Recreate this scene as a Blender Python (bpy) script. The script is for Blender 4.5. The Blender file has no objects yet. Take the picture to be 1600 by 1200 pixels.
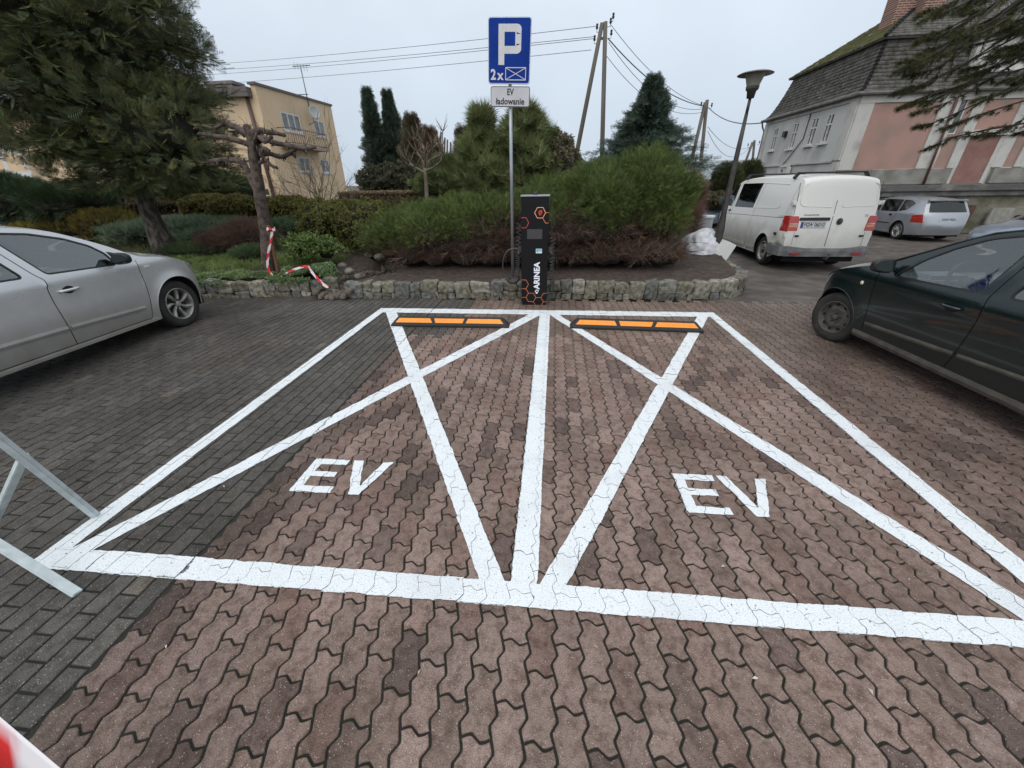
import bpy, bmesh, math, random
import numpy as np
from mathutils import Vector, Matrix, noise
from mathutils.geometry import delaunay_2d_cdt
PI = math.pi
random.seed(7)
RN = np.random.RandomState(11)
S = bpy.context.scene
COL = S.collection

# ------------------------------------------------------------------ camera, sky, sun
H = 1.72
F_PX = 597.0
R = np.array([[0.99499634, 0.03242406, -0.09450377],
              [0.09870525, -0.4655352, 0.87950796],
              [-0.01547762, -0.88443522, -0.46640625]])
cd = bpy.data.cameras.new('camera'); cam = bpy.data.objects.new('camera', cd); COL.objects.link(cam)
cd.sensor_width = 36; cd.lens = 36 * F_PX / 1600; cd.clip_start = .05; cd.clip_end = 2000
m = Matrix.Identity(4)
for i in range(3):
    m[i][0] = R[i, 0]; m[i][1] = -R[i, 1]; m[i][2] = -R[i, 2]
m.translation = Vector((0, 0, H)); cam.matrix_world = m
S.camera = cam
S.view_settings.view_transform = 'Standard'; S.view_settings.look = 'None'
S.view_settings.exposure = 0.13; S.view_settings.gamma = 1
S.cycles.max_bounces = 6; S.cycles.transparent_max_bounces = 12; S.cycles.diffuse_bounces = 3

W = bpy.data.worlds.new('World'); S.world = W; W.use_nodes = True
nt = W.node_tree; nt.nodes.clear()
out = nt.nodes.new('ShaderNodeOutputWorld'); bg = nt.nodes.new('ShaderNodeBackground')
sky = nt.nodes.new('ShaderNodeTexSky'); sky.sky_type = 'NISHITA'; sky.sun_disc = False
SUN_EL, SUN_ROT = math.radians(50), math.radians(200)
sky.sun_elevation = SUN_EL; sky.sun_rotation = SUN_ROT; sky.dust_density = 4
# overcast veil: cloud layer brightening towards the zenith, mixed over the clear sky
tc = nt.nodes.new('ShaderNodeTexCoord'); sp = nt.nodes.new('ShaderNodeSeparateXYZ')
rmp = nt.nodes.new('ShaderNodeValToRGB'); nz = nt.nodes.new('ShaderNodeTexNoise'); nz.inputs['Scale'].default_value = 1.6; nz.inputs['Detail'].default_value = 5
rmp.color_ramp.elements[0].position = 0.0; rmp.color_ramp.elements[0].color = (5.7, 6.6, 7.7, 1)
rmp.color_ramp.elements[1].position = 1.0; rmp.color_ramp.elements[1].color = (8.2, 8.7, 9.3, 1)
e = rmp.color_ramp.elements.new(.32); e.color = (7.1, 7.9, 8.8, 1)
mx = nt.nodes.new('ShaderNodeMixRGB'); mx.inputs['Fac'].default_value = .93
mn = nt.nodes.new('ShaderNodeMixRGB'); mn.blend_type = 'MULTIPLY'; mn.inputs['Fac'].default_value = 1
nr = nt.nodes.new('ShaderNodeMapRange'); nr.inputs['From Min'].default_value = .3; nr.inputs['From Max'].default_value = .7; nr.inputs['To Min'].default_value = .86; nr.inputs['To Max'].default_value = 1.1
L = nt.links.new
L(tc.outputs['Generated'], sp.inputs[0]); L(sp.outputs['Z'], rmp.inputs[0]); L(tc.outputs['Generated'], nz.inputs['Vector'])
L(nz.outputs['Fac'], nr.inputs[0]); L(rmp.outputs[0], mn.inputs[1]); L(nr.outputs[0], mn.inputs[2])
# brighter cloud added round the unseen sun behind the camera to lift facing walls
SD = Vector((-.28 * math.cos(SUN_EL), -.96 * math.cos(SUN_EL), math.sin(SUN_EL))).normalized()
dp = nt.nodes.new('ShaderNodeVectorMath'); dp.operation = 'DOT_PRODUCT'; dp.inputs[1].default_value = SD; L(tc.outputs['Generated'], dp.inputs[0])
cl = nt.nodes.new('ShaderNodeMapRange'); cl.inputs['From Min'].default_value = .1; cl.inputs['From Max'].default_value = 1; L(dp.outputs['Value'], cl.inputs[0])
pw_ = nt.nodes.new('ShaderNodeMath'); pw_.operation = 'POWER'; pw_.inputs[1].default_value = 1.6; L(cl.outputs[0], pw_.inputs[0])
gw = nt.nodes.new('ShaderNodeMixRGB'); gw.blend_type = 'ADD'; gw.inputs[2].default_value = (8.5, 8.3, 8.0, 1); L(pw_.outputs[0], gw.inputs[0]); L(mn.outputs[0], gw.inputs[1])
L(sky.outputs[0], mx.inputs[1]); L(gw.outputs[0], mx.inputs[2]); L(mx.outputs[0], bg.inputs[0]); L(bg.outputs[0], out.inputs[0])
bg.inputs[1].default_value = 0.1
sl = bpy.data.lights.new('sun', 'SUN'); sl.energy = .5; sl.angle = math.radians(50); sl.color = (1, .97, .92)
so = bpy.data.objects.new('sun', sl); COL.objects.link(so)
so.rotation_euler = SD.to_track_quat('Z', 'Y').to_euler()

# ------------------------------------------------------------------ pixel helpers used while laying out (a photo pixel seen at a known depth)
def ray(x, y): return R @ np.array([x - 800., y - 600., F_PX])
def G(x, y, z=0.):
    w = ray(x, y); t = (z - H) / w[2]; return Vector((w[0] * t, w[1] * t, z))
def GY(x, y, Y):
    w = ray(x, y); t = Y / w[1]; return Vector((w[0] * t, Y, H + w[2] * t))
def GX(x, y, X):
    w = ray(x, y); t = X / w[0]; return Vector((X, w[1] * t, H + w[2] * t))

# ------------------------------------------------------------------ materials
def node_mat(name):
    m = bpy.data.materials.new(name); m.use_nodes = True; n = m.node_tree
    return m, n, n.nodes['Principled BSDF']
def mat(name, c, rough=.6, metal=0., var=.0, vscale=6., bump=0., bscale=40., spec=.5, c2=None, detail=6., attr=None, coat=0., stretch=None, thr=None, emis=None, trans=None):
    """procedural material: base colour c, noise towards c2 (or darker/lighter by var), optional bump"""
    m, n, b = node_mat(name); N = n.nodes; L = n.links.new
    b.inputs['Roughness'].default_value = rough; b.inputs['Metallic'].default_value = metal
    b.inputs['Specular IOR Level'].default_value = spec
    b.inputs['Coat Weight'].default_value = coat; b.inputs['Coat Roughness'].default_value = .05
    tc = N.new('ShaderNodeTexCoord'); src = tc.outputs['Object']
    if stretch:
        mp = N.new('ShaderNodeMapping'); mp.inputs['Scale'].default_value = stretch; L(src, mp.inputs[0]); src = mp.outputs[0]
    base = None
    if attr:
        a = N.new('ShaderNodeAttribute'); a.attribute_name = attr; base = a.outputs['Color']
    if c2 is not None or var:
        nz = N.new('ShaderNodeTexNoise'); nz.inputs['Scale'].default_value = vscale; nz.inputs['Detail'].default_value = detail; L(src, nz.inputs['Vector'])
        r = N.new('ShaderNodeMapRange'); r.inputs['From Min'].default_value = thr[0] if thr else .35; r.inputs['From Max'].default_value = thr[1] if thr else .65; L(nz.outputs['Fac'], r.inputs[0])
        if c2 is None: c2 = tuple(x * (1 - var) for x in c)
        mix = N.new('ShaderNodeMixRGB')
        if base: 
            mix.blend_type = 'MULTIPLY'; L(base, mix.inputs[1]); mix.inputs[2].default_value = (*[q / max(p, 1e-4) for p, q in zip(c, c2)], 1)
        else:
            mix.inputs[1].default_value = (*c, 1); mix.inputs[2].default_value = (*c2, 1)
        L(r.outputs[0], mix.inputs[0]); L(mix.outputs[0], b.inputs['Base Color'])
    elif base: L(base, b.inputs['Base Color'])
    else: b.inputs['Base Color'].default_value = (*c, 1)
    if bump:
        n2 = N.new('ShaderNodeTexNoise'); n2.inputs['Scale'].default_value = bscale; n2.inputs['Detail'].default_value = 5; L(src, n2.inputs['Vector'])
        bp = N.new('ShaderNodeBump'); bp.inputs['Strength'].default_value = 1; bp.inputs['Distance'].default_value = bump
        L(n2.outputs['Fac'], bp.inputs['Height']); L(bp.outputs[0], b.inputs['Normal'])
    if emis: b.inputs['Emission Color'].default_value = (*emis, 1); b.inputs['Emission Strength'].default_value = 1
    if trans: b.inputs['Subsurface Weight'].default_value = trans
    return m
def glass(name, tint, refl_lo=.06, rough=.02, dark=None):
    m, n, b = node_mat(name); N = n.nodes; L = n.links.new
    b.inputs['Base Color'].default_value = (*(dark or (.01, .012, .012)), 1); b.inputs['Roughness'].default_value = rough
    tr = N.new('ShaderNodeBsdfTransparent'); tr.inputs[0].default_value = (*tint, 1)
    gl = N.new('ShaderNodeBsdfGlossy'); gl.inputs['Roughness'].default_value = rough; gl.inputs['Color'].default_value = (.85, .9, .9, 1)
    fr = N.new('ShaderNodeFresnel'); fr.inputs['IOR'].default_value = 1.55
    ad = N.new('ShaderNodeMath'); ad.operation = 'ADD'; ad.inputs[1].default_value = refl_lo; ad.use_clamp = True
    ms = N.new('ShaderNodeMixShader'); L(fr.outputs[0], ad.inputs[0]); L(ad.outputs[0], ms.inputs[0]); L(tr.outputs[0], ms.inputs[1]); L(gl.outputs[0], ms.inputs[2])
    L(ms.outputs[0], n.nodes['Material Output'].inputs[0])
    return m
BLACK = mat('black_plastic', (.012, .012, .013), .45)
RUBBER = mat('tyre_rubber', (.013, .013, .013), .8, c2=(.032, .03, .027), vscale=9, bump=.001, bscale=90)
DARK = mat('dark_cavity', (.006, .006, .006), .9)

# ------------------------------------------------------------------ objects
def setp(o, label=None, cat=None, group=None, kind=None):
    if label: o['label'] = label
    if cat: o['category'] = cat
    if group: o['group'] = group
    if kind: o['kind'] = kind
    return o
def thing(name, label, cat, loc=(0, 0, 0), rz=0, group=None):
    o = bpy.data.objects.new(name, None); COL.objects.link(o)
    o.location = loc; o.rotation_euler = (0, 0, rz); o.empty_display_size = .2
    o['_m'] = 1
    return setp(o, label, cat, group)
def mk(name, me, mats, parent=None, local=False):
    for q in (mats if isinstance(mats, (list, tuple)) else [mats]): me.materials.append(q)
    o = bpy.data.objects.new(name, me); COL.objects.link(o)
    if parent is not None:
        o.parent = parent
        if not local:       # mesh given in world coordinates
            root = parent
            while root.parent: root = root.parent
            if root.type == 'EMPTY':
                mw = Matrix.Translation(root.location) @ root.rotation_euler.to_matrix().to_4x4()
                if parent is root: o.matrix_parent_inverse = mw.inverted()
    return o
def fast_mesh(name, V, Fq, smooth=False, col=None):
    """V (N,3) float, Fq (M,k) int"""
    me = bpy.data.meshes.new(name); V = np.asarray(V, np.float32); Fq = np.asarray(Fq, np.int32)
    me.vertices.add(len(V)); me.vertices.foreach_set('co', V.ravel())
    k = Fq.shape[1]; me.loops.add(Fq.size); me.loops.foreach_set('vertex_index', Fq.ravel())
    me.polygons.add(len(Fq)); me.polygons.foreach_set('loop_start', np.arange(0, Fq.size, k, dtype=np.int32))
    me.polygons.foreach_set('loop_total', np.full(len(Fq), k, np.int32))
    if smooth: me.polygons.foreach_set('use_smooth', np.ones(len(Fq), bool))
    me.update(calc_edges=True)
    if col is not None:
        a = me.color_attributes.new('Col', 'FLOAT_COLOR', 'POINT'); c = np.ones((len(V), 4), np.float32); c[:, :3] = col; a.data.foreach_set('color', c.ravel())
    return me
class MB:
    def __init__(s): s.v = []; s.f = []; s.sm = []
    def add(s, vs, fs, smooth=False):
        n = len(s.v); s.v += [tuple(v) for v in vs]; s.f += [tuple(i + n for i in f) for f in fs]; s.sm += [smooth] * len(fs); return s
    def box(s, a, b, M=None):
        x0, y0, z0 = a; x1, y1, z1 = b
        vs = [(x0, y0, z0), (x1, y0, z0), (x1, y1, z0), (x0, y1, z0), (x0, y0, z1), (x1, y0, z1), (x1, y1, z1), (x0, y1, z1)]
        if M is not None: vs = [M @ Vector(v) for v in vs]
        return s.add(vs, [(3, 2, 1, 0), (4, 5, 6, 7), (0, 1, 5, 4), (1, 2, 6, 5), (2, 3, 7, 6), (3, 0, 4, 7)])
    def bar(s, p, q, w, h, up=(0, 0, 1)):
        p = Vector(p); q = Vector(q); d = (q - p); l = d.length; d.normalize(); u = Vector(up)
        if abs(d.dot(u)) > .98: u = Vector((0, 1, 0))
        sx = d.cross(u).normalized(); u = sx.cross(d)
        M = Matrix((( *sx, 0), (*d, 0), (*u, 0), (0, 0, 0, 1))).transposed(); M.translation = p
        return s.box((-w / 2, 0, -h / 2), (w / 2, l, h / 2), M)
    def tube(s, pts, r, n=8, cap=True, smooth=True):
        pts = [Vector(p) for p in pts]; rs = r if isinstance(r, (list, tuple)) else [r] * len(pts)
        vs = []; fs = []; prev = None
        for i, p in enumerate(pts):
            d = (pts[min(i + 1, len(pts) - 1)] - pts[max(i - 1, 0)]).normalized()
            if prev is None:
                a = Vector((0, 0, 1)) if abs(d.z) < .9 else Vector((1, 0, 0)); u = d.cross(a).normalized()
            else:
                u = (prev - d * prev.dot(d)); u = u.normalized() if u.length > 1e-6 else d.orthogonal().normalized()
            prev = u; w = d.cross(u)
            for k in range(n):
                t = 2 * PI * k / n; vs.append(p + (u * math.cos(t) + w * math.sin(t)) * rs[i])
        for i in range(len(pts) - 1):
            for k in range(n):
                fs.append((i * n + k, i * n + (k + 1) % n, (i + 1) * n + (k + 1) % n, (i + 1) * n + k))
        if cap: fs += [tuple(range(n - 1, -1, -1)), tuple((len(pts) - 1) * n + k for k in range(n))]
        return s.add(vs, fs, smooth)
    def lathe(s, prof, c=(0, 0, 0), n=24, axis='Z', smooth=True, a0=0, a1=2 * PI):
        """prof: list of (r, h) revolved round axis at c"""
        vs = []; fs = []; full = abs(a1 - a0 - 2 * PI) < 1e-6; m = n if full else n + 1
        for k in range(m):
            t = a0 + (a1 - a0) * k / n; ct, st = math.cos(t), math.sin(t)
            for r_, h in prof:
                if axis == 'Z': p = (r_ * ct, r_ * st, h)
                elif axis == 'Y': p = (r_ * ct, h, r_ * st)
                else: p = (h, r_ * ct, r_ * st)
                vs.append((p[0] + c[0], p[1] + c[1], p[2] + c[2]))
        q = len(prof)
        for k in range(n):
            k2 = (k + 1) % m
            for j in range(q - 1): fs.append((k * q + j, k2 * q + j, k2 * q + j + 1, k * q + j + 1))
        return s.add(vs, fs, smooth)
    def prism(s, poly, f0, f1):
        """poly: 2D points; f0,f1: functions 2D->3D for the two caps"""
        n = len(poly); vs = [f0(p) for p in poly] + [f1(p) for p in poly]
        fs = [tuple(range(n - 1, -1, -1)), tuple(range(n, 2 * n))] + [(i, (i + 1) % n, n + (i + 1) % n, n + i) for i in range(n)]
        return s.add(vs, fs)
    def grid(s, fn, us, vs_, smooth=True):
        vs = [fn(u, v) for v in vs_ for u in us]; nu = len(us)
        fs = [(j * nu + i, j * nu + i + 1, (j + 1) * nu + i + 1, (j + 1) * nu + i) for j in range(len(vs_) - 1) for i in range(nu - 1)]
        return s.add(vs, fs, smooth)
    def mesh(s, name):
        me = bpy.data.meshes.new(name); me.from_pydata([tuple(v) for v in s.v], [], s.f); me.polygons.foreach_set('use_smooth', s.sm)
        me.update(); return me
    def build(s, name, m, parent=None, local=False, bevel=0, fix=True):
        me = s.mesh(name)
        bm = bmesh.new(); bm.from_mesh(me)
        if bevel:
            bmesh.ops.bevel(bm, geom=[e for e in bm.edges if len(e.link_faces) == 2 and e.calc_face_angle(0) > .6], offset=bevel, segments=2, affect='EDGES', clamp_overlap=True)
        if fix: bmesh.ops.recalc_face_normals(bm, faces=bm.faces)
        bm.to_mesh(me); bm.free()
        return mk(name, me, m, parent, local)
def text_mesh(s, size, thick=.002, extrude=.001, fn=None, align='CENTER', spacing=1., sx=1.):
    c = bpy.data.curves.new('lettering', 'FONT'); c.body = s; c.size = size; c.offset = thick; c.extrude = 0; c.align_x = align; c.align_y = 'CENTER'; c.space_character = spacing; c.resolution_u = 3
    o = bpy.data.objects.new('lettering', c); COL.objects.link(o)
    dg = bpy.context.evaluated_depsgraph_get(); dg.update()
    me = bpy.data.meshes.new_from_object(o.evaluated_get(dg)); bpy.data.objects.remove(o)
    for v in me.vertices:
        v.co.x *= sx
        if fn: v.co = fn(v.co)
    return me
def catmull(P, n=8, closed=False):
    P = [np.array(p, float) for p in P]; out = []; m = len(P)
    for i in range(m if closed else m - 1):
        p1, p2 = P[i], P[(i + 1) % m]
        p0 = P[i - 1] if (i > 0 or closed) else 2 * p1 - p2
        p3 = P[(i + 2) % m] if (i + 2 < m or closed) else 2 * p2 - p1
        for k in range(n):
            t = k / n; out.append(.5 * (2 * p1 + (p2 - p0) * t + (2 * p0 - 5 * p1 + 4 * p2 - p3) * t * t + (3 * p1 - p0 - 3 * p2 + p3) * t ** 3))
    if not closed: out.append(P[-1])
    return out

# ------------------------------------------------------------------ ground
def clip_poly(poly, quad):
    """Sutherland-Hodgman: poly clipped to convex quad (ccw)"""
    out = poly
    for i in range(len(quad)):
        a = quad[i]; b = quad[(i + 1) % len(quad)]; inp = out; out = []
        if not inp: return []
        f = lambda p: (b[0] - a[0]) * (p[1] - a[1]) - (b[1] - a[1]) * (p[0] - a[0])
        for j in range(len(inp)):
            p = inp[j]; q = inp[(j + 1) % len(inp)]; fp, fq = f(p), f(q)
            if fp >= 0: out.append(p)
            if fp * fq < 0:
                t = fp / (fp - fq); out.append((p[0] + (q[0] - p[0]) * t, p[1] + (q[1] - p[1]) * t))
    return out
def ccw(q):
    a = sum(q[i][0] * q[(i + 1) % len(q)][1] - q[(i + 1) % len(q)][0] * q[i][1] for i in range(len(q)))
    return q if a > 0 else q[::-1]
# painted lines as convex quads in ground coordinates
LINES = [
    [(-2.66, 5.655), (2.355, 5.665), (2.355, 5.455), (-2.66, 5.43)],            # far line
    [(-2.66, 5.55), (-2.545, 5.55), (-2.545, 1.08), (-2.665, 1.08)],            # left side
    [(2.24, 5.55), (2.358, 5.55), (2.40, 1.08), (2.275, 1.08)],                 # right side
    [(-.160, 5.5), (-.010, 5.5), (-.022, 1.1), (-.15, 1.1)],                    # middle
    [(-2.53, 5.50), (-2.36, 5.50), (-.145, 1.12), (-.275, 1.12)],
    [(-.27, 5.52), (-.09, 5.52), (-2.44, 1.12), (-2.565, 1.12)],
    [(-.06, 5.53), (.075, 5.53), (2.275, 1.12), (2.13, 1.12)],
    [(2.09, 5.50), (2.235, 5.50), (.085, 1.12), (-.04, 1.12)],
    [(-2.64, 1.172), (2.40, 1.203), (2.40, 1.083), (-2.64, 1.048)],             # near line
]
def stroke(a, b, w, c0=0, c1=0):
    a = Vector(a); b = Vector(b); d = (b - a).normalized(); n = Vector((-d.y, d.x)) * w / 2
    return [tuple(a + n), tuple(b + n), tuple(b - n), tuple(a - n)]
EVL = [[(-1.625, 1.69), (-1.56, 1.69), (-1.56, 2.01), (-1.625, 2.01)], [(-1.62, 1.685), (-1.355, 1.69), (-1.355, 1.745), (-1.62, 1.74)],
       [(-1.62, 1.83), (-1.40, 1.835), (-1.40, 1.885), (-1.62, 1.88)], [(-1.625, 1.95), (-1.375, 1.955), (-1.375, 2.01), (-1.625, 2.01)],
       [(-1.345, 2.01), (-1.275, 2.01), (-1.165, 1.69), (-1.23, 1.69)], [(-1.125, 2.0), (-1.055, 2.01), (-1.165, 1.69), (-1.21, 1.69)]]
EVR = [[(.835, 1.725), (.895, 1.725), (.895, 2.05), (.835, 2.05)], [(.84, 1.715), (1.09, 1.715), (1.09, 1.77), (.84, 1.77)],
       [(.84, 1.86), (1.06, 1.86), (1.06, 1.915), (.84, 1.915)], [(.835, 1.995), (1.085, 1.995), (1.085, 2.05), (.835, 2.05)],
       [(1.105, 2.05), (1.17, 2.05), (1.275, 1.715), (1.215, 1.715)], [(1.345, 2.04), (1.415, 2.045), (1.285, 1.715), (1.23, 1.715)]]
PAINT = {'line': [ccw(q) for q in LINES], 'evl': [ccw(q) for q in EVL], 'evr': [ccw(q) for q in EVR]}
PB = {k: [(min(p[0] for p in q), max(p[0] for p in q), min(p[1] for p in q), max(p[1] for p in q)) for q in v] for k, v in PAINT.items()}
paint = {k: MB() for k in PAINT}
def sw(t):      # one period of the wavy joint
    t = t % 1.0
    pts = [(0, 0), (.27, .85), (.36, .9), (.64, -.9), (.73, -.85), (1, 0)]
    for (a, u), (b, v) in zip(pts, pts[1:]):
        if t <= b: return u + (v - u) * (t - a) / (b - a)
    return 0
P = .1098; AMP = .0118; X0, Y0 = G(823, 1050)[:2]; J = .0046
tv, tf, tcv, tsm = [], [], [], []
RED = [(.36, .275, .245), (.30, .215, .19), (.34, .26, .23), (.24, .155, .135), (.26, .205, .175), (.39, .30, .27), (.33, .245, .215), (.21, .165, .14), (.37, .28, .255)]
GREYC = [(.100, .094, .084), (.112, .105, .093), (.09, .086, .078), (.105, .10, .092), (.122, .114, .10), (.094, .088, .076)]
def add_tile(outl, cx, cy, col, edge=.0035, wav=True):
    tz = random.gauss(0, .0008); ax, ay = random.gauss(0, .010), random.gauss(0, .007)
    n = len(outl); b = len(tv)
    def ring(sc, z, tilt=1):
        for (x, y, ix, iy) in outl:
            px, py = x + ix * sc, y + iy * sc
            tv.append((px, py, z + tz + tilt * (ax * (px - cx) + ay * (py - cy)))); tcv.append(col)
    ring(edge + J, 0); ring(J + .0006, -.0028); ring(J, -.02)
    tf.append(tuple(b + i for i in range(n)))
    for r in range(2):
        for i in range(n):
            i2 = (i + 1) % n; tf.append((b + r * n + i, b + (r + 1) * n + i, b + (r + 1) * n + i2, b + r * n + i2))
    # paint lying on this stone
    poly = None
    for k, qs in PAINT.items():
        for q, bb in zip(qs, PB[k]):
            if cx + .2 < bb[0] or cx - .2 > bb[1] or cy + .2 < bb[2] or cy - .2 > bb[3]: continue
            if poly is None: poly = [(x + ix * (.0012 if k == 'line' else .004), y + iy * (.0012 if k == 'line' else .004)) for (x, y, ix, iy) in outl]
            jx, jy = random.gauss(0, .0014), random.gauss(0, .0014)
            c = clip_poly(poly, [(a + jx, d + jy) for a, d in q])
            if len(c) > 2:
                zz = .0022 + .0005 * qs.index(q) + (0 if k == 'line' else .001)
                c2_ = []
                for (xa, ya), (xb, yb_) in zip(c, c[1:] + c[:1]):
                    ns = max(1, int(math.hypot(xb - xa, yb_ - ya) / .014))
                    c2_ += [(xa + (xb - xa) * q_ / ns, ya + (yb_ - ya) * q_ / ns) for q_ in range(ns)]
                c = [(x + .004 * noise.noise((x * 55, y * 55, 1)) + .005 * noise.noise((x * 14, y * 14, 1)), y + .004 * noise.noise((x * 55, y * 55, 7)) + .005 * noise.noise((x * 14, y * 14, 7))) for x, y in c2_]
                vs = [(x, y, zz + tz + ax * (x - cx) + ay * (y - cy)) for x, y in c]; base = len(vs)
                paint[k].add(vs, [tuple(range(base))])
KB = round((-1.775 - X0) / P); XB = X0 + KB * P - .010
t4 = [0, .14, .27, .36, .5, .64, .73, .86]
k0 = KB
for k in range(k0, int((7.2 - X0) / P) + 1):
    xl = X0 + k * P
    for j in range(-32, 34):
        yb = Y0 + j * 2 * P + (P if k % 2 else 0); yt = yb + 2 * P
        if yb > 6.20 or yt < -2.2: continue
        if yt > 6.29: yt = yb + P
        nper = round((yt - yb) / P)
        if xl > 4.6 and yb < 2: continue
        o = []
        for t in t4: o.append((xl + t * P, yb + AMP * sw(t), (1 if t == 0 else 0), 1))
        for q in range(nper):
            for t in t4: o.append((xl + P - AMP * sw(t), yb + (q + t) * P, -1, (1 if (q == 0 and t == 0) else 0)))
        for t in reversed(t4[1:] + [1]): o.append((xl + t * P, yt + AMP * sw(t), (-1 if t == 1 else 0), -1))
        for q in range(nper - 1, -1, -1):
            for t in reversed(t4[1:] + [1]): o.append((xl - AMP * sw(t), yb + (q + t) * P, 1, (-1 if (q == nper - 1 and t == 1) else 0)))
        cx, cy = xl + P / 2, (yb + yt) / 2
        c = (np.array(random.choice(RED)) * .55 + np.array((.32, .218, .180)) * .45) * np.array((.97, .965, .95)) * random.uniform(.88, 1.05)
        n1 = noise.noise((cx * .55 + 3, cy * .45, 0))
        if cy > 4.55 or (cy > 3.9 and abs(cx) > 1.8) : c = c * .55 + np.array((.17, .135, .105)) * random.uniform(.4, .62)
        elif random.random() < .10 + .2 * max(0, n1): c = np.array((.17, .12, .102)) * random.uniform(.85, 1.2)
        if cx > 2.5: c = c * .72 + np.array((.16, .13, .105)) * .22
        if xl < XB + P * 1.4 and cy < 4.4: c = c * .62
        if cx > -1.775 and cx < -1.30 and cy > 4.45: c = np.array(random.choice(GREYC)) * 1.05
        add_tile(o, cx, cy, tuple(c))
# mark leftovers between the two paver kinds and the grey blocks
GW, GL = .1, .2
for k in range(0, 82):
    xr = XB - .004 - k * GW; xl = xr - GW
    for j in range(-12, 34):
        yb = .06 + j * GL + (GL / 2 if k % 2 else 0) + .03 * 0; yt = yb + GL
        if yb > 6.2 or yt < -2.2: continue
        if xr < -6 and yb < -.2: continue
        o = []
        for i in range(2): o.append((xl + (0 if i == 0 else GW), yb, 1 if i == 0 else -1, 1))
        for i in range(2): o.append((xr if i == 0 else xl, yt, -1 if i == 0 else 1, -1))
        c = np.array(random.choice(GREYC)) * random.uniform(.9, 1.12)
        if random.random() < .008: c = np.array((.19, .17, .14)) * random.uniform(.8, 1)
        if noise.noise((xl * .5, yb * .4, 5)) > .3 and random.random() < .5: c = c * np.array((1.08, .99, .93))
        add_tile(o, (xl + xr) / 2, (yb + yt) / 2, tuple(c), edge=.003)
me = bpy.data.meshes.new('paving'); me.from_pydata(tv, [], tf)
a = me.color_attributes.new('Col', 'FLOAT_COLOR', 'POINT'); cc = np.ones((len(tv), 4), np.float32); cc[:, :3] = tcv; a.data.foreach_set('color', cc.ravel())
# stone material: per-stone colour, stains, pale aggregate specks
def paver_mat():
    m, n, b = node_mat('concrete_paver'); N = n.nodes; L = n.links.new
    tc = N.new('ShaderNodeTexCoord'); at = N.new('ShaderNodeAttribute'); at.attribute_name = 'Col'
    def noise_(sc, det, lo, hi, rough=.5):
        z = N.new('ShaderNodeTexNoise'); z.inputs['Scale'].default_value = sc; z.inputs['Detail'].default_value = det; z.inputs['Roughness'].default_value = rough; L(tc.outputs['Object'], z.inputs['Vector'])
        r = N.new('ShaderNodeMapRange'); r.inputs['From Min'].default_value = lo; r.inputs['From Max'].default_value = hi; L(z.outputs['Fac'], r.inputs[0]); return r.outputs[0]
    def mul(a, fac, c):
        x = N.new('ShaderNodeMixRGB'); x.blend_type = 'MULTIPLY'; L(fac, x.inputs[0]); L(a, x.inputs[1]); x.inputs[2].default_value = (*c, 1); return x.outputs[0]
    c = mul(at.outputs['Color'], noise_(1.3, 4, .42, .68), (.66, .64, .62))
    c = mul(c, noise_(17, 6, .45, .68, .65), (.50, .44, .41))
    c = mul(c, noise_(55, 4, .5, .75, .6), (.6, .55, .52))
    c = mul(c, noise_(240, 2, .4, .75), (.60, .58, .57))
    vo = N.new('ShaderNodeTexVoronoi'); vo.inputs['Scale'].default_value = 95; L(tc.outputs['Object'], vo.inputs['Vector'])
    lt = N.new('ShaderNodeMapRange'); lt.inputs['From Min'].default_value = .21; lt.inputs['From Max'].default_value = .10; L(vo.outputs['Distance'], lt.inputs[0])
    wn = N.new('ShaderNodeTexWhiteNoise'); L(vo.outputs['Position'], wn.inputs['Vector'])
    gt = N.new('ShaderNodeMath'); gt.operation = 'GREATER_THAN'; gt.inputs[1].default_value = .45; L(wn.outputs['Value'], gt.inputs[0])
    ml = N.new('ShaderNodeMath'); ml.operation = 'MULTIPLY'; L(lt.outputs[0], ml.inputs[0]); L(gt.outputs[0], ml.inputs[1])
    m2 = N.new('ShaderNodeMath'); m2.operation = 'MULTIPLY'; m2.inputs[1].default_value = .6; L(ml.outputs[0], m2.inputs[0])
    mx = N.new('ShaderNodeMixRGB'); L(m2.outputs[0], mx.inputs[0]); L(c, mx.inputs[1]); mx.inputs[2].default_value = (.66, .58, .50, 1)
    L(mx.outputs[0], b.inputs['Base Color']); 
    rr = N.new('ShaderNodeMapRange'); rr.inputs['To Min'].default_value = .38; rr.inputs['To Max'].default_value = .75; L(noise_(.9, 3, .35, .6), rr.inputs[0]); L(rr.outputs[0], b.inputs['Roughness'])
    b.inputs['Specular IOR Level'].default_value = .35
    bz = N.new('ShaderNodeTexNoise'); bz.inputs['Scale'].default_value = 190; bz.inputs['Detail'].default_value = 4; L(tc.outputs['Object'], bz.inputs['Vector'])
    bp = N.new('ShaderNodeBump'); bp.inputs['Distance'].default_value = .006; L(bz.outputs['Fac'], bp.inputs['Height']); L(bp.outputs[0], b.inputs['Normal'])
    return m
setp(mk('paving', me, paver_mat()), kind='structure')
joint = MB().box((-10.4, -2.4, -.4), (7.4, 6.235, -.0075))
setp(joint.build('joint_sand', mat('joint_sand', (.020, .018, .015), .95, c2=(.012, .017, .009), vscale=3, bump=.004, bscale=160)), kind='structure')
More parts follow.
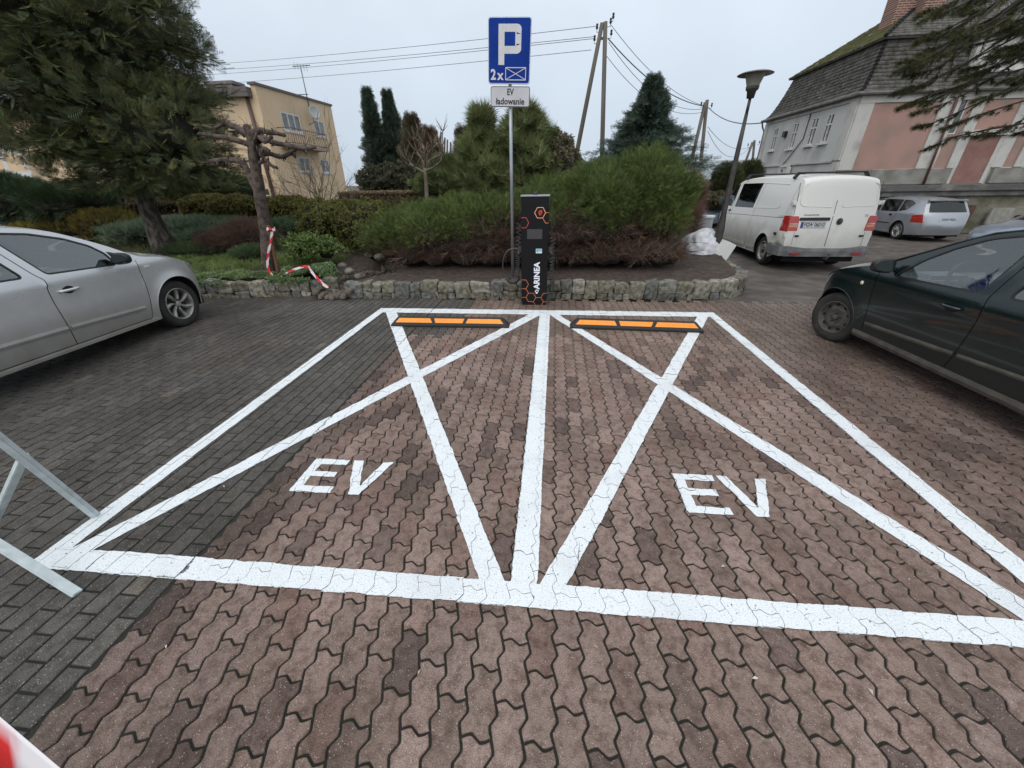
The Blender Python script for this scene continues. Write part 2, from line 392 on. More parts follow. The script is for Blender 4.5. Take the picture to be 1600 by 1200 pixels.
def paint_mat():
    m, n, b = node_mat('road_paint'); N = n.nodes; L = n.links.new; tc = N.new('ShaderNodeTexCoord')
    def nz_(sc, det, lo, hi, rough=.5, st=None):
        z = N.new('ShaderNodeTexNoise'); z.inputs['Scale'].default_value = sc; z.inputs['Detail'].default_value = det; z.inputs['Roughness'].default_value = rough
        if st: mp = N.new('ShaderNodeMapping'); mp.inputs['Scale'].default_value = st; L(tc.outputs['Object'], mp.inputs[0]); L(mp.outputs[0], z.inputs['Vector'])
        else: L(tc.outputs['Object'], z.inputs['Vector'])
        r = N.new('ShaderNodeMapRange'); r.inputs['From Min'].default_value = lo; r.inputs['From Max'].default_value = hi; L(z.outputs['Fac'], r.inputs[0]); return r.outputs[0], z.outputs['Fac']
    def mixc(a, f, c, mode='MIX'):
        x = N.new('ShaderNodeMixRGB'); x.blend_type = mode; L(f, x.inputs[0])
        if isinstance(a, tuple): x.inputs[1].default_value = (*a, 1)
        else: L(a, x.inputs[1])
        x.inputs[2].default_value = (*c, 1); return x.outputs[0]
    fine, zf = nz_(150, 3, .56, .66); pin, _ = nz_(70, 2, .69, .73); wear, _ = nz_(2.2, 6, .50, .72); big, _ = nz_(9, 8, .64, .70, .7)
    c = mixc((.74, .78, .80), wear, (.62, .65, .67)); 
    ml = N.new('ShaderNodeMath'); ml.operation = 'MULTIPLY'; ml.inputs[1].default_value = .55; L(fine, ml.inputs[0]); c = mixc(c, ml.outputs[0], (.40, .40, .41))
    c = mixc(c, pin, (.16, .14, .13)); m3 = N.new('ShaderNodeMath'); m3.operation = 'MULTIPLY'; L(big, m3.inputs[0]); L(fine, m3.inputs[1]); c = mixc(c, m3.outputs[0], (.17, .13, .12))
    L(c, b.inputs['Base Color']); b.inputs['Roughness'].default_value = .6
    bp = N.new('ShaderNodeBump'); bp.inputs['Distance'].default_value = .004; L(zf, bp.inputs['Height']); L(bp.outputs[0], b.inputs['Normal'])
    return m
PM = paint_mat()
for k, nm in (('line', 'parking_line_marking'), ('evl', 'lettering_marking'), ('evr', 'lettering_marking')):
    o = paint[k].build(nm, PM, fix=False); setp(o, kind='structure')
under = MB()            # paint that ran down into the joints
for q, i in zip(PAINT['line'], range(9)): under.add([(x, y, -.0035 + .0004 * i) for x, y in q], [(0, 1, 2, 3)])
setp(under.build('line_marking_in_joints', mat('joint_paint', (.62, .66, .68), .7, c2=(.16, .15, .14), vscale=45, thr=(.46, .56)), fix=False), kind='structure')

# open ground around, one sheet to the horizon
g = MB(); g.add([(-900, -300, -.16), (900, -300, -.16), (900, 1500, -.16), (-900, 1500, -.16)], [(0, 1, 2, 3)])
setp(g.build('ground', mat('field_grass', (.075, .07, .035), .95, c2=(.11, .085, .055), vscale=.25, bump=.05, bscale=6), fix=False), kind='structure')
DIRT = mat('yard_dirt', (.062, .050, .042), .8, c2=(.13, .112, .095), vscale=2.6, bump=.018, bscale=26, detail=10, thr=(.42, .70))
def zdirt(x, y): return -.012 - .105 * max(0, min(1, (y - 6.4) / 1.8)) + .016 * noise.noise((x * .9, y * .9, 0)) + .012 * noise.noise((x * 4, y * 4, 3)) + .006 * noise.noise((x * 13, y * 13, 3))
us = np.linspace(2.2, 24, 230); vs_ = np.concatenate([np.linspace(6.2, 12, 110), np.linspace(12.1, 60, 60)])
setp(MB().grid(lambda u, v: (u, v, zdirt(u, v) * min(1, (v - 6.15) * 3) - .004), us, vs_).build('dirt_yard', DIRT, fix=False), kind='structure')

# raised planting bed behind the stone walls
WALL_R = catmull([(-3.50, 6.30), (-2.4, 6.34), (-1, 6.40), (.6, 6.42), (1.9, 6.42), (2.62, 6.50), (3.10, 6.82), (3.36, 7.35), (3.48, 7.95), (3.60, 8.7), (3.9, 9.6), (4.3, 10.8)], 6)
WALL_L = catmull([(-9.5, 5.9), (-8.2, 5.98), (-7.2, 6.08), (-6.2, 6.15), (-5.0, 6.30), (-4.3, 6.42), (-3.92, 6.56)], 6)
PATH = [np.array(p) for p in [(-3.72, 6.1), (-3.70, 6.8), (-3.35, 7.5), (-3.3, 8.2), (-4.2, 9.2), (-5.5, 9.8)]]
def dseg(p, a, b):
    d = b - a; t = max(0, min(1, ((p - a) @ d) / (d @ d))); return np.linalg.norm(p - a - d * t)
def zbed(x, y):
    p = np.array((x, y)); d = min(dseg(p, a, b) for a, b in zip(PATH, PATH[1:]))
    s = max(0, min(1, (d - .16) / .3)); s = s * s * (3 - 2 * s)
    rise = .23 + .05 * max(0, y - 6.8)
    if y > 9: rise = .34 + (y - 9) * .02
    return rise * (.12 + .88 * s) + .03 * noise.noise((x * 1.4, y * 1.4, 2)) + .012 * noise.noise((x * 6, y * 6, 2)) 
outl = [tuple(p[:2] + np.array((0, .08))) for p in WALL_L] + [(-3.9, 6.3), (-3.5, 6.25)] + [tuple(p[:2] + np.array((-.03 * 0, .06))) for p in WALL_R[:26]] + [tuple(p[:2] + np.array((-.10, 0))) for p in WALL_R[30:]] + [(4.6, 14), (-3, 17), (-14, 17), (-14, 5.85)]
def in_poly(px, py, poly):
    poly = np.asarray(poly); x0, y0 = poly[:, 0], poly[:, 1]; x1, y1 = np.roll(x0, -1), np.roll(y0, -1)
    r = np.zeros(len(px), bool)
    for a, b, c, d in zip(x0, y0, x1, y1):
        if b == d: continue
        c1 = (b > py) != (d > py); r ^= c1 & (px < (c - a) * (py - b) / (d - b) + a)
    return r
def dist_poly(px, py, poly, closed=True):
    poly = np.asarray(poly, float); P_ = np.stack([px, py], 1); best = np.full(len(px), 1e9)
    m_ = len(poly) if closed else len(poly) - 1
    for i in range(m_):
        a = poly[i]; b = poly[(i + 1) % len(poly)]; d = b - a; l = d @ d
        if l < 1e-12: continue
        t = np.clip(((P_ - a) @ d) / l, 0, 1); q = a + t[:, None] * d
        best = np.minimum(best, np.hypot(*(P_ - q).T))
    return best
gx, gy = np.meshgrid(np.arange(-14, 4.7, .13), np.arange(5.9, 17, .13)); gx = gx.ravel(); gy = gy.ravel()
k_ = in_poly(gx, gy, outl) & (dist_poly(gx, gy, outl) > .06); pts = [tuple(p) for p in outl] + list(zip(gx[k_], gy[k_]))
r = delaunay_2d_cdt([Vector(p) for p in pts], [(i, (i + 1) % len(outl)) for i in range(len(outl))], [], 1, 1e-5)
SOIL = mat('bed_soil', (.034, .024, .019), .95, c2=(.075, .052, .040), vscale=9, bump=.03, bscale=30, detail=9)
setp(MB().add([(v.x, v.y, zbed(v.x, v.y)) for v in r[0]], [tuple(f) for f in r[2]], True).build('bed_soil', SOIL), kind='structure')
# cobbled garden path
pp = catmull(PATH, 10); mbp = MB(); ncob = 0
for i, p in enumerate(pp[:-1]):
    d = (pp[i + 1] - p); d = d / np.linalg.norm(d); nn = np.array((-d[1], d[0]))
    for k in range(-3, 4):
        for q in (0, .5):
            c = p + d * q * .09 + nn * (k * .105 + random.uniform(-.02, .02)) + (d * .03 if k % 2 else 0); z = zbed(*c)
            rr = random.uniform(.035, .055)
            mbp.lathe([(0.001, .035), (rr * .6, .03), (rr, .012), (rr * 1.02, -.02)], (c[0], c[1], z + random.uniform(-.006, .004)), 7)
setp(mbp.build('garden_path', mat('cobble', (.14, .115, .09), .85, c2=(.07, .06, .045), vscale=12, bump=.006, bscale=60)), kind='structure')

# dry stone walls
STONE_COL = [(.24, .225, .185), (.20, .195, .175), (.27, .25, .205), (.18, .18, .17), (.22, .20, .16), (.14, .14, .13), (.29, .27, .235), (.19, .175, .14)]
def stone_mat():
    m = mat('field_stone', (1, 1, 1), .9, c2=(.42, .42, .34), vscale=16, bump=.012, bscale=38, detail=9, attr='Col', thr=(.38, .62)); return m
STM = stone_mat()
def stone_wall(name, label, path, tops, loc):
    th = thing(name, label, 'wall', loc)
    P_ = [np.array(p[:2]) for p in path]; L_ = [0]
    for a, b in zip(P_, P_[1:]): L_.append(L_[-1] + np.linalg.norm(b - a))
    def at(s):
        s = max(0, min(L_[-1] - 1e-6, s)); i = max(j for j in range(len(L_)) if L_[j] <= s); i = min(i, len(P_) - 2)
        t = (s - L_[i]) / (L_[i + 1] - L_[i]); d = (P_[i + 1] - P_[i]); d = d / np.linalg.norm(d)
        return P_[i] + (P_[i + 1] - P_[i]) * t, d
    V, Fc, C = [], [], []
    def stone(s, w, z0, z1, dep, big):
        c, d = at(s + w / 2); n = np.array((-d[1], d[0])); sd = random.uniform(0, 100); N_ = 9
        top_t = random.uniform(-.022, .022); col = np.array(random.choice(STONE_COL)) * random.uniform(.75, 1.15)
        push = random.uniform(-.012, .014); sk = random.uniform(-.025, .025)
        pw = random.uniform(7, 16)
        for f in range(6):
            b = len(V)
            for i in range(N_):
                for j in range(N_):
                    u, v = -1 + 2 * i / (N_ - 1), -1 + 2 * j / (N_ - 1)
                    q = np.array([(u, v, 1), (u, -v, -1), (1, u, v), (-1, u, -v), (u, 1, -v), (u, -1, v)][f], float)
                    q = q / (np.sum(np.abs(q) ** pw)) ** (1 / pw)
                    nn = noise.noise((q[0] * 1.3 + sd, q[1] * 1.3, q[2] * 1.3)) * .10 + noise.noise((q[0] * 3.5 + sd, q[1] * 3.5, q[2] * 3.5)) * .05
                    q = q * (1 + nn)
                    x = q[0] * w / 2 + q[2] * sk; y = q[1] * dep / 2 - push; z = (z0 + z1) / 2 + q[2] * (z1 - z0) / 2 + top_t * q[0] * (1 if q[2] > 0 else 0)
                    p = c + d * x + n * y; V.append((p[0], p[1], z)); C.append(col)
            for i in range(N_ - 1):
                for j in range(N_ - 1):
                    Fc.append((b + i * N_ + j, b + (i + 1) * N_ + j, b + (i + 1) * N_ + j + 1, b + i * N_ + j + 1))
    s = 0
    while s < L_[-1]:
        w = random.choice([.16, .2, .22, .25, .27, .31]) * random.uniform(.9, 1.12); ht = tops(s) + random.uniform(-.022, .025)
        low = random.uniform(.075, .115)
        if random.random() < .16: low = .0                      # one tall stone
        elif random.random() < .13: ht += .03
        stone(s, w * .985, low - .004, ht, .2, True)
        if low:
            s2 = s
            while s2 < s + w - .03:
                w2 = min(s + w - s2, random.uniform(.14, .28)); stone(s2, w2 * .97, -.03, low, .2, False); s2 += w2
        s += w
    me = fast_mesh('stones', V, Fc, True, np.array(C)); mk('stones', me, STM, th)
    core = MB()
    for a, b in zip(P_, P_[1:]):
        d = (b - a); d /= np.linalg.norm(d); n = np.array((-d[1], d[0])); h0 = tops(0) - .07
        q = [a - n * .055, b - n * .055, b + n * .10, a + n * .10]
        core.add([(*p, -.04) for p in q] + [(*p, h0) for p in q], [(0, 1, 5, 4), (1, 2, 6, 5), (2, 3, 7, 6), (3, 0, 4, 7), (4, 5, 6, 7)])
    core.build('mortar', mat('mossy_mortar', (.05, .052, .026), .95, c2=(.028, .023, .019), vscale=14, bump=.01, bscale=50), th)
    return th
stone_wall('stone_wall', 'low rough field stone wall curving round the juniper bed behind the charger', WALL_R, lambda s: .265 if s < 7.2 else .22, (0, 6.4, 0))
stone_wall('stone_wall', 'low field stone wall in front of the pollarded tree and silver car bonnet', WALL_L, lambda s: .26, (-6.2, 6.15, 0))

# ------------------------------------------------------------------ buildings
def wall_fn(kind, c):
    """map (s, z, out) on a facade: kind 'X' = plane X=c seen from -X side or +X side; 'Y' = plane Y=c seen from the front"""
    if kind == 'Y': return lambda s, z, o=0: (s, c - o, z)
    if kind == 'XL': return lambda s, z, o=0: (c - o, s, z)      # faces -X
    return lambda s, z, o=0: (c + o, s, z)                         # faces +X
def wbox(mb, fn, s0, s1, z0, z1, o0, o1):
    vs = [fn(s, z, o) for o in (o0, o1) for s, z in ((s0, z0), (s1, z0), (s1, z1), (s0, z1))]
    return mb.add(vs, [(3, 2, 1, 0), (4, 5, 6, 7), (0, 1, 5, 4), (1, 2, 6, 5), (2, 3, 7, 6), (3, 0, 4, 7)])
WHITEPAINT = mat('white_frame', (.62, .62, .60), .5, c2=(.45, .45, .43), vscale=8)
WGLASS = mat('window_glass', (.03, .035, .04), .08, spec=.9, c2=(.16, .16, .15), vscale=1.1)
CURT = mat('curtain', (.35, .36, .36), .9, stretch=(1, 1, 1), c2=(.2, .2, .2), vscale=9)
def window(parent, fn, s0, s1, z0, z1, mull=1, transom=None, sill=.06, fw=.05, depth=.10, frame=WHITEPAINT, sillm=None):
    d = 0.0
    a = MB(); 
    wbox(a, fn, s0, s0 + fw, z0, z1, -.06, -.01); wbox(a, fn, s1 - fw, s1, z0, z1, -.06, -.01)
    wbox(a, fn, s0 + fw, s1 - fw, z1 - fw, z1, -.06, -.01); wbox(a, fn, s0 + fw, s1 - fw, z0, z0 + fw, -.06, -.01)
    for i in range(mull):
        c = s0 + (s1 - s0) * (i + 1) / (mull + 1); wbox(a, fn, c - fw * .5, c + fw * .5, z0 + fw, z1 - fw, -.065, -.005)
    if transom: wbox(a, fn, s0 + fw, s1 - fw, transom - fw * .5, transom + fw * .5, -.062, -.003)
    f = a.build('window', frame, parent)
    g = MB(); wbox(g, fn, s0 + .01, s1 - .01, z0 + .01, z1 - .01, -.10, -.045); mk('pane', g.mesh('pane'), WGLASS, f)
    if sill: s_ = MB(); wbox(s_, fn, s0 - .08, s1 + .08, z0 - sill, z0 - .002, -.05, .09); mk('sill', s_.mesh('sill'), sillm or frame, f)
    return f
def wall_with_holes(fn, s0, s1, z0, z1, holes, mb, depth=.12):
    """front skin of a wall with real window openings and their reveals; holes: (s0,s1,z0,z1)"""
    ss = sorted({s0, s1, *[h[0] for h in holes], *[h[1] for h in holes]}); zs = sorted({z0, z1, *[h[2] for h in holes], *[h[3] for h in holes]})
    for a, b in zip(ss, ss[1:]):
        for c, d in zip(zs, zs[1:]):
            if any(h[0] <= a and b <= h[1] and h[2] <= c and d <= h[3] for h in holes): continue
            mb.add([fn(a, c), fn(b, c), fn(b, d), fn(a, d)], [(0, 1, 2, 3)])
    for h in holes:
        for p, q in (((h[0], h[2]), (h[1], h[2])), ((h[1], h[2]), (h[1], h[3])), ((h[1], h[3]), (h[0], h[3])), ((h[0], h[3]), (h[0], h[2]))):
            mb.add([fn(*p), fn(*q), fn(*q, -depth), fn(*p, -depth)], [(0, 1, 2, 3)])
# --- beige house behind the garden
BEIGE = mat('beige_render', (.60, .455, .30), .9, c2=(.42, .33, .23), vscale=.35, bump=.01, bscale=12, detail=9, thr=(.5, .85), stretch=(1, 1, .6))
YH = 34.; c0 = GY(397, 132, YH); XH = c0.x
hs = thing('house', 'beige rendered two storey house with flat parapet roof and satellite dish, left', 'house', (XH, YH, 0))
fn = wall_fn('XR', XH); fy = wall_fn('Y', YH)
tf_ = GX(517, 166, XH); zl = c0.z; YF = tf_.y; zr = tf_.z
def hx(x, y): return GX(x, y, XH)
wins = []
for (a, b, c, d, mu) in [((437, 173), (467, 180), (442, 203), None, 2), ((488, 185), (505, 190), (493, 212), None, 1), ((464, 243), (482, 247), (468, 268), None, 1), ((499, 247), (513, 250), (502, 270), None, 1)]:
    s0, s1 = hx(*a).y, hx(*b).y; z1 = (hx(*a).z + hx(*b).z) / 2; z0 = hx(*c).z; wins.append((s0, s1, z0, z1, mu))
w = MB(); low = -1.0
wall_with_holes(fn, YH, YF, low, 8.4, [q[:4] for q in wins], w, .15)
w.add([fn(YH, 8.4), fn(YF, 8.4), fn(YF, zr), fn(YH, zl)], [(0, 1, 2, 3)])
wl_ = GY(340, 143, YH)
w.add([fy(-60, low), fy(XH, low), fy(XH, wl_.z), fy(-60, wl_.z)], [(0, 1, 2, 3)])
w.add([fy(XH - .35, wl_.z, .0), fy(XH, wl_.z, 0), (XH, YH, zl), (XH - .35, YH, zl)], [(0, 1, 2, 3)])
w.add([(XH - .35, YH, wl_.z), (XH - .35, YH, zl), (XH - .35, YF, zr), (XH - .35, YF, wl_.z)], [(0, 1, 2, 3)])
w.add([(XH, YF, low), (XH - 12, YF, low), (XH - 12, YF, zr), (XH, YF, zr)], [(0, 1, 2, 3)])
w.build('wall', BEIGE, hs, fix=False)
TRIM = mat('roof_flashing', (.10, .085, .08), .6)
t = MB(); wbox(t, fy, -60, XH - .35, wl_.z - .45, wl_.z + .12, .02, .55)
t.add([(XH - .45, YH - .15, zl), (XH + .12, YH - .15, zl), (XH + .12, YF + .1, zr), (XH - .45, YF + .1, zr), (XH - .45, YH - .15, zl + .16), (XH + .12, YH - .15, zl + .16), (XH + .12, YF + .1, zr + .16), (XH - .45, YF + .1, zr + .16)], [(3, 2, 1, 0), (4, 5, 6, 7), (0, 1, 5, 4), (1, 2, 6, 5), (2, 3, 7, 6), (3, 0, 4, 7)])
wbox(t, fy, -60, XH - .4, wl_.z + .12, wl_.z + .16, -12, .5)
t.build('roof', TRIM, hs)
ch = MB(); p_ = GY(347, 140, YH + 1); ch.box((p_.x - 1.0, YH + .8, wl_.z), (p_.x + 1.1, YH + 2, wl_.z + .6)); ch.box((p_.x - 1.15, YH + .7, wl_.z + .6), (p_.x + 1.25, YH + 2.1, wl_.z + .8)); ch.build('chimney', mat('chimney_brick', (.22, .19, .17), .9, c2=(.12, .11, .1), vscale=4), hs)
pd = MB(); pd.tube([fy(XH - .8, wl_.z - .3, .12), fy(XH - .8, 0, .12)], .13, 8); pd.build('downpipe', mat('brown_pipe', (.10, .055, .045), .5), hs)
for q in wins: window(hs, fn, q[0], q[1], q[2], q[3], q[4], fw=.13, sill=.12)
a_, b_ = GY(-8, 232, YH), GY(42, 275, YH); window(hs, wall_fn('Y', YH - .02), a_.x, GY(30, 232, YH).x, b_.z, a_.z, 0, fw=.35, sill=.15)
# balcony
bl0, bl1 = hx(432, 201), hx(492, 214); fz = hx(444, 226).z
mb_ = MB(); wbox(mb_, fn, bl0.y, bl1.y, fz - .25, fz, 0, 1.2); mb_.build('balcony_slab', mat('balcony_concrete', (.33, .29, .25), .9, var=.3, vscale=3), hs)
mb_ = MB(); 
for k in range(19):
    s_ = bl0.y + (bl1.y - bl0.y) * k / 18; mb_.tube([fn(s_, fz, 1.15), fn(s_, fz + 1.15, 1.15)], .022, 5)
for zz in (.1, 1.15): mb_.tube([fn(bl0.y, fz + zz, .02), fn(bl0.y, fz + zz, 1.15), fn(bl1.y, fz + zz, 1.15), fn(bl1.y, fz + zz, .02)], .035, 5, smooth=False)
mb_.build('railing', mat('railing', (.16, .10, .08), .6), hs)
# satellite dish and aerial (fixed on the house)
dp = hx(479, 176); dish = thing('satellite_dish', 'grey round satellite dish on the beige house wall between two windows', 'satellite dish', (XH + .5, dp.y, dp.z))
mb_ = MB(); mb_.lathe([(0, .0), (.22, .02), (.42, .08), (.53, .14), (.54, .12), (.22, -.02), (0, -.04)], n=28)
Md = Matrix.Translation((XH + .75, dp.y, dp.z)) @ Vector((.85, -.62, .18)).to_track_quat('Z', 'Y').to_matrix().to_4x4()
mb_.v = [tuple(Md @ Vector(v)) for v in mb_.v]; mb_.build('dish', mat('dish_grey', (.35, .36, .36), .5), dish)
mb_ = MB(); mb_.tube([(XH, dp.y, dp.z - .9), (XH + .45, dp.y, dp.z - .8), (XH + .6, dp.y, dp.z)], .04); mb_.tube([Md @ Vector((0, -.6, .1)), Md @ Vector((0, -.1, .85))], .025); mb_.build('bracket', mat('galv', (.3, .3, .3), .5, metal=.6), dish)
ant = thing('tv_aerial', 'thin tv aerial mast standing on the beige house parapet', 'aerial', (XH + .1, hx(478, 155).y, hx(478, 155).z - .3))
yb = hx(478, 155).y; tp = hx(463, 104); zb_ = hx(478, 155).z - .6
mb_ = MB(); mb_.tube([(XH + .15, yb, zb_), (XH + .15, yb, tp.z)], .04, 6); mb_.build('mast', mat('aerial_metal', (.14, .15, .16), .5, metal=.5), ant)
mb_ = MB(); zt = tp.z; mb_.tube([(XH - 1.1, yb, zt - 1.9), (XH + .3, yb, zt - 1.9)], .035, 6); mb_.tube([(XH - .3, yb - .5, zt), (XH + .8, yb + .5, zt + .25)], .035, 6)
for k in range(5): mb_.tube([(XH - .1 + .15 * k, yb - .5 + .22 * k, zt - .2), (XH - .1 + .15 * k, yb - .5 + .22 * k, zt + .3)], .015, 4)
mb_.tube([(XH + .15, yb, zt - 1.9), (XH + .15, yb, zt + .1)], .03, 5); mb_.build('antenna_bars', mat('aerial_metal2', (.14, .15, .16), .5, metal=.5), ant)

# --- old grey and pink building on the right with mansard roof
GREYW = mat('grey_render', (.47, .475, .455), .92, c2=(.27, .275, .25), vscale=.9, bump=.012, bscale=25, detail=10, thr=(.45, .8), stretch=(1, 1, .5))
PINK = mat('pink_render', (.35, .215, .175), .92, c2=(.26, .185, .155), vscale=1.4, bump=.012, bscale=30, detail=12, thr=(.42, .68))
PALEP = mat('pale_trim', (.47, .46, .43), .9, c2=(.29, .28, .255), vscale=1.6, bump=.01, bscale=30, detail=9, thr=(.48, .75))
BX, BY, BYF = 9.949, 16.6, 22.95; BXR = 21.
ob = thing('building', 'old grey and pink rendered building with mossy mansard roof, right', 'building', (BX, BY, 0))
fl = wall_fn('XL', BX); ff = wall_fn('Y', BY)
wn4 = [(21.62, 22.05, 2.86, 3.74), (20.0, 20.42, 2.82, 3.74), (18.66, 19.10, 2.85, 3.76), (17.74, 18.16, 2.86, 3.77)]
w = MB(); wall_with_holes(fl, BY, BYF, -.2, 4.1, wn4, w, .10)
w.add([ff(BX, -.2), ff(10.42, -.2), ff(10.42, 4.1), ff(BX, 4.1)], [(0, 1, 2, 3)])
w.add([ff(BXR, -.2), ff(10.42, -.2), ff(10.42, 1.93), ff(BXR, 1.93)], [(3, 2, 1, 0)])
w.add([(BXR, BY, -.2), (BXR, BYF, -.2), (BXR, BYF, 4.1), (BXR, BY, 4.1)], [(0, 1, 2, 3)]); w.add([(BX, BYF, -.2), (BXR, BYF, -.2), (BXR, BYF, 4.1), (BX, BYF, 4.1)], [(0, 1, 2, 3)])
w.build('wall', GREYW, ob, fix=False)
w = MB(); SL = (12.99, 13.26, 2.93, 3.90)
wall_with_holes(ff, 10.42, BXR, 1.93, 4.1, [SL], w, .1)
w.build('pink_wall', PINK, ob, fix=False)
for (a, b, c, d) in wn4: window(ob, fl, a, b, c, d, 1, transom=c + (d - c) * .62, fw=.045, sill=.07)
window(ob, ff, *SL, 0, fw=.03, sill=0)
t = MB()
def tb(fn_, s0, s1, z0, z1, o): wbox(t, fn_, s0, s1, z0, z1, .002, o)
tb(fl, 16.602, 17.0, 2.24, 3.95, .05); tb(fl, 16.602, 16.93, .4, 2.18, .05)          # corner pilaster on the grey side
tb(fl, 16.602, 22.9, 3.95, 4.1, .055); tb(fl, 22.7, 22.95, .4, 3.95, .05)
tb(fl, 17.0, 22.7, 2.18, 2.24, .06)
tb(ff, BX, 10.42, 1.93, 3.86, .03); tb(ff, BX, BXR, 3.86, 4.1, .045)
for a, b in ((12.45, 12.86), (12.90, 13.0), (13.43, 13.74), (14.80, 15.15), (15.50, 15.8)): tb(ff, a, b, 1.93, 3.86, .05)
tb(ff, 13.74, 14.80, 2.86, 3.02, .14); tb(ff, 13.40, 13.74, 2.86, 3.02, .13); tb(ff, 14.8, 15.2, 2.86, 3.02, .13)
tb(ff, 14.68, 14.80, 1.45, 2.84, .04); tb(ff, 13.64, 13.74, 1.45, 2.84, .04)
t.build('pale_trim', PALEP, ob)
t = MB(); tb(ff, 11.05, 13.60, 1.45, 1.92, .10); tb(ff, 14.9, BXR, 1.45, 1.90, .12); tb(ff, BX - .02, 11.05, 1.45, 1.93, .08)
t.build('plinth', mat('grey_plinth', (.26, .25, .225), .95, c2=(.15, .145, .13), vscale=2.2, bump=.02, bscale=20, detail=9), ob)
t = MB(); tb(ff, 13.745, 14.675, 1.44, 2.85, .02); t.build('bricked_up_door', mat('dark_pink_render', (.20, .10, .085), .92, c2=(.25, .145, .12), vscale=2.5, bump=.01, bscale=30), ob)
t = MB(); t.tube([(12.79, BY - .1, 3.9), (12.86, BY - .14, 1.4)], .035, 8); t.build('downpipe', mat('rust_pipe', (.13, .055, .045), .6, var=.4, vscale=9), ob)
# terrace slab and rough base wall in front of it
t = MB(); t.box((10.6, 15.75, 1.24), (18.5, 16.62, 1.42)); t.box((10.7, 15.83, 1.08), (16.0, 16.6, 1.24)); t.build('ledge', mat('dark_mottled_concrete', (.085, .082, .078), .8, c2=(.19, .18, .165), vscale=2, bump=.03, bscale=16, detail=9, thr=(.45, .7)), ob, bevel=.015)  # dark grey concrete with paler mottling
us = np.linspace(10.6, 18.5, 80); zs = np.linspace(-.1, 1.09, 16)
BASEW = mat('rough_base_plaster', (.19, .178, .145), .95, c2=(.085, .085, .05), vscale=1.8, bump=.03, bscale=14, detail=10, thr=(.40, .66))
MB().grid(lambda u, v: (u, 15.95 + .05 * noise.noise((u * 2, v * 2, 0)) - .12 * (1.09 - v) * .5, v), us, zs).build('base_wall', BASEW, ob)
t = MB(); q = [GY(x, y, 15.80) for x, y in ((1506, 319), (1527, 321), (1513, 345), (1505, 334))]
t.add([*q, *[v + Vector((0, .03, 0)) for v in q]], [(0, 1, 2, 3), (7, 6, 5, 4), (0, 4, 5, 1), (1, 5, 6, 2), (2, 6, 7, 3), (3, 7, 4, 0)]); t.build('broken_brick_hole', mat('hole_brick', (.05, .03, .025), .95, c2=(.12, .06, .045), vscale=20), ob)
t = MB(); q = GY(1550, 325, 15.72), GY(1572, 350, 15.72); t.box((q[0].x, 15.68, q[1].z), (q[1].x, 15.76, q[0].z)); t.build('leaning_slab', mat('slab', (.28, .27, .24), .9, var=.3, vscale=8), setp(thing('concrete_slab', 'pale concrete slab standing against the rough base wall of the pink building', 'slab', (q[0].x, 15.7, 0))), bevel=.01)
# mansard roof
def tile_roof_mat(name, c, c2, moss=None, rows=26):
    m, n, b = node_mat(name); N = n.nodes; L = n.links.new; tc = N.new('ShaderNodeTexCoord')
    z = N.new('ShaderNodeTexNoise'); z.inputs['Scale'].default_value = 5; z.inputs['Detail'].default_value = 9; L(tc.outputs['Object'], z.inputs['Vector'])
    r = N.new('ShaderNodeMapRange'); r.inputs['From Min'].default_value = .4; r.inputs['From Max'].default_value = .62; L(z.outputs['Fac'], r.inputs[0])
    mx = N.new('ShaderNodeMixRGB'); L(r.outputs[0], mx.inputs[0]); mx.inputs[1].default_value = (*c, 1); mx.inputs[2].default_value = (*c2, 1); o = mx.outputs[0]
    at = N.new('ShaderNodeAttribute'); at.attribute_name = 'Col'; m3 = N.new('ShaderNodeMixRGB'); m3.blend_type = 'MULTIPLY'; m3.inputs[0].default_value = 1; L(o, m3.inputs[1]); L(at.outputs['Color'], m3.inputs[2]); o = m3.outputs[0]
    L(o, b.inputs['Base Color']); b.inputs['Roughness'].default_value = .85
    z2 = N.new('ShaderNodeTexNoise'); z2.inputs['Scale'].default_value = 30; L(tc.outputs['Object'], z2.inputs['Vector']); bp = N.new('ShaderNodeBump'); bp.inputs['Distance'].default_value = .02; L(z2.outputs['Fac'], bp.inputs['Height']); L(bp.outputs[0], b.inputs['Normal'])
    return m
ROOFT = tile_roof_mat('old_roof_tiles', (.135, .125, .115), (.07, .068, .058)); MOSST = tile_roof_mat('mossy_roof_tiles', (.095, .11, .018), (.12, .10, .045))
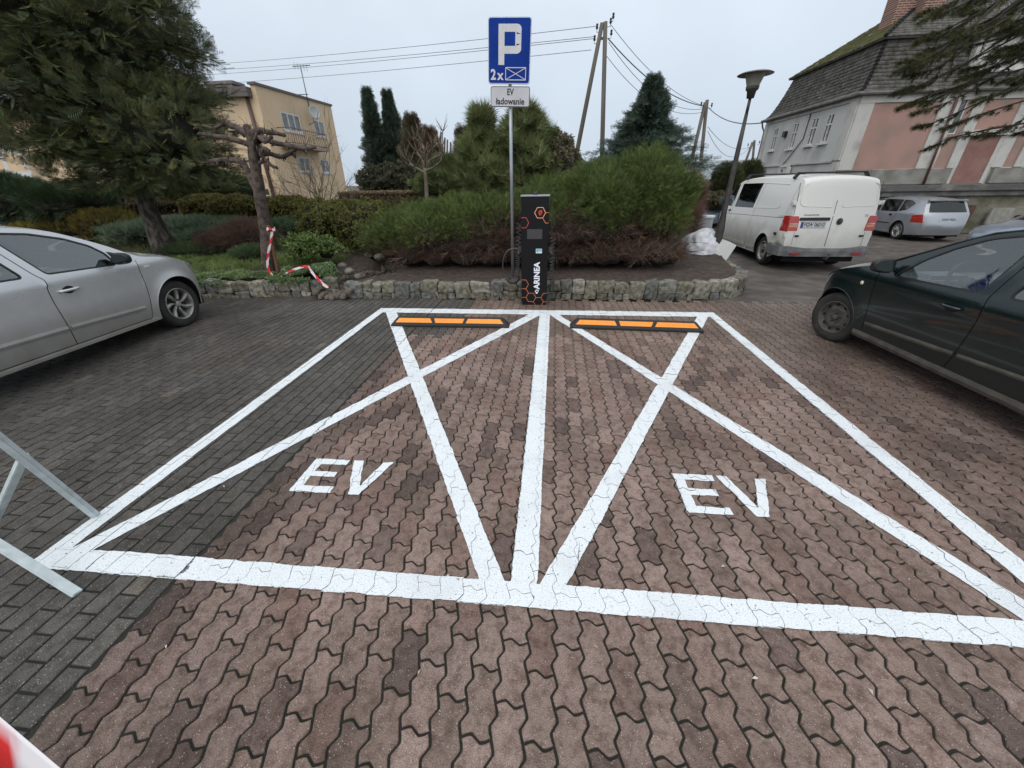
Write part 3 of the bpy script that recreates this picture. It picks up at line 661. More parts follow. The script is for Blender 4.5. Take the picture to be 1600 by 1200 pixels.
def tiled_slope(name, prof, edge, m, tw=.16, parent=ob, th=.022, jag=.01, gap=.006):
    """prof: list of t->3D interpolating functions: edge(t, s) gives the point at height t in [0,1] and run s in [0,1]; overlapping tile courses as real steps"""
    V, Fc, C = [], [], []
    rows = prof
    for r_ in range(rows):
        t0, t1 = r_ / rows, (r_ + 1) / rows; a, b = Vector(edge(t0, 0)), Vector(edge(t0, 1)); L_ = (b - a).length; n = max(2, int(L_ / tw))
        up = (Vector(edge(t1, .5)) - Vector(edge(t0, .5))).normalized(); nrm = (b - a).normalized().cross(up); 
        if nrm.z < 0 and abs(nrm.z) > .01: nrm = -nrm
        off = .5 * (r_ % 2)
        for k in range(-1, n + 1):
            s0, s1 = max(0, (k + off) / n + gap / L_), min(1, (k + 1 + off) / n)
            if s1 <= s0 + .001: continue
            dz = random.uniform(-jag, jag); lift = random.uniform(.6, 1.3) * th
            p = [Vector(edge(t0, s0)) + nrm * lift - up * (.01 + dz), Vector(edge(t0, s1)) + nrm * lift - up * (.01 + dz), Vector(edge(min(1, t1 + .1 / rows), s1)), Vector(edge(min(1, t1 + .1 / rows), s0))]
            b0 = len(V); V += [tuple(q) for q in p] + [tuple(p[0] - nrm * lift), tuple(p[1] - nrm * lift)]
            Fc += [(b0, b0 + 1, b0 + 2, b0 + 3), (b0 + 4, b0 + 5, b0 + 1, b0)]; c = random.uniform(.78, 1.15); C += [(c, c * random.uniform(.95, 1.03), c * random.uniform(.9, 1.02))] * 6
    return mk(name, fast_mesh(name, V, Fc, False, np.array(C)), m, parent)
ov = .14; zE, zB = 4.13, 5.60
def inset(t):       # bell-cast mansard profile
    return -ov + .62 * (t ** .62)
def mans_l(t, s):
    i = inset(t); z = zE + (zB - zE) * t; return (BX + i, BYF - i + (BY + i - (BYF - i)) * s, z)
def mans_f(t, s):
    i = inset(t); z = zE + (zB - zE) * t; return (BX + i + (BXR - BX - i) * s, BY + i, z)
tiled_slope('mansard_roof', 13, mans_l, ROOFT); tiled_slope('mansard_roof', 13, mans_f, ROOFT)
def mans_b(t, s):
    i = inset(t); z = zE + (zB - zE) * t; return (BX + i + (BXR - BX - i) * (1 - s), BYF - i, z)
tiled_slope('mansard_roof', 8, mans_b, ROOFT)
i1 = inset(1) - .16; zU = zB + .03; pk = 2.15; zK = zU + .66 * pk
def up_l(t, s):
    i = i1 + pk * t; return (BX + i, BYF - i + (BY + i - (BYF - i)) * s, zU + (zK - zU) * t)
def up_f(t, s):
    i = i1 + pk * t; return (BX + i + (BXR - BX - i) * s, BY + i, zU + (zK - zU) * t)
def up_b(t, s):
    i = i1 + pk * t; return (BX + i + (BXR - BX - i) * (1 - s), BYF - i, zU + (zK - zU) * t)
tiled_slope('upper_roof', 15, up_l, MOSST, jag=.02); tiled_slope('upper_roof', 15, up_f, ROOFT); tiled_slope('upper_roof', 10, up_b, MOSST)
t = MB()      # boards under the upper eave, hip ridges, gutter
t.box((BX + i1 + .01, BY + i1 + .01, zB - .03), (BXR, BYF - i1 - .01, zU - .002))
t.build('eave_boards', mat('dark_board', (.05, .045, .04), .9, var=.3, vscale=8), ob)
t = MB()
for f in (mans_l, up_l):
    for k in range(14): 
        a, b = Vector(f(k / 14, 1)), Vector(f((k + 1.1) / 14, 1)); t.tube([a + Vector((-.01, -.01, .03)), b + Vector((-.01, -.01, .02))], [.06, .045], 6)
t.build('hip_tiles', ROOFT, ob)
t = MB(); t.tube([(BX - ov - .05, BYF + ov, zE - .02), (BX - ov - .05, BY - ov - .05, zE - .02), (BXR, BY - ov - .05, zE - .02)], .055, 8, smooth=False)
t.tube([(BX - ov - .05, BYF + .1, zE - .05), (BX - ov + .02, BYF + .1, zE - .25), (BX - .05, BYF - .02, zE - .45), (BX - .05, BYF - .02, .2)], .035, 6); t.build('gutter', mat('gutter', (.17, .155, .145), .6, metal=.3, var=.4, vscale=6), ob)
t = MB(); t.box((BX - ov - .02, BY - ov - .02, 4.06), (BXR, BYF + ov, 4.115)); t.build('soffit', mat('soffit', (.10, .09, .08), .9), ob)
CHB, n_, b_ = node_mat('chimney_bricks'); bt = n_.nodes.new('ShaderNodeTexBrick'); bt.inputs['Scale'].default_value = 1; bt.inputs['Brick Width'].default_value = .21; bt.inputs['Row Height'].default_value = .065; bt.inputs['Mortar Size'].default_value = .010; bt.inputs['Color1'].default_value = (.22, .085, .06, 1); bt.inputs['Color2'].default_value = (.12, .055, .045, 1); bt.inputs['Mortar'].default_value = (.33, .28, .24, 1)
tc_ = n_.nodes.new('ShaderNodeTexCoord'); mp_ = n_.nodes.new('ShaderNodeMapping'); mp_.inputs['Rotation'].default_value = (PI / 2, 0, 0); n_.links.new(tc_.outputs['Object'], mp_.inputs[0]); n_.links.new(mp_.outputs[0], bt.inputs['Vector']); n_.links.new(bt.outputs['Color'], b_.inputs['Base Color']); b_.inputs['Roughness'].default_value = .95
for x0, x1, y_ in ((1398, 1430, 18.4), (1440, 1472, 18.0)):
    a_, b_ = GY(x0, 20, y_), GY(x1, 20, y_); t = MB(); ht = 7.9 if x0 < 1400 else 6.9
    t.box((a_.x, y_, 5.6), (b_.x, y_ + .6, ht)); t.box((a_.x - .05, y_ - .05, ht - .45), (b_.x + .05, y_ + .65, ht - .33)); t.build('chimney', CHB, ob)
# dormer on the right slope
dm = MB(); dm.box((12.95, 16.75, 4.25), (14.55, 18.2, 5.45)); d_ = dm.build('dormer', mat('dormer_render', (.55, .54, .50), .9, c2=(.3, .29, .27), vscale=3, bump=.01, bscale=30), ob)
window(ob, wall_fn('Y', 16.73), 13.15, 13.62, 4.62, 5.32, 0, transom=5.0, fw=.04, sill=.05); window(ob, wall_fn('Y', 16.73), 13.9, 14.35, 4.62, 5.32, 0, transom=5.0, fw=.04, sill=.05)
dm = MB(); dm.box((12.8, 16.6, 5.45), (14.7, 18.4, 5.55)); dm.build('dormer_roof', mat('dormer_roof', (.1, .09, .08), .9), ob)
# meter boxes on the grey side wall
mb_ = MB(); wbox(mb_, fl, 19.55, 20.35, 1.86, 2.12, .06, .2); wbox(mb_, fl, 19.65, 20.2, 2.12, 2.18, .06, .24); mb_.build('cabinet', WHITEPAINT, setp(thing('air_unit', 'white wall box with dark round vent on the grey side wall above the van', 'wall unit', (BX - .1, 19.9, 2))))
mb_ = MB(); mb_.lathe([(0, -.225), (.05, -.225), (.055, -.19)], (BX, 19.95, 1.99), 14, axis='X'); mb_.build('vent', BLACK, bpy.data.objects['air_unit'])
mb_ = MB(); mb_.tube([fl(19.3, 3.98, .03), fl(19.35, 3.1, .03), fl(20.0, 2.5, .04), fl(20.4, 2.22, .04)], .018, 5); mb_.box((BX - .13, 20.75, 3.28), (BX - .01, 20.95, 3.5)); mb_.build('service_cable', BLACK, ob)
# --- greenhouse
gh = thing('greenhouse', 'pale glass greenhouse with white frame behind the clipped thujas', 'greenhouse', (7.5, 24, 0))
GY0 = 24.; g0, g1 = GY(1100, 250, GY0), GY(1205, 246, GY0); gz = GY(1110, 290, GY0).z
GF = mat('greenhouse_frame', (.5, .52, .52), .6); t = MB(); t2 = MB()
X0_, X1_ = g0.x - 1.2, g1.x + 3; zr_ = g0.z; ze = GY(1110, 275, GY0).z
for (xa, xb) in ((GY(1090, 250, GY0).x - 2.5, GY(1103, 250, GY0).x), (GY(1103, 250, GY0).x, X1_)):
    for yy_, zz_ in ((GY0, .2), (GY0, ze), (GY0 + 2.2, zr_), (GY0 + 4.4, ze)):
        t.bar((xa, yy_, zz_), (xb, yy_, zz_), .07, .09)
    n_ = max(2, int((xb - xa) / .55))
    for k in range(n_ + 1):
        x = xa + (xb - xa) * k / n_
        t.bar((x, GY0, 0), (x, GY0, ze), .04, .05, (0, 1, 0)); t.bar((x, GY0, ze), (x, GY0 + 2.2, zr_), .04, .05); t.bar((x, GY0 + 2.2, zr_), (x, GY0 + 4.4, ze), .04, .05)
    t2.add([(xa, GY0 + .01, 0), (xb, GY0 + .01, 0), (xb, GY0 + .01, ze), (xa, GY0 + .01, ze)], [(0, 1, 2, 3)]); t2.add([(xa, GY0, ze), (xb, GY0, ze), (xb, GY0 + 2.2, zr_ - .02), (xa, GY0 + 2.2, zr_ - .02)], [(0, 1, 2, 3)]); t2.add([(xa, GY0 + 4.4, ze), (xb, GY0 + 4.4, ze), (xb, GY0 + 2.2, zr_ - .02), (xa, GY0 + 2.2, zr_ - .02)], [(0, 1, 2, 3)])
    t2.add([(xa, GY0, 0), (xa, GY0 + 4.4, 0), (xa, GY0 + 4.4, ze), (xa, GY0 + 2.2, zr_), (xa, GY0, ze)], [(0, 1, 2, 3, 4)])
t.build('frame', GF, gh); t2.build('glazing', glass('greenhouse_glass', (.62, .66, .64), .1, .2), gh, fix=False)
# --- small background fence and outbuilding left of the house
fe = thing('fence', 'grey slatted fence behind the big conifer trunk', 'fence', (-16, 15, 0))
t = MB(); a_, b_ = GY(150, 282, 15), GY(400, 300, 15)
for k in range(6): t.box((a_.x - 3, 15, .25 + k * .24), (b_.x + .5, 15.03, .45 + k * .24))
t.build('slats', mat('grey_slats', (.12, .12, .125), .8, var=.4, vscale=5), fe)
for k in range(6):
    x = a_.x - 2 + (b_.x - a_.x + 2) * k / 5; q = MB(); q.box((x, 14.93, 0), (x + .08, 15.0, 1.8)); q.build('post', mat('fence_post', (.2, .2, .19), .8), fe)

# ------------------------------------------------------------------ street objects
ZB = .25
# --- EV charger
cxa, cxb, cy_ = -.462, -.070, 5.93
ev = thing('ev_charger', 'tall black charging column with orange hexagons and white lettering', 'charger', ((cxa + cxb) / 2, cy_, 0))
CHM = mat('charger_black', (.006, .006, .0075), .4, spec=.22)
t = MB(); t.box((cxa, cy_, .03), (cxb, cy_ + .2, 1.545)); t.build('body', CHM, ev, bevel=.004)
t = MB(); t.box((cxa + .01, cy_ + .01, .0), (cxb - .01, cy_ + .19, .03)); t.build('base', DARK, ev)
t = MB(); t.box((cxa - .008, cy_ - .008, 1.545), (cxb + .008, cy_ + .21, 1.562)); t.build('top_cap', mat('cap_alu', (.42, .43, .44), .4, metal=.7), ev)
t = MB(); t.lathe([(0, 1.60), (.02, 1.6), (.03, 1.59), (.03, 1.562)], ((cxa + cxb) / 2 - .0, cy_ + .1, 0), 16); t.build('antenna_dome', BLACK, ev)
t = MB(); t.box((cxa + .085, cy_ - .004, .985), (cxa + .305, cy_ - .0005, 1.12)); t.build('screen', mat('charger_screen', (.055, .052, .055), .25), ev)
FY = cy_ - .0012
def cp(u, v): return (cxa + u, FY, v)
t = MB(); t.box((cxa + .215, cy_ - .003, .785), (cxa + .305, cy_ - .0006, .848)); st_ = t.build('sticker', mat('sticker_white', (.6, .68, .74), .5), ev)
t = MB(); t.box((cxa + .222, cy_ - .0042, .805), (cxa + .255, cy_ - .0031, .843)); t.box((cxa + .262, cy_ - .0042, .818), (cxa + .298, cy_ - .0031, .841)); mk('sticker_print', t.mesh('p'), mat('sticker_blue', (.10, .35, .58), .5), st_)
OR1 = mat('hex_orange', (.80, .24, .10), .5); OR2 = mat('hex_cream', (.80, .42, .22), .5); OR3 = mat('hex_red', (.55, .07, .05), .5)
def hexes(name, cs, rad, m, wd=.006, clipx=True, segs=None):
    t = MB()
    for ci, (u, v) in enumerate(cs):
        for k in range(6):
            a0, a1 = k * PI / 3, (k + 1) * PI / 3; p = Vector((u + rad * math.cos(a0), v + rad * math.sin(a0))); q = Vector((u + rad * math.cos(a1), v + rad * math.sin(a1)))
            lo, hi = .002, cxb - cxa - .002
            if p.x > q.x: p, q = q, p
            if q.x <= lo or p.x >= hi: continue
            if p.x < lo: p = p + (q - p) * (lo - p.x) / (q.x - p.x)
            if q.x > hi: q = p + (q - p) * (hi - p.x) / (q.x - p.x)
            n = Vector((-(q - p).y, (q - p).x)).normalized() * wd / 2; e_ = (q - p).normalized() * wd * .3
            t.add([(cxa + z.x, FY - .0004 * (k % 2) - .0001 * ci, z.y) for z in (p - n - e_, q - n + e_, q + n + e_, p + n - e_)], [(0, 1, 2, 3)])
    t.build(name, m, ev, fix=False)
r6 = .078
hexes('hexagon_line', [(.268, 1.335)], r6, OR2, .008); hexes('hexagon_line', [(.268 + 1.5 * r6, 1.335 - .866 * r6)], r6, OR1)
hexes('hexagon_line', [(.03, 1.205)], r6, OR3, .007)
hexes('hexagon_line', [(.03, .325), (.03, .325 - 1.732 * r6), (.03 + 1.5 * r6, .325 - 2.598 * r6), (.03 + 3 * r6, .325 - 3.464 * r6), (.03 + 4.5 * r6, .325 - 2.598 * r6)], r6, OR1, .005)
t = MB()      # emblem inside the top hexagon: rounded shield with a slash, plain red
sh = [(-.024, .022), (.012, .036), (.028, .030), (.030, -.002), (.012, -.03), (-.004, -.038), (-.020, -.018)]
t.prism(sh, lambda p: cp(.268 + p[0], 1.335 + p[1]), lambda p: (cxa + .268 + p[0], FY - .0015, 1.335 + p[1])); t.build('emblem', mat('emblem_red', (.62, .045, .03), .5), ev)
t = MB()
for q in ([(-.014, .012), (.014, .020), (.014, .012), (-.014, .003)], [(-.004, -.004), (.014, .002), (.010, -.014), (.0, -.020)]): t.prism(q, lambda p: (cxa + .268 + p[0], FY - .0016, 1.335 + p[1]), lambda p: (cxa + .268 + p[0], FY - .0026, 1.335 + p[1]))
t.build('emblem_cutout', CHM, ev)
LW = mat('white_lettering', (.78, .80, .84), .5)
me = text_mesh('ARINEA', .118, .0042, .0006, lambda c: Vector((cxa + .238 - c.y, FY - .001, .455 + c.x)), sx=.98); mk('lettering', me, LW, ev)
t = MB()      # logo under the word
for q in ([(-.030, -.006), (.002, .030), (.0, .004), (-.012, -.010)], [(.010, .030), (.038, .004), (.030, -.008), (.006, .014)], [(-.016, -.018), (.030, -.012), (.012, -.040), (-.006, -.040)]):
    t.prism([(p[0], p[1]) for p in q], lambda p: (cxa + .232 + p[0], FY - .0004, .222 + p[1]), lambda p: (cxa + .232 + p[0], FY - .0016, .222 + p[1]))
t.build('logo', LW, ev)
CAB = mat('cable_black', (.035, .036, .037), .3, spec=.6)
def coil(p0, p1, r, n, rad=.007, sag=0, r2=None):
    p0, p1 = Vector(p0), Vector(p1); d = (p1 - p0); up = Vector((1, 0, 0)) if abs(d.normalized().x) < .8 else Vector((0, 0, 1)); a = d.cross(up).normalized(); b = d.cross(a).normalized(); pts = []
    for i in range(n * 12 + 1):
        t_ = i / (n * 12); ang = 2 * PI * i / 12; c = p0 + d * t_ + Vector((0, 0, -sag * math.sin(PI * t_))); rr = r if r2 is None else r + (r2 - r) * t_
        pts.append(c + a * rr * math.cos(ang) + b * rr * math.sin(ang))
    return pts
def arc_coil(c, R_, a0, a1, r, n):
    pts = []
    for i in range(n * 12 + 1):
        t_ = i / (n * 12); th = a0 + (a1 - a0) * t_; ang = 2 * PI * i / 12; rad_ = Vector((math.cos(th), 0, math.sin(th)))
        pts.append(Vector(c) + rad_ * (R_ + r * math.cos(ang)) + Vector((0, 1, 0)) * r * math.sin(ang))
    return pts
for sgn in (-1, 1):
    xs = cxa - .03 if sgn < 0 else cxb + .04; yy_ = cy_ + .09
    t = MB()
    if sgn < 0:
        t.tube(coil((xs - .016, yy_, 1.19), (xs - .026, yy_, .84), .032, 6), .005, 6); t.tube(coil((xs - .03, yy_, .83), (xs - .045, yy_, .41), .032, 13), .0058, 6)
        t.tube(arc_coil((xs - .115, yy_, .42), .085, 0, -PI * .95, .028, 20), .0065, 6)
        t.tube(catmull([(xs - .20, yy_, .42), (xs - .26, yy_, .50), (xs - .255, yy_, .68), (xs - .19, yy_, .80), (xs - .09, yy_, .84), (xs, yy_, .83)], 8), .011, 7)
        t.tube(catmull([(xs + .01, yy_, 1.25), (xs - .004, yy_, 1.32), (xs + .03, yy_, 1.38)], 6), .007, 6)
    else:
        t.tube(coil((xs + .012, yy_, 1.0), (xs + .02, yy_, .5), .042, 10), .005, 6); t.tube(coil((xs - .01, yy_ + .03, .78), (xs + .03, yy_ + .03, .22), .04, 13), .0058, 6)
        t.tube(coil((xs + .045, yy_, .40), (xs + .03, yy_, .19), .03, 9), .0065, 6)
        t.tube(catmull([(xs, yy_, 1.40), (xs + .025, yy_, 1.34), (xs + .01, yy_, 1.15), (xs + .012, yy_, 1.0)], 8), .006, 6)
    t.build('charging_cable', CAB, ev)
    t = MB(); t.box((xs - .03, yy_ - .05, .78), (xs + .03, yy_ + .05, .87)); t.tube([(xs - .01 * sgn, yy_ - .04, .80), (xs + .035 * sgn, yy_ - .05, .76)], .022, 8); t.build('plug_holder', CAB, ev, bevel=.008)

# --- parking sign
sx_, sy_ = -.735, 6.83
sg = thing('road_sign', 'blue parking sign with white plate below on a grey steel post', 'sign', (sx_, sy_, .2))
kz = 6.83 / 8.0
def zz(z8): return H + (z8 - H) * kz
ztop, zbot, zp1, zp0 = zz(4.035), zz(3.185), zz(3.155), zz(2.868); hw = .349 * kz; hw2 = .345 * kz; xc = -.808 * kz
STEEL = mat('galvanised_post', (.40, .42, .44), .42, metal=.6, c2=(.27, .29, .31), vscale=14, stretch=(1, 1, .2))
t = MB(); t.tube([(xc - .0, sy_ + .045, .1), (xc, sy_ + .045, ztop - .03)], .026, 16); t.build('post', STEEL, sg)
def rrect(x0, x1, z0, z1, r, n=5):
    o = []
    for cx, cz, a in ((x1 - r, z1 - r, 0), (x0 + r, z1 - r, 90), (x0 + r, z0 + r, 180), (x1 - r, z0 + r, 270)):
        for k in range(n + 1): t_ = math.radians(a + 90 * k / n); o.append((cx + r * math.cos(t_), cz + r * math.sin(t_)))
    return o
def plate(name, x0, x1, z0, z1, r, m, y0, y1, parent):
    t = MB(); t.prism(rrect(x0, x1, z0, z1, r), lambda p: (p[0], y0, p[1]), lambda p: (p[0], y1, p[1])); return t.build(name, m, parent)
BLUE = mat('sign_blue', (.001, .024, .20), .6, c2=(.002, .036, .26), vscale=3, spec=.15); SW = mat('sign_white', (.60, .60, .62), .5, var=.12, vscale=5); SBK = mat('sign_black', (.02, .02, .022), .5); SBACK = mat('sign_back', (.35, .36, .38), .4, metal=.5)
pl = plate('sign_panel', xc - hw, xc + hw, zbot, ztop, .035, SBACK, sy_ + .012, sy_ - .004, sg)
plate('panel_border', xc - hw + .003, xc + hw - .003, zbot + .003, ztop - .003, .033, mat('border_white', (.5, .58, .72), .5), sy_ - .0045, sy_ - .006, pl); plate('blue_face', xc - hw + .011, xc + hw - .011, zbot + .011, ztop - .011, .028, BLUE, sy_ - .0065, sy_ - .0075, pl)
PW = 2 * hw; PHh = ztop - zbot
def sp_(u, v): return (xc - hw + u * PW, sy_, ztop - v * PHh)     # unit coords on the panel, v downwards
def strip(polys, name, m, parent, y0=-.009, y1=-.0078, pan=sp_):
    t = MB()
    for q in polys: t.prism(q, lambda p: (pan(*p)[0], sy_ + y1, pan(*p)[2]), lambda p: (pan(*p)[0], sy_ + y0, pan(*p)[2]))
    t.build(name, m, parent)
# P as a ring bowl: measured from the photo
ob_ = []; ib_ = []
px0, px1, py0, py1 = .245, .775, .100, .535
for k in range(9):
    a = PI / 2 - PI * k / 8 / 1
ring_o = [(px0, py0)] + [(px1 - .11 + .11 * math.sin(a * PI / 16), py0 + .07 - .07 * math.cos(a * PI / 16)) for a in range(0, 9)] + [(px1 - .11 + .11 * math.cos(a * PI / 16), py1 - .07 + .07 * math.sin(a * PI / 16)) for a in range(0, 9)] + [(px0, py1)]
ix0, ix1, iy0, iy1 = .385, .635, .215, .420
quads = [[(px0, py0), (ix0, py0), (ix0, .705), (px0, .705)],
         [(ix0, py0), (px1 - .11, py0), (px1 - .11, iy0), (ix0, iy0)], [(ix0, iy1), (px1 - .11, iy1), (px1 - .11, py1), (ix0, py1)],
         [(px1 - .11, py0)] + [(px1 - .11 + .11 * math.sin(a * PI / 16), py0 + .07 - .07 * math.cos(a * PI / 16)) for a in range(1, 9)] + [(px1, iy0 + .03), (px1 - .11, iy0 + .03)],
         [(ix1, iy0), (px1, iy0 + .03), (px1, iy1 - .03), (ix1, iy1)],
         [(px1 - .11, iy1 - .03), (px1, iy1 - .03)] + [(px1 - .11 + .11 * math.cos(a * PI / 16), py1 - .07 + .07 * math.sin(a * PI / 16)) for a in range(0, 9)]]
strip(quads, 'letter', SW, pl)
def wid(s_, size, u, v, name, m, parent, th=.0035, pan=sp_, sx=1.):
    me = text_mesh(s_, size, th, .0005, lambda c: Vector((pan(u, v)[0] + c.x, sy_ - .0088, pan(u, v)[2] + c.y)), sx=sx); mk(name, me, m, parent)
wid('2', .165, .125, .862, 'numeral', SW, pl, .005, sx=.92); wid('x', .155, .295, .868, 'letter', SW, pl, .0045)
def seg2(a, b, w_):
    a = Vector(a); b = Vector(b); d = (b - a); n = Vector((-d.y, d.x)).normalized() * w_; n = Vector((n.x, n.y)); return [tuple(a + n), tuple(b + n), tuple(b - n), tuple(a - n)]
ex0, ex1, ey0, ey1 = .415, .905, .745, .935
strip([seg2((ex0, ey0), (ex1, ey0), .007), seg2((ex0, ey1), (ex1, ey1), .007), seg2((ex0 + .006, ey0), (ex0 + .006, ey1), .008), seg2((ex1 - .006, ey0), (ex1 - .006, ey1), .008)], 'envelope_symbol', SW, pl)
strip([seg2((ex0, ey0), (ex1, ey1), .006)], 'envelope_symbol', SW, pl, -.0097, -.0091); strip([seg2((ex0, ey1), (ex1, ey0), .006)], 'envelope_symbol', SW, pl, -.0103, -.0098)
p2 = plate('text_plate', xc - hw2 + .012, xc + hw2 - .006, zp0, zp1, .03, SBACK, sy_ + .012, sy_ - .003, sg)
plate('plate_border', xc - hw2 + .013, xc + hw2 - .007, zp0 + .002, zp1 - .002, .029, SBK, sy_ - .0035, sy_ - .0055, p2); plate('white_face', xc - hw2 + .021, xc + hw2 - .015, zp0 + .010, zp1 - .010, .022, mat('plate_white', (.52, .52, .54), .5, var=.1, vscale=6), sy_ - .006, sy_ - .0072, p2)
zc_ = (zp0 + zp1) / 2
for s_, dz, size in (('EV', .052, .108), ('ładowanie', -.058, .108)):
    me = text_mesh(s_, size, .0032, .0005, lambda c: Vector((xc + .004 + c.x, sy_ - .0085, zc_ + dz + c.y)), sx=.93 if s_ != 'EV' else .8, spacing=1.02); mk('lettering', me, SBK, p2)
for z_ in (ztop - .12, zbot + .13, zc_):
    t = MB(); t.box((xc - .05, sy_ + .012, z_ - .02), (xc + .05, sy_ + .075, z_ + .02)); t.build('clamp', STEEL, sg, bevel=.004)

# --- rubber wheel stops
RB = mat('stop_rubber', (.016, .016, .017), .7, bump=.001, bscale=120); YL = mat('reflective_orange', (.85, .30, .015), .4, c2=(.80, .24, .012), vscale=30)
def wheel_stop(x0, x1, y0, y1, label, lh=.115):
    th = thing('wheel_stop', label, 'wheel stop', ((x0 + x1) / 2, (y0 + y1) / 2, 0), group='rubber wheel stops at the head of the bays')
    yA, yB = min(y0, y1), max(y0, y1); D = .155; ym = (y0 + y1) / 2; e_ = .09
    sl = (y1 - y0) / (x1 - x0)
    def pt(x, dy, z): return (x, ym + sl * (x - (x0 + x1) / 2) + dy, z)
    vs = [pt(x0, -D / 2, 0), pt(x1, -D / 2, 0), pt(x1, D / 2, 0), pt(x0, D / 2, 0), pt(x0 + .01, -D / 2, .03), pt(x1 - .01, -D / 2, .03), pt(x1 - .01, D / 2, .03), pt(x0 + .01, D / 2, .03), pt(x0 + e_, -.02, lh), pt(x1 - e_, -.02, lh), pt(x1 - e_, .045, lh), pt(x0 + e_, .045, lh)]
    fs = [(0, 1, 5, 4), (1, 2, 6, 5), (2, 3, 7, 6), (3, 0, 4, 7), (4, 5, 9, 8), (5, 6, 10, 9), (6, 7, 11, 10), (7, 4, 8, 11), (8, 9, 10, 11), (3, 2, 1, 0)]
    MB().add(vs, fs).build('rubber_body', RB, th, bevel=.006)
    segs = [(x0 + .075, x0 + .075 + (x1 - x0 - .15) * .345), (x0 + .075 + (x1 - x0 - .15) * .375, x0 + .075 + (x1 - x0 - .15) * .625), (x0 + .075 + (x1 - x0 - .15) * .655, x1 - .075)]
    for i, (a, b) in enumerate(segs):
        def sf(x, t_): # slope face
            q = pt(x, -D / 2 + (D / 2 - .02) * t_, .03 + (lh - .03) * t_); nn = Vector((0, -(lh - .03), D / 2 - .02)).normalized() * .003; return (q[0], q[1] + nn.y, q[2] + nn.z)
        k0_ = .0 if i == 0 else .03; k1_ = .0 if i == 2 else -.03
        q = [sf(a, .32), sf(b, .32), sf(b - (.05 if i == 2 else k1_ * -.6 if i == 0 else -.018), .93), sf(a + (.05 if i == 0 else -.018 if i == 1 else .018), .93)]
        if i == 0: q[2] = sf(b - .03, .93)
        if i == 1: q[0] = sf(a, .32); q[3] = sf(a - .02 + .0, .93); q[2] = sf(b + .025, .93)
        if i == 2: q[3] = sf(a + .03, .93)
        MB().add(q, [(0, 1, 2, 3)]).build('reflective_strip', YL, th, fix=False)
    for k in range(4):
        x = x0 + .16 + (x1 - x0 - .32) * k / 3; MB().lathe([(0, lh + .006), (.012, lh + .006), (.014, lh - .002)], pt(x, .015, 0), 10).build('bolt', BLACK, th)
    MB().box((x0 + .02, ym - .04 + .0, .001), (x0 + .021, ym - .039, .002))
    return th
wheel_stop(-2.175, -.545, 4.88, 4.89, 'black rubber wheel stop with three orange strips, left bay')
wheel_stop(.26, 1.935, 4.93, 4.85, 'black rubber wheel stop with three orange strips, right bay')

# --- street lamp
lx, ly = 3.72 / 9.6 * 8.9, 8.9
def lz(z): return H + (z - H) * ly / 9.6
lp = thing('street_lamp', 'dark leaning-neck street lamp with wide flat hood beside the van', 'street lamp', (lx, ly, 0))
LM = mat('lamp_dark_steel', (.028, .027, .027), .6, c2=(.06, .052, .046), vscale=7, bump=.002, bscale=40)
zs_ = [0, lz(.8), lz(.95), lz(1.5), lz(2.9), lz(3.08), lz(3.2)]
t = MB(); t.tube([(lx, ly, zs_[0]), (lx + .0, ly, lz(.75)), (lx, ly, lz(1.02)), (lx + .005, ly, lz(2.3)), (lx + .01, ly, lz(2.85))], [.085, .082, .055, .042, .03], 14); t.build('pole', LM, lp)
t = MB(); t.tube([(lx + .01, ly, lz(2.84)), (lx + .012, ly, lz(3.1))], .026, 10); t.lathe([(.0, 0), (.06, 0), (.075, .10), (.10, .12), (.11, .17), (.0, .17)], (lx + .012, ly, lz(3.1)), 18); t.build('neck', LM, lp)
t = MB(); t.lathe([(.095, 0), (.155, .18), (.165, .19)], (lx + .012, ly, lz(3.27)), 24); t.build('diffuser', mat('lamp_diffuser', (.20, .20, .17), .25, c2=(.32, .32, .28), vscale=3, stretch=(1, 1, .2)), lp)
t = MB(); t.lathe([(.0, .05), (.10, .046), (.24, .022), (.29, 0), (.288, -.005), (.16, .0), (0, .006)], (lx + .012, ly, lz(3.47)), 40); t.build('hood', mat('lamp_hood', (.15, .15, .145), .6, c2=(.08, .078, .07), vscale=6), lp)

# --- wooden utility poles and wires
WOOD = mat('grey_wood', (.135, .12, .10), .9, c2=(.075, .066, .055), vscale=5, bump=.008, bscale=30, stretch=(1, 1, .08), detail=8)
def insul(parent, p, side):
    t = MB(); t.tube([Vector(p), Vector(p) + Vector((side * .18, 0, 0)), Vector(p) + Vector((side * .18, 0, .12))], .014, 5); t.lathe([(0, .34), (.05, .33), (.06, .27), (.04, .24), (.065, .19), (.05, .12), (0, .12)], Vector(p) + Vector((side * .18, 0, 0)), 8); t.build('insulator', BLACK, parent)
def pole(label, tops, bots, Y, r0, r1, ins=()):
    p0 = GY(*bots[0], Y); th = thing('utility_pole', label, 'utility pole', (p0.x, Y, 0), group=None)
    for (tx, b) in zip(tops, bots):
        a, c = GY(*tx, Y), GY(*b, Y); d = (c - a); c = a + d * ((a.z + .5) / (a.z - c.z)); 
        t = MB(); t.tube([c, a], [r0, r1], 10); t.build('timber', WOOD, th)
    for (x, y, s_) in ins: insul(th, GY(x, y, Y), s_)
    return th
Y1 = 26.
pole('grey wooden A-shaped utility pole rising behind the juniper mound', [(941, 36), (946, 34)], [(899, 250), (941, 228)], Y1, .15, .105, [(938, 50, -1), (934, 68, -1), (948, 42, 1), (949, 60, 1), (952, 34, 1)])
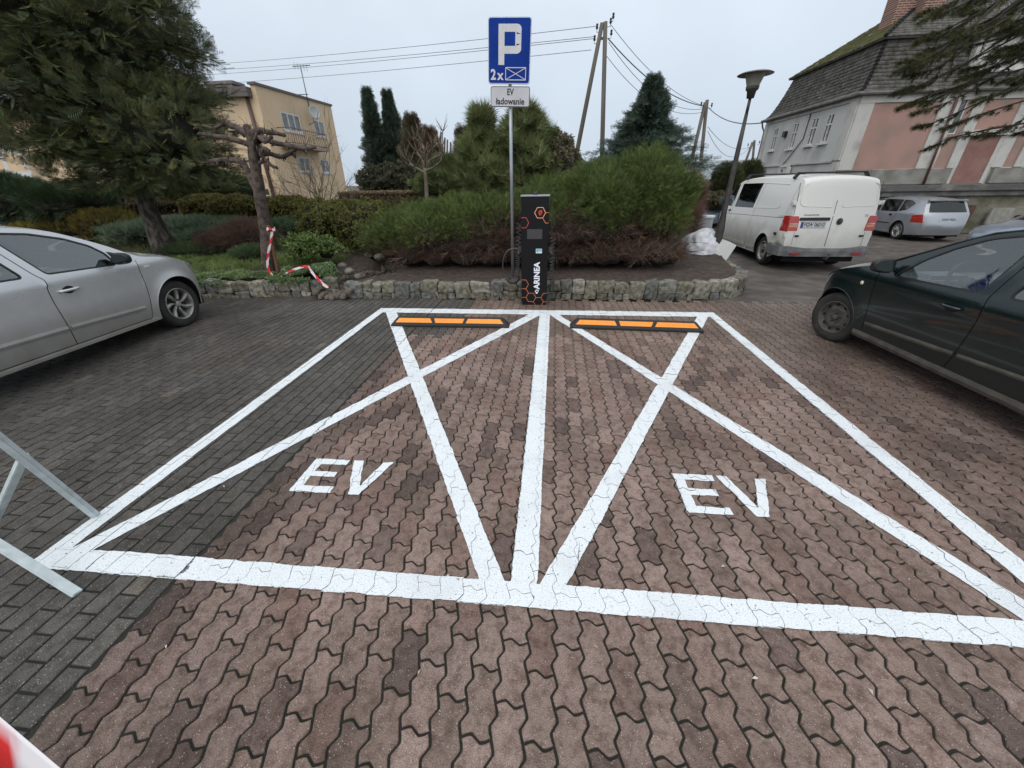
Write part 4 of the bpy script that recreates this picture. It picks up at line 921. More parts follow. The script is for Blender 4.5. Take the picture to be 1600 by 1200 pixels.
t = MB(); a, b = GY(936, 60, Y1), GY(948, 60, Y1); t.bar(a, b, .1, .1); mk('crossbar', t.mesh('c'), WOOD, bpy.data.objects['utility_pole']).matrix_parent_inverse = Matrix.Translation(bpy.data.objects['utility_pole'].location).inverted()
Y2 = 34.
p2_ = pole('shorter twin wooden utility pole left of the lamp, behind the hedge', [(1102, 160), (1105, 156)], [(1078, 262), (1094, 262)], Y2, .14, .11, [(1099, 168, -1), (1107, 170, 1)])
pole('far small twin utility pole between greenhouse and grey building', [(1176, 222), (1179, 219)], [(1166, 250), (1176, 250)], 48., .14, .11, [(1171, 230, -1), (1183, 226, 1)])
WIRE = mat('wire', (.10, .105, .11), .6)
def wire(a, b, sag, r, label=None, n=14):
    a, b = Vector(a), Vector(b); pts = [a + (b - a) * (i / n) - Vector((0, 0, sag * 4 * (i / n) * (1 - i / n))) for i in range(n + 1)]
    o = MB().tube(pts, r, 5).build('overhead_wire', WIRE)
    return setp(o, label, 'wire', 'overhead wires of the utility poles')
for (x0, y0, x1, y1, lb) in ((932, 41, 330, 96, 'topmost thin wire running left from the A-shaped pole'), (930, 57, 322, 106, 'second wire from the top running left from the pole'), (930, 60, 318, 113, 'third wire from the top running left from the pole'), (924, 78, 318, 128, 'lowest thin wire running left from the A-shaped pole')):
    a = GY(x0, y0, Y1); b = GY(x1, y1, 44); wire(a, a + (b - a) * 1.4, .25, .013, lb)
A2 = lambda x, y: GY(x, y, Y2)
for (x0, y0, x1, y1, sg_, rr, lb) in ((954, 38, 1102, 166, .55, .014, 'thin upper wire sloping right from the A-shaped pole'), (950, 60, 1101, 166, .55, .028, 'thick dark wire from the A-shaped pole to the shorter pole'), (951, 66, 1100, 170, .9, .014, 'thin lower wire beside the thick one between the poles'), (948, 88, 1099, 175, .9, .014, 'lowest thin wire between the A-shaped and shorter poles')):
    wire(GY(x0, y0, Y1), A2(x1, y1), sg_, rr, lb)
wire(A2(1107, 168), Vector((BX - .2, BYF, 4.05)), .35, .025, 'thick wire from the shorter pole to the grey building eave')
wire(A2(1106, 205), GY(1172, 230, 48), 1.2, .016, 'thin sagging wire between the shorter pole and the far pole')
wire(A2(1106, 198), GY(1180, 226, 48), .8, .016, 'upper sagging wire between the shorter pole and the far pole')

# --- grey steel barrier trestle at the left edge
GSTEEL = mat('trestle_paint', (.55, .62, .63), .45, c2=(.42, .47, .48), vscale=16, bump=.001, bscale=80)
fa, fb = G(150, 806), G(122, 928)
br = thing('barrier_trestle', 'pale grey angle-iron barrier trestle standing over the line corner', 'barrier', ((fa.x + fb.x) / 2 - .4, (fa.y + fb.y) / 2, 0))
ua, ub = ray(0, 690), ray(0, 845)
def on(rayv, y): k = y / rayv[1]; return Vector((rayv[0] * k, y, H + rayv[2] * k))
ta = on(ray(-40, 655), fa.y - .30); tb_ = on(ray(-60, 815), fb.y + .12)
def angle_leg(p, q, w_, name):
    t = MB(); t.bar(p, q, w_, .004, (0, 1, .35)); t.bar(Vector(p) + Vector((0, 0, 0)), q, .004, w_, (0, 1, .35)); t.build(name, GSTEEL, br)
def sq_leg(p, q, w_, name):
    t = MB(); t.bar(p, q, w_, w_ * .8, (0, .3, 1)); t.build(name, GSTEEL, br, bevel=.003)
ext = lambda p, q, k: Vector(p) + (Vector(q) - Vector(p)) * k
sq_leg(fa + Vector((0, 0, .0)), ext(fa, ta, 1.9), .036, 'leg'); sq_leg(fb, ext(fb, tb_, 1.8), .036, 'leg')
ba = ext(fa, ta, .62); 
bpx = on(ray(38, 712), fa.y + (ta.y - fa.y) * .6); bq = on(ray(-8, 812), (fa.y + fb.y) / 2 + .02)
sq_leg(bpx, ext(bpx, bq, 1.5), .034, 'brace')
# red and white tape at the bottom-left corner, stretched from the trestle
TAPE = None
def tape_mat(name, freq):
    m, n, b = node_mat(name); N = n.nodes; L = n.links.new; at = N.new('ShaderNodeAttribute'); at.attribute_name = 'Col'; L(at.outputs['Color'], b.inputs['Base Color']); b.inputs['Roughness'].default_value = .35; b.inputs['Transmission Weight'].default_value = 0.0; return m
TM = tape_mat('barrier_tape_film', 1)
def tape(name, pts, widths, side, label, seg, parent=None, twist=None, slant=0., ph=0):
    pts = [Vector(p) for p in pts]; V, Fc, C = [], [], []; s_ = 0
    for i, p in enumerate(pts):
        sd = Vector(side[i] if isinstance(side, list) else side).normalized() * (widths / 2)
        for k in range(5): V.append(tuple(p + sd * (k / 2 - 1)))
        if i < len(pts) - 1:
            L_ = (pts[i + 1] - p).length
            for k in range(4): Fc.append((i * 5 + k, i * 5 + k + 1, i * 5 + k + 6, i * 5 + k + 5))
            s_ += L_
    # colours per face need split verts
    V = np.array(V); Fc = np.array(Fc); VV = V[Fc].reshape(-1, 3); cl = []
    acc = [0]
    for a, b in zip(pts, pts[1:]): acc.append(acc[-1] + (b - a).length)
    for f in Fc:
        i = f[0] // 5; k = f[0] % 5; red = int((acc[i] + slant * k + ph) / seg) % 2; cl += [(.62, .02, .025) if red else (.74, .70, .71)] * 4
    me = fast_mesh(name, VV, np.arange(len(VV)).reshape(-1, 4), True, np.array(cl))
    bm = bmesh.new(); bm.from_mesh(me); bmesh.ops.solidify(bm, geom=bm.faces[:], thickness=.0004); bm.to_mesh(me); bm.free()
    o = mk(name, me, TM); return setp(o, label, 'tape')
def atd(x, y, d): return Vector(ray(x, y)) * (d / F_PX) + Vector((0, 0, H))
def tape_fold(name, quads, label):
    V, C = [], []
    for q, c in quads: V += [tuple(v) for v in q]; C += [c] * 4
    me = fast_mesh(name, V, np.arange(len(V)).reshape(-1, 4), False, np.array(C)); bm = bmesh.new(); bm.from_mesh(me); bmesh.ops.remove_doubles(bm, verts=bm.verts, dist=1e-6); bmesh.ops.solidify(bm, geom=bm.faces[:], thickness=.0006); bm.to_mesh(me); bm.free(); return setp(mk(name, me, TM), label, 'tape')
wq, pq, rq = (.70, .68, .70), (.68, .46, .50), (.60, .02, .02); tq = []
def edge_(u, v, d=1.0): # u along the tape, v across (0 upper edge)
    return atd(-90 + 230 * u, 1043 + 196 * u + 92 * v, d + .02 * v)
for i in range(20):
    u0, u1 = i / 20, (i + 1) / 20
    for v0, v1, c in ((0, .12, wq), (.12, .38, pq if i < 11 else wq), (.38, 1.0, rq if (i < 11 and i != 2) else wq)): tq.append(([edge_(u0, v0), edge_(u1, v0), edge_(u1, v1), edge_(u0, v1)], c))
tape_fold('barrier_tape', tq, 'red and white barrier tape stretched across the bottom left corner')

# --- rusty stake with tape hanging down by the pollarded tree
RUST = mat('rusty_iron', (.16, .065, .035), .9, c2=(.07, .035, .022), vscale=26, bump=.004, bscale=60)
kb = G(437, 437, .24); kt = GY(419, 352, kb.y + .02)
o = MB(); 
n_ = 26; pts_ = [kb - Vector((0, 0, .1))] + [kb + (kt - kb) * (i / n_) for i in range(n_ + 1)]
o.tube(pts_, [.025 + (.007 if i % 2 else 0) for i in range(len(pts_))], 7); stake = setp(o.build('iron_stake', RUST), 'rusty iron stake with wound ribs stuck in the bed behind the wall', 'stake')
Yt = kb.y - .03
tp_ = [(425, 362), (424, 372), (421, 385), (419, 400), (418, 412), (421, 424), (428, 433), (436, 435)]
tape('barrier_tape', catmull([GY(x, y, Yt) for x, y in tp_], 7), .045, (1, .25, .1), 'red and white tape hanging in a loop from the rusty stake', .13, slant=.02)
tp_ = [(440, 433), (455, 426), (466, 422), (480, 419), (488, 428), (497, 438), (507, 448), (514, 451)]
tape('barrier_tape', catmull([GY(x, y, 6.42 - .18 * max(0, (i - 4)) / 4) + Vector((0, 0, .03)) for i, (x, y) in enumerate(tp_)], 7), .05, (0.3, .5, .8), 'red and white tape draped over the low plants and down the wall end', .16, slant=.03)
q = GY(423, 358, Yt); tape('barrier_tape', [q + Vector((.075 * math.cos(a_), .045 * math.sin(a_), .012 * math.sin(3 * a_))) for a_ in np.linspace(0, 2 * PI, 24)], .04, (0, 0, 1), 'red and white tape knotted round the top of the rusty stake', .06)

# --- white bags and boxes by the lamp
def crumple(th_name, label, cat, c, rx, ry, rz_, seed, m):
    V, Fc = [], []; nu, nv = 64, 34
    for j in range(nv):
        for i in range(nu):
            a = 2 * PI * i / nu; b = -PI / 2 + PI * j / (nv - 1); q = Vector((math.cos(a) * math.cos(b), math.sin(a) * math.cos(b), math.sin(b)))
            k = 1 + .20 * noise.noise(q * 1.5 + Vector((seed, 0, 0))) - .11 * abs(noise.noise(q * 3.2 + Vector((0, seed, 0)))) * 2 + .05 * abs(noise.noise(q * 8 + Vector((0, seed, 0))))
            z = q.z * k * rz_; z = max(z, -rz_ * .72); V.append((c[0] + q.x * k * rx, c[1] + q.y * k * ry, c[2] + z))
    for j in range(nv - 1):
        for i in range(nu): Fc.append((j * nu + i, j * nu + (i + 1) % nu, (j + 1) * nu + (i + 1) % nu, (j + 1) * nu + i))
    o = mk(th_name, fast_mesh(th_name, V, Fc, True), m); return setp(o, label, cat)
BAG = mat('white_film', (.66, .67, .69), .28, c2=(.50, .52, .55), vscale=7, bump=.01, bscale=22)
Yb = 9.0; bc = GY(1097, 380, Yb)
crumple('plastic_bag', 'large crumpled white plastic bag lying left of the lamp post', 'bag', (bc.x - .02, Yb, .40), .42, .32, .40, 3, BAG)
t = MB(); q0 = GY(1120, 402, 8.75); Mx = Matrix.Translation((q0.x + .09, 8.75, .36)) @ Matrix.Rotation(math.radians(24), 4, 'Y') @ Matrix.Rotation(.3, 4, 'Z'); t.box((-.10, -.12, -.22), (.11, .12, .22), Mx)
STY = mat('styrofoam', (.70, .70, .69), .8, bump=.004, bscale=70); setp(t.build('foam_block', STY, bevel=.008), 'tilted white foam block leaning right of the lamp post foot', 'block')
q0, q1 = GY(1091, 338, 10.2), GY(1110, 360, 10.2); th = thing('utility_box', 'small white box with dark side on the bed edge behind the bag', 'box', (q0.x, 10.2, .2))
t = MB(); Mx = Matrix.Translation(((q0.x + q1.x) / 2, 10.3, .3)) @ Matrix.Rotation(-.5, 4, 'Z'); t.box((-.19, -.17, 0), (.19, .17, q0.z - .34), Mx); t.build('cabinet', mat('box_grey', (.42, .43, .45), .5), th, bevel=.008)
t = MB(); t.box((-.21, -.19, q0.z - .34), (.21, .19, q0.z - .29), Mx); t.build('lid', mat('box_lid', (.72, .73, .74), .5), th, bevel=.008)

# ------------------------------------------------------------------ vehicles
def paint_car(name, c, rough=.32, metal=.0, dirt=(.14, .12, .10), dz=.55, amt=.5, flake=0, coat=.6):
    """car paint with road dirt thrown up the lower panels"""
    m, n, b = node_mat(name); N = n.nodes; L = n.links.new; tc = N.new('ShaderNodeTexCoord'); sp = N.new('ShaderNodeSeparateXYZ'); L(tc.outputs['Object'], sp.inputs[0])
    z = N.new('ShaderNodeTexNoise'); z.inputs['Scale'].default_value = 3.5; z.inputs['Detail'].default_value = 8; L(tc.outputs['Object'], z.inputs['Vector'])
    r = N.new('ShaderNodeMapRange'); r.inputs['From Min'].default_value = dz + .30; r.inputs['From Max'].default_value = dz - .35
    ad = N.new('ShaderNodeMath'); ad.operation = 'MULTIPLY_ADD'; ad.inputs[1].default_value = -.55; L(z.outputs['Fac'], ad.inputs[0]); L(sp.outputs['Z'], ad.inputs[2])
    a2 = N.new('ShaderNodeMath'); a2.operation = 'ADD'; a2.inputs[1].default_value = .27; L(ad.outputs[0], a2.inputs[0]); L(a2.outputs[0], r.inputs[0])
    ml = N.new('ShaderNodeMath'); ml.operation = 'MULTIPLY'; ml.inputs[1].default_value = amt; L(r.outputs[0], ml.inputs[0])
    mx = N.new('ShaderNodeMixRGB'); L(ml.outputs[0], mx.inputs[0]); mx.inputs[1].default_value = (*c, 1); mx.inputs[2].default_value = (*dirt, 1); L(mx.outputs[0], b.inputs['Base Color'])
    rr = N.new('ShaderNodeMapRange'); rr.inputs['To Min'].default_value = rough; rr.inputs['To Max'].default_value = .75; L(ml.outputs[0], rr.inputs[0]); L(rr.outputs[0], b.inputs['Roughness'])
    b.inputs['Metallic'].default_value = metal; cw = N.new('ShaderNodeMapRange'); cw.inputs['To Min'].default_value = coat; cw.inputs['To Max'].default_value = 0; L(ml.outputs[0], cw.inputs[0]); L(cw.outputs[0], b.inputs['Coat Weight']); b.inputs['Coat Roughness'].default_value = .08
    return m
def seat_mesh(mb, x, y, w=.46, top=1.0):
    mb.box((x - .26, y - w / 2, .42), (x + .24, y + w / 2, .55)); Mx = Matrix.Translation((x - .27, y, .50)) @ Matrix.Rotation(-.28, 4, 'Y'); mb.box((-.06, -w / 2, 0), (.06, w / 2, top - .52), Mx); mb.box((-.05, -.13, top - .50), (.04, .13, top - .32), Mx)
def ring_poly(P, d):
    """offset a closed polygon outward by d"""
    P = [np.array(p, float) for p in P]; n = len(P); ar = sum(P[i][0] * P[(i + 1) % n][1] - P[(i + 1) % n][0] * P[i][1] for i in range(n)); sg_ = 1 if ar > 0 else -1; o = []
    for i in range(n):
        a = P[i] - P[i - 1]; b = P[(i + 1) % n] - P[i]; a /= np.linalg.norm(a); b /= np.linalg.norm(b)
        na = np.array((a[1], -a[0])) * sg_; nb = np.array((b[1], -b[0])) * sg_; m_ = na + nb; m_ /= max(.4, np.linalg.norm(m_)); o.append(P[i] + m_ * d / max(.5, m_ @ na))
    return o
def round_poly(P, r, n=4):
    P = [np.array(p, float) for p in P]; o = []
    for i in range(len(P)):
        a, b, c = P[i - 1], P[i], P[(i + 1) % len(P)]; u = a - b; v = c - b; lu, lv = np.linalg.norm(u), np.linalg.norm(v); k = min(r, lu * .45, lv * .45); s_ = b + u / lu * k; e_ = b + v / lv * k
        for j in range(n + 1): t = j / n; o.append((1 - t) ** 2 * s_ + 2 * t * (1 - t) * b + t * t * e_)
    return o
class Car:
    def __init__(s, name, label, cat, pose, sp):
        s.sp = sp; s.th = thing(name, label, cat, (pose[0], pose[1], sp.get('z0', 0)), pose[2] + PI / 2); s.th.scale = sp.get('scale', (1, 1, 1)); s.P = sp; s.build()
    def ys(s, x, z):
        p = s.P; w = p['w']
        xf, xn, af = p['plan_f']; xr, xt, ar = p['plan_r']
        if x > xf: w -= af * ((x - xf) / (xn - xf)) ** 2.3
        if x < xr: w -= ar * ((xr - x) / (xr - xt)) ** 2.3
        zb = p['zb']; zz_ = min(z, zb); w -= .028 * ((zz_ - .62) / .33) ** 2
        if z > zb: t = z - zb; w -= p['tum'] * t + p.get('tum2', .10) * t * t
        for (wx, R_) in p['wheels']:
            r = math.hypot(x - wx, z - p['rw']); w += p['flare'] * math.exp(-((r - R_) / .045) ** 2) if r > R_ - .03 else 0
        for (cz, h_, wd, xa, xb) in p.get('crease', ()):
            if xa < x < xb: w += h_ * math.exp(-((z - cz) / wd) ** 2)
        return w
    def pt(s, x, z, side, out=0): return Vector((x, side * (s.ys(x, z) + out), z))
    def tris(s):
        p = s.P; top = catmull([q[:2] for q in p['top']], 5); ol = [tuple(q) for q in top]
        xr_, xf_ = ol[-1][0], ol[0][0]; zs = p['sill']
        cur = []
        ws = sorted(p['wheels']); 
        for wx, R_ in ws:
            h_ = zs - p['rw']; a0 = math.asin(max(-1, min(1, h_ / R_)))
            arc = [(wx - R_ * math.cos(a0 + (PI - 2 * a0) * k / 28), p['rw'] + R_ * math.sin(a0 + (PI - 2 * a0) * k / 28)) for k in range(29)]; cur += arc
        ol2 = ol + cur; s.outline = ol2
        V, E = [], []
        def addpoly(P_, closed=True):
            b = len(V); V.extend([tuple(map(float, q)) for q in P_]); n = len(P_)
            for i in range(n if closed else n - 1): E.append((b + i, b + (i + 1) % n))
        # densify outline
        addpoly(ol2)
        s.wins = [round_poly(w_, .03) for w_ in p['windows']]
        for w_ in s.wins: addpoly(w_); addpoly(ring_poly(w_, p.get('trim', .018)))
        s.gaps = [np.array(g_, float) for g_ in p['gaps']]; GW_ = p.get('gapw', .0042)
        for g_ in s.gaps:
            for sg_ in (-1, 1):
                o = []
                for i, q in enumerate(g_):
                    d = g_[min(i + 1, len(g_) - 1)] - g_[max(i - 1, 0)]; d = d / np.linalg.norm(d); o.append(q + np.array((-d[1], d[0])) * GW_ * sg_)
                addpoly(o, False)
        for k_ in p.get('patches', {}): addpoly(p['patches'][k_])
        for k_ in p.get('doors', []): pass
        ga = p.get('grid', .04); gx, gz = np.meshgrid(np.arange(xr_ - .1, max(q[0] for q in ol2) + .1, ga), np.arange(.1, 2.1, ga)); gx = gx.ravel() + .0007; gz = gz.ravel() + .0007
        kp = in_poly(gx, gz, ol2) & (dist_poly(gx, gz, ol2) > ga * .35)
        for w_ in s.wins: d_ = dist_poly(gx, gz, w_); kp &= (d_ > ga * .35)
        for g_ in s.gaps: kp &= dist_poly(gx, gz, g_, False) > ga * .3
        for q in p.get('patches', {}).values(): kp &= dist_poly(gx, gz, q) > ga * .3
        V += list(zip(gx[kp].tolist(), gz[kp].tolist()))
        r = delaunay_2d_cdt([Vector(v) for v in V], E, [], 0, 1e-5)
        T = np.array([list(f) for f in r[2] if len(f) == 3]); VV = np.array([tuple(v) for v in r[0]]); c = VV[T].mean(1)
        return VV, T, c
    def build(s):
        p = s.P; th = s.th; VV, T, c = s.tris(); cx, cz = c[:, 0], c[:, 1]
        inside = in_poly(cx, cz, s.outline); cls = np.zeros(len(T), int)
        names = {0: 'body_side'}; mats = {0: p['paint']}
        for i, (nm, poly) in enumerate(p.get('doors', [])): cls[in_poly(cx, cz, poly)] = 10 + i; names[10 + i] = nm; mats[10 + i] = p['paint']
        for i, (k_, q) in enumerate(p.get('patches', {}).items()): cls[in_poly(cx, cz, q)] = 30 + i; names[30 + i] = k_.split('#')[0]; mats[30 + i] = p['pmat'][k_]
        for w_ in s.wins: cls[(dist_poly(cx, cz, w_) < p.get('trim', .018)) & ~in_poly(cx, cz, w_)] = 1
        names[1] = 'window_seal'; mats[1] = p.get('sealmat', BLACK)
        for g_ in s.gaps: inside &= dist_poly(cx, cz, g_, False) > p.get('gapw', .0042) * .98
        for i, w_ in enumerate(s.wins): k = in_poly(cx, cz, w_); cls[k] = 50 + i; names[50 + i] = 'side_window'; mats[50 + i] = p['winmats'][i] if 'winmats' in p else p['glass']
        for side in (1, -1):
            Y3 = np.array([s.ys(x, z) for x, z in VV]) * side
            for k in sorted(set(cls[inside])):
                t = T[inside & (cls == k)]; u, inv = np.unique(t, return_inverse=True); t = inv.reshape(-1, 3)
                off = -.007 * side if k >= 50 else 0
                V3 = np.stack([VV[u][:, 0], Y3[u] + off, VV[u][:, 1]], 1)
                n_ = np.cross(V3[t[:, 1]] - V3[t[:, 0]], V3[t[:, 2]] - V3[t[:, 0]])[:, 1]; fl_ = n_ * side < 0; t[fl_] = t[fl_][:, ::-1]
                mk(names[k], fast_mesh(names[k], V3, t, True), mats[k], th, True)
            # dark inner panel closes the gaps
            k = inside & (cls < 50); k2 = in_poly(cx, cz, s.outline) & (cls < 50)
            t = T[k2]; u, inv = np.unique(t, return_inverse=True); t = inv.reshape(-1, 3); mk('inner_panel', fast_mesh('ip', np.stack([VV[u][:, 0], Y3[u] - .02 * side, VV[u][:, 1]], 1), t), p.get('inner', DARK), th, True)
        # hull strip over bonnet, windscreen, roof and tail
        tp = p['top']; n = 6; C4 = catmull(tp, n); E_ = [(q[0], q[1]) for q in C4]; m_ = len(E_)
        pw = p.get('pw', 2.4); S1 = p.get('gl_s', .90); S2 = p.get('gl_s2', .84)
        ss = sorted({*np.linspace(-1, 1, 25).tolist(), -S1, S1, -S2, S2, -.985, .985, -.95, .95})
        def hp(i, q):
            x, z, dx, dz = C4[i]; k = 1 - abs(q) ** pw; kz = 1 - abs(q) ** p.get('pwz', pw); return (x + dx * k, q * s.ys(x, z), z + dz * kz)
        s.hp = hp; s.ncp = n
        zones = p['zones']    # list of (name, i0, i1, mat, smin)
        for (nm, a, b, m0, glassm, smax) in zones:
            idx = range(int(a * n), int(b * n) + 1)
            g0 = MB(); g1 = MB()
            for i in list(idx)[:-1]:
                for q0, q1 in zip(ss, ss[1:]):
                    qm = abs((q0 + q1) / 2); tgt = g1 if (glassm and qm < smax and i > idx[0] and i < idx[-1] - 1) else g0
                    tgt.add([hp(i, q0), hp(i, q1), hp(i + 1, q1), hp(i + 1, q0)], [(3, 2, 1, 0)], True)
            for g_, nme, mm in ((g0, nm if not glassm else 'screen_frame', m0), (g1, nm, glassm)):
                if not g_.f: continue
                me = g_.mesh(nme); bm = bmesh.new(); bm.from_mesh(me); bmesh.ops.remove_doubles(bm, verts=bm.verts, dist=1e-5); bmesh.ops.recalc_face_normals(bm, faces=bm.faces); 
                if g_ is g0 and not glassm: pass
                bm.to_mesh(me); bm.free(); mk(nme, me, mm, th, True)
        # underbody, wells, wheels, interior
        w = p['w']; xs_ = [q[0] for q in tp]
        MB().box((min(xs_) + .12, -w + .17, p['sill'] - .03), (max(xs_) - .1, w - .17, p['sill'] + .12)).build('underbody', DARK, th, True)
        for wx, R_ in p['wheels']:
            for side in (1, -1):
                t = MB(); y1 = side * (w - .055); y0 = side * (w - .34); prof = [(R_ + .012, y1), (R_ + .012, y0), (.0, y0)]
                t.lathe(prof, (wx, 0, p['rw']), 28, 'Y', a0=-.12, a1=PI + .12); t.build('wheel_arch_liner', DARK, th, True)
        for i, (wx, R_) in enumerate(p['wheels']):
            for side in (1, -1): s.wheel(wx, side * (w - .03), side, p['rw'], p.get('steer', 0) if i == 0 else 0)
        if p.get('interior', True):
            IM = p.get('intmat') or INT; t = MB(); fx, rx = p['seats']
            for y_ in (-.36, .36): q = MB(); seat_mesh(q, fx, y_, top=p.get('seat_top', 1.02)); q.build('seat', IM, th, True, bevel=.03)
            q = MB(); q.box((rx - .28, -.6, .42), (rx + .2, .6, .56)); q.box((rx - .38, -.6, .5), (rx - .22, .6, .98)); q.build('rear_seat', IM, th, True, bevel=.03)
            q = MB(); dx_ = p['dash']; q.box((dx_ - .02, -w + .12, .62), (dx_ + .40, w - .12, .84)); q.box((dx_ - .08, .16, .78), (dx_ + .2, .56, .89)); q.build('dashboard', IM, th, True, bevel=.04)
            q = MB(); cc = Vector((dx_ - .22, .36, .86)); Mw = Matrix.Translation(cc) @ Matrix.Rotation(-1.15, 4, 'Y')
            rr = [Mw @ Vector((.185 * math.cos(a), .185 * math.sin(a), 0)) for a in np.linspace(0, 2 * PI, 33)]; q.tube(rr, .016, 8, cap=False)
            for a in (PI * .5, -PI * .5, PI): q.bar(Mw @ Vector((0, 0, -.01)), Mw @ Vector((.18 * math.cos(a), .18 * math.sin(a), 0)), .035, .016)
            q.lathe([(0, .02), (.05, .015), (.06, -.03), (0, -.03)], (0, 0, 0), 14); nlast = 14 * 4; q.v[-nlast:] = [tuple(Mw @ Vector(v)) for v in q.v[-nlast:]]
            q.build('steering_wheel', BLACK, th, True)
    def wheel(s, x, y, side, r, steer):
        p = s.P; th = s.th; kd = p['rim']; M = Matrix.Translation((x, y - side * .02, r)) @ Matrix.Rotation(steer, 4, 'Z'); W_ = .19; ro = p.get('ro', r - .09)
        def put(mb): mb.v = [tuple(M @ Vector(v)) for v in mb.v]; return mb
        e_ = Vector((0, side, 0))
        t = MB(); prof = [(ro, -.0), (ro + .012, .006), (r - .025, .012), (r - .006, -.004), (r, -.028), (r, -W_ + .03), (r - .01, -W_ + .01), (r - .03, -W_), (ro, -W_)]
        t.lathe([(a, b * side) for a, b in prof], n=44, axis='Y')
        for k in range(56):
            a = 2 * PI * k / 56; ca, sa = math.cos(a), math.sin(a)
            for ysh in (-.02, -.06): t.bar((ca * (r - .002), side * ysh, sa * (r - .002)), (ca * (r - .002), side * (ysh - .026), sa * (r - .002)), .012, .010, (ca, 0, sa))
        put(t); wh = t.build('wheel', RUBBER, th, True)
        rimm = p['rimmat']; t = MB()
        if kd == 'steel':
            prof = [(ro, .002), (ro - .004, .008), (ro - .014, .004), (ro - .02, -.03), (ro - .035, -.045), (ro * .62, -.022), (ro * .55, -.015), (ro * .40, -.03), (ro * .30, -.036), (0, -.036)]
            t.lathe([(a, b * side) for a, b in prof], n=36, axis='Y'); put(t); rm = t.build('rim', rimm, wh, True)
            h_ = MB()
            for k in range(p.get('holes', 10)):
                a = 2 * PI * k / p.get('holes', 10); c_ = Vector((math.cos(a), 0, math.sin(a))) * ro * .76; rr = ro * p.get('holer', .085); q = [c_ + Vector((math.cos(b) * rr * (1.3 if 0 else 1), 0, math.sin(b) * rr)) + e_ * -.0285 for b in np.linspace(0, 2 * PI, 9)[:-1]]
                q2 = [v + e_ * -.03 for v in q]; h_.add([*q, *q2], [tuple(range(8))] + [(i, (i + 1) % 8, 8 + (i + 1) % 8, 8 + i) for i in range(8)])
            put(h_); h_.build('rim_hole', DARK, rm, True)
            h_ = MB(); h_.lathe([(0, .004 * side), (.03, 0), (.034, -.036 * side)], n=14, axis='Y')
            for k in range(5): a = 2 * PI * k / 5 + .3; h_.lathe([(0, -.018 * side), (.011, -.018 * side), (.012, -.036 * side)], (math.cos(a) * .055, 0, math.sin(a) * .055), 8, 'Y')
            put(h_); h_.build('hub', p.get('hubmat', rimm), rm, True)
        else:
            nsp, wd, tw = p['spokes']
            t.lathe([(a, b * side) for a, b in [(ro, .002), (ro - .006, .008), (ro - .016, .002), (ro - .022, -.05), (ro - .03, -.15)]], n=40, axis='Y'); 
            for k in range(nsp):
                a = 2 * PI * k / nsp + .2
                for j, da in enumerate((-wd, wd)):
                    pass
                def sp_pt(rad, ang, w_): c_ = Vector((math.cos(ang), 0, math.sin(ang))); t_ = Vector((-math.sin(ang), 0, math.cos(ang))); return c_ * rad, t_ * w_
                pr = [(.035, 0, .022), (ro * .5, tw * .35, wd * .62), (ro * .8, tw * .8, wd * .8), (ro - .01, tw, wd)]
                vs = []; fs = []
                for (rad, da, w_) in pr:
                    c_, t_ = sp_pt(rad, a + da, w_ / 2); yo = -.028 + .022 * (rad / ro) ** 2
                    vs += [c_ + t_ + e_ * (yo - .008), c_ + e_ * (yo + .004), c_ - t_ + e_ * (yo - .008), c_ - t_ + e_ * (yo - .035), c_ + t_ + e_ * (yo - .035)]
                for i in range(len(pr) - 1):
                    for j in range(5): fs.append((i * 5 + j, i * 5 + (j + 1) % 5, (i + 1) * 5 + (j + 1) % 5, (i + 1) * 5 + j))
                t.add(vs, fs)
            t.lathe([(0, -.012 * side), (.028, -.014 * side), (.04, -.022 * side), (.045, -.05 * side), (0, -.05 * side)], n=18, axis='Y'); put(t); rm = t.build('rim', rimm, wh, True)
            h_ = MB(); h_.lathe([(0, -.085 * side), (ro * .8, -.085 * side)], n=24, axis='Y'); put(h_); h_.build('brake_disc', mat('brake', (.05, .045, .04), .7, metal=.3) if 'brake' not in bpy.data.materials else bpy.data.materials['brake'], rm, True)
            h_ = MB()
            for k in range(5): a = 2 * PI * k / 5 + .1; h_.lathe([(0, -.018 * side), (.009, -.018 * side), (.01, -.03 * side)], (math.cos(a) * .052, 0, math.sin(a) * .052), 8, 'Y')
            put(h_); h_.build('wheel_bolts', DARK, rm, True)
INT = mat('car_interior', (.035, .036, .038), .8, c2=(.06, .06, .062), vscale=20)
INTG = mat('car_interior_grey', (.17, .18, .18), .8, c2=(.26, .27, .27), vscale=9)
CARGLASS = glass('car_glass', (.76, .86, .81), .15, .03); CARGLASS2 = glass('car_glass_clear', (.84, .88, .88), .11, .03)
REDL = mat('red_lens', (.30, .012, .010), .12, c2=(.45, .03, .02), vscale=18, stretch=(1, 1, 4), coat=.8); AMB = mat('amber_lens', (.55, .20, .05), .15, coat=.8); CLR = mat('clear_lens', (.45, .46, .47), .12, c2=(.2, .2, .2), vscale=14, coat=.8); MIRG = mat('mirror_glass', (.13, .15, .15), .08, metal=1.); CHROME = mat('chrome', (.6, .6, .6), .12, metal=1.)
DIRTYRIM = mat('dirty_alloy', (.40, .39, .37), .4, metal=.4, c2=(.17, .15, .13), vscale=9)
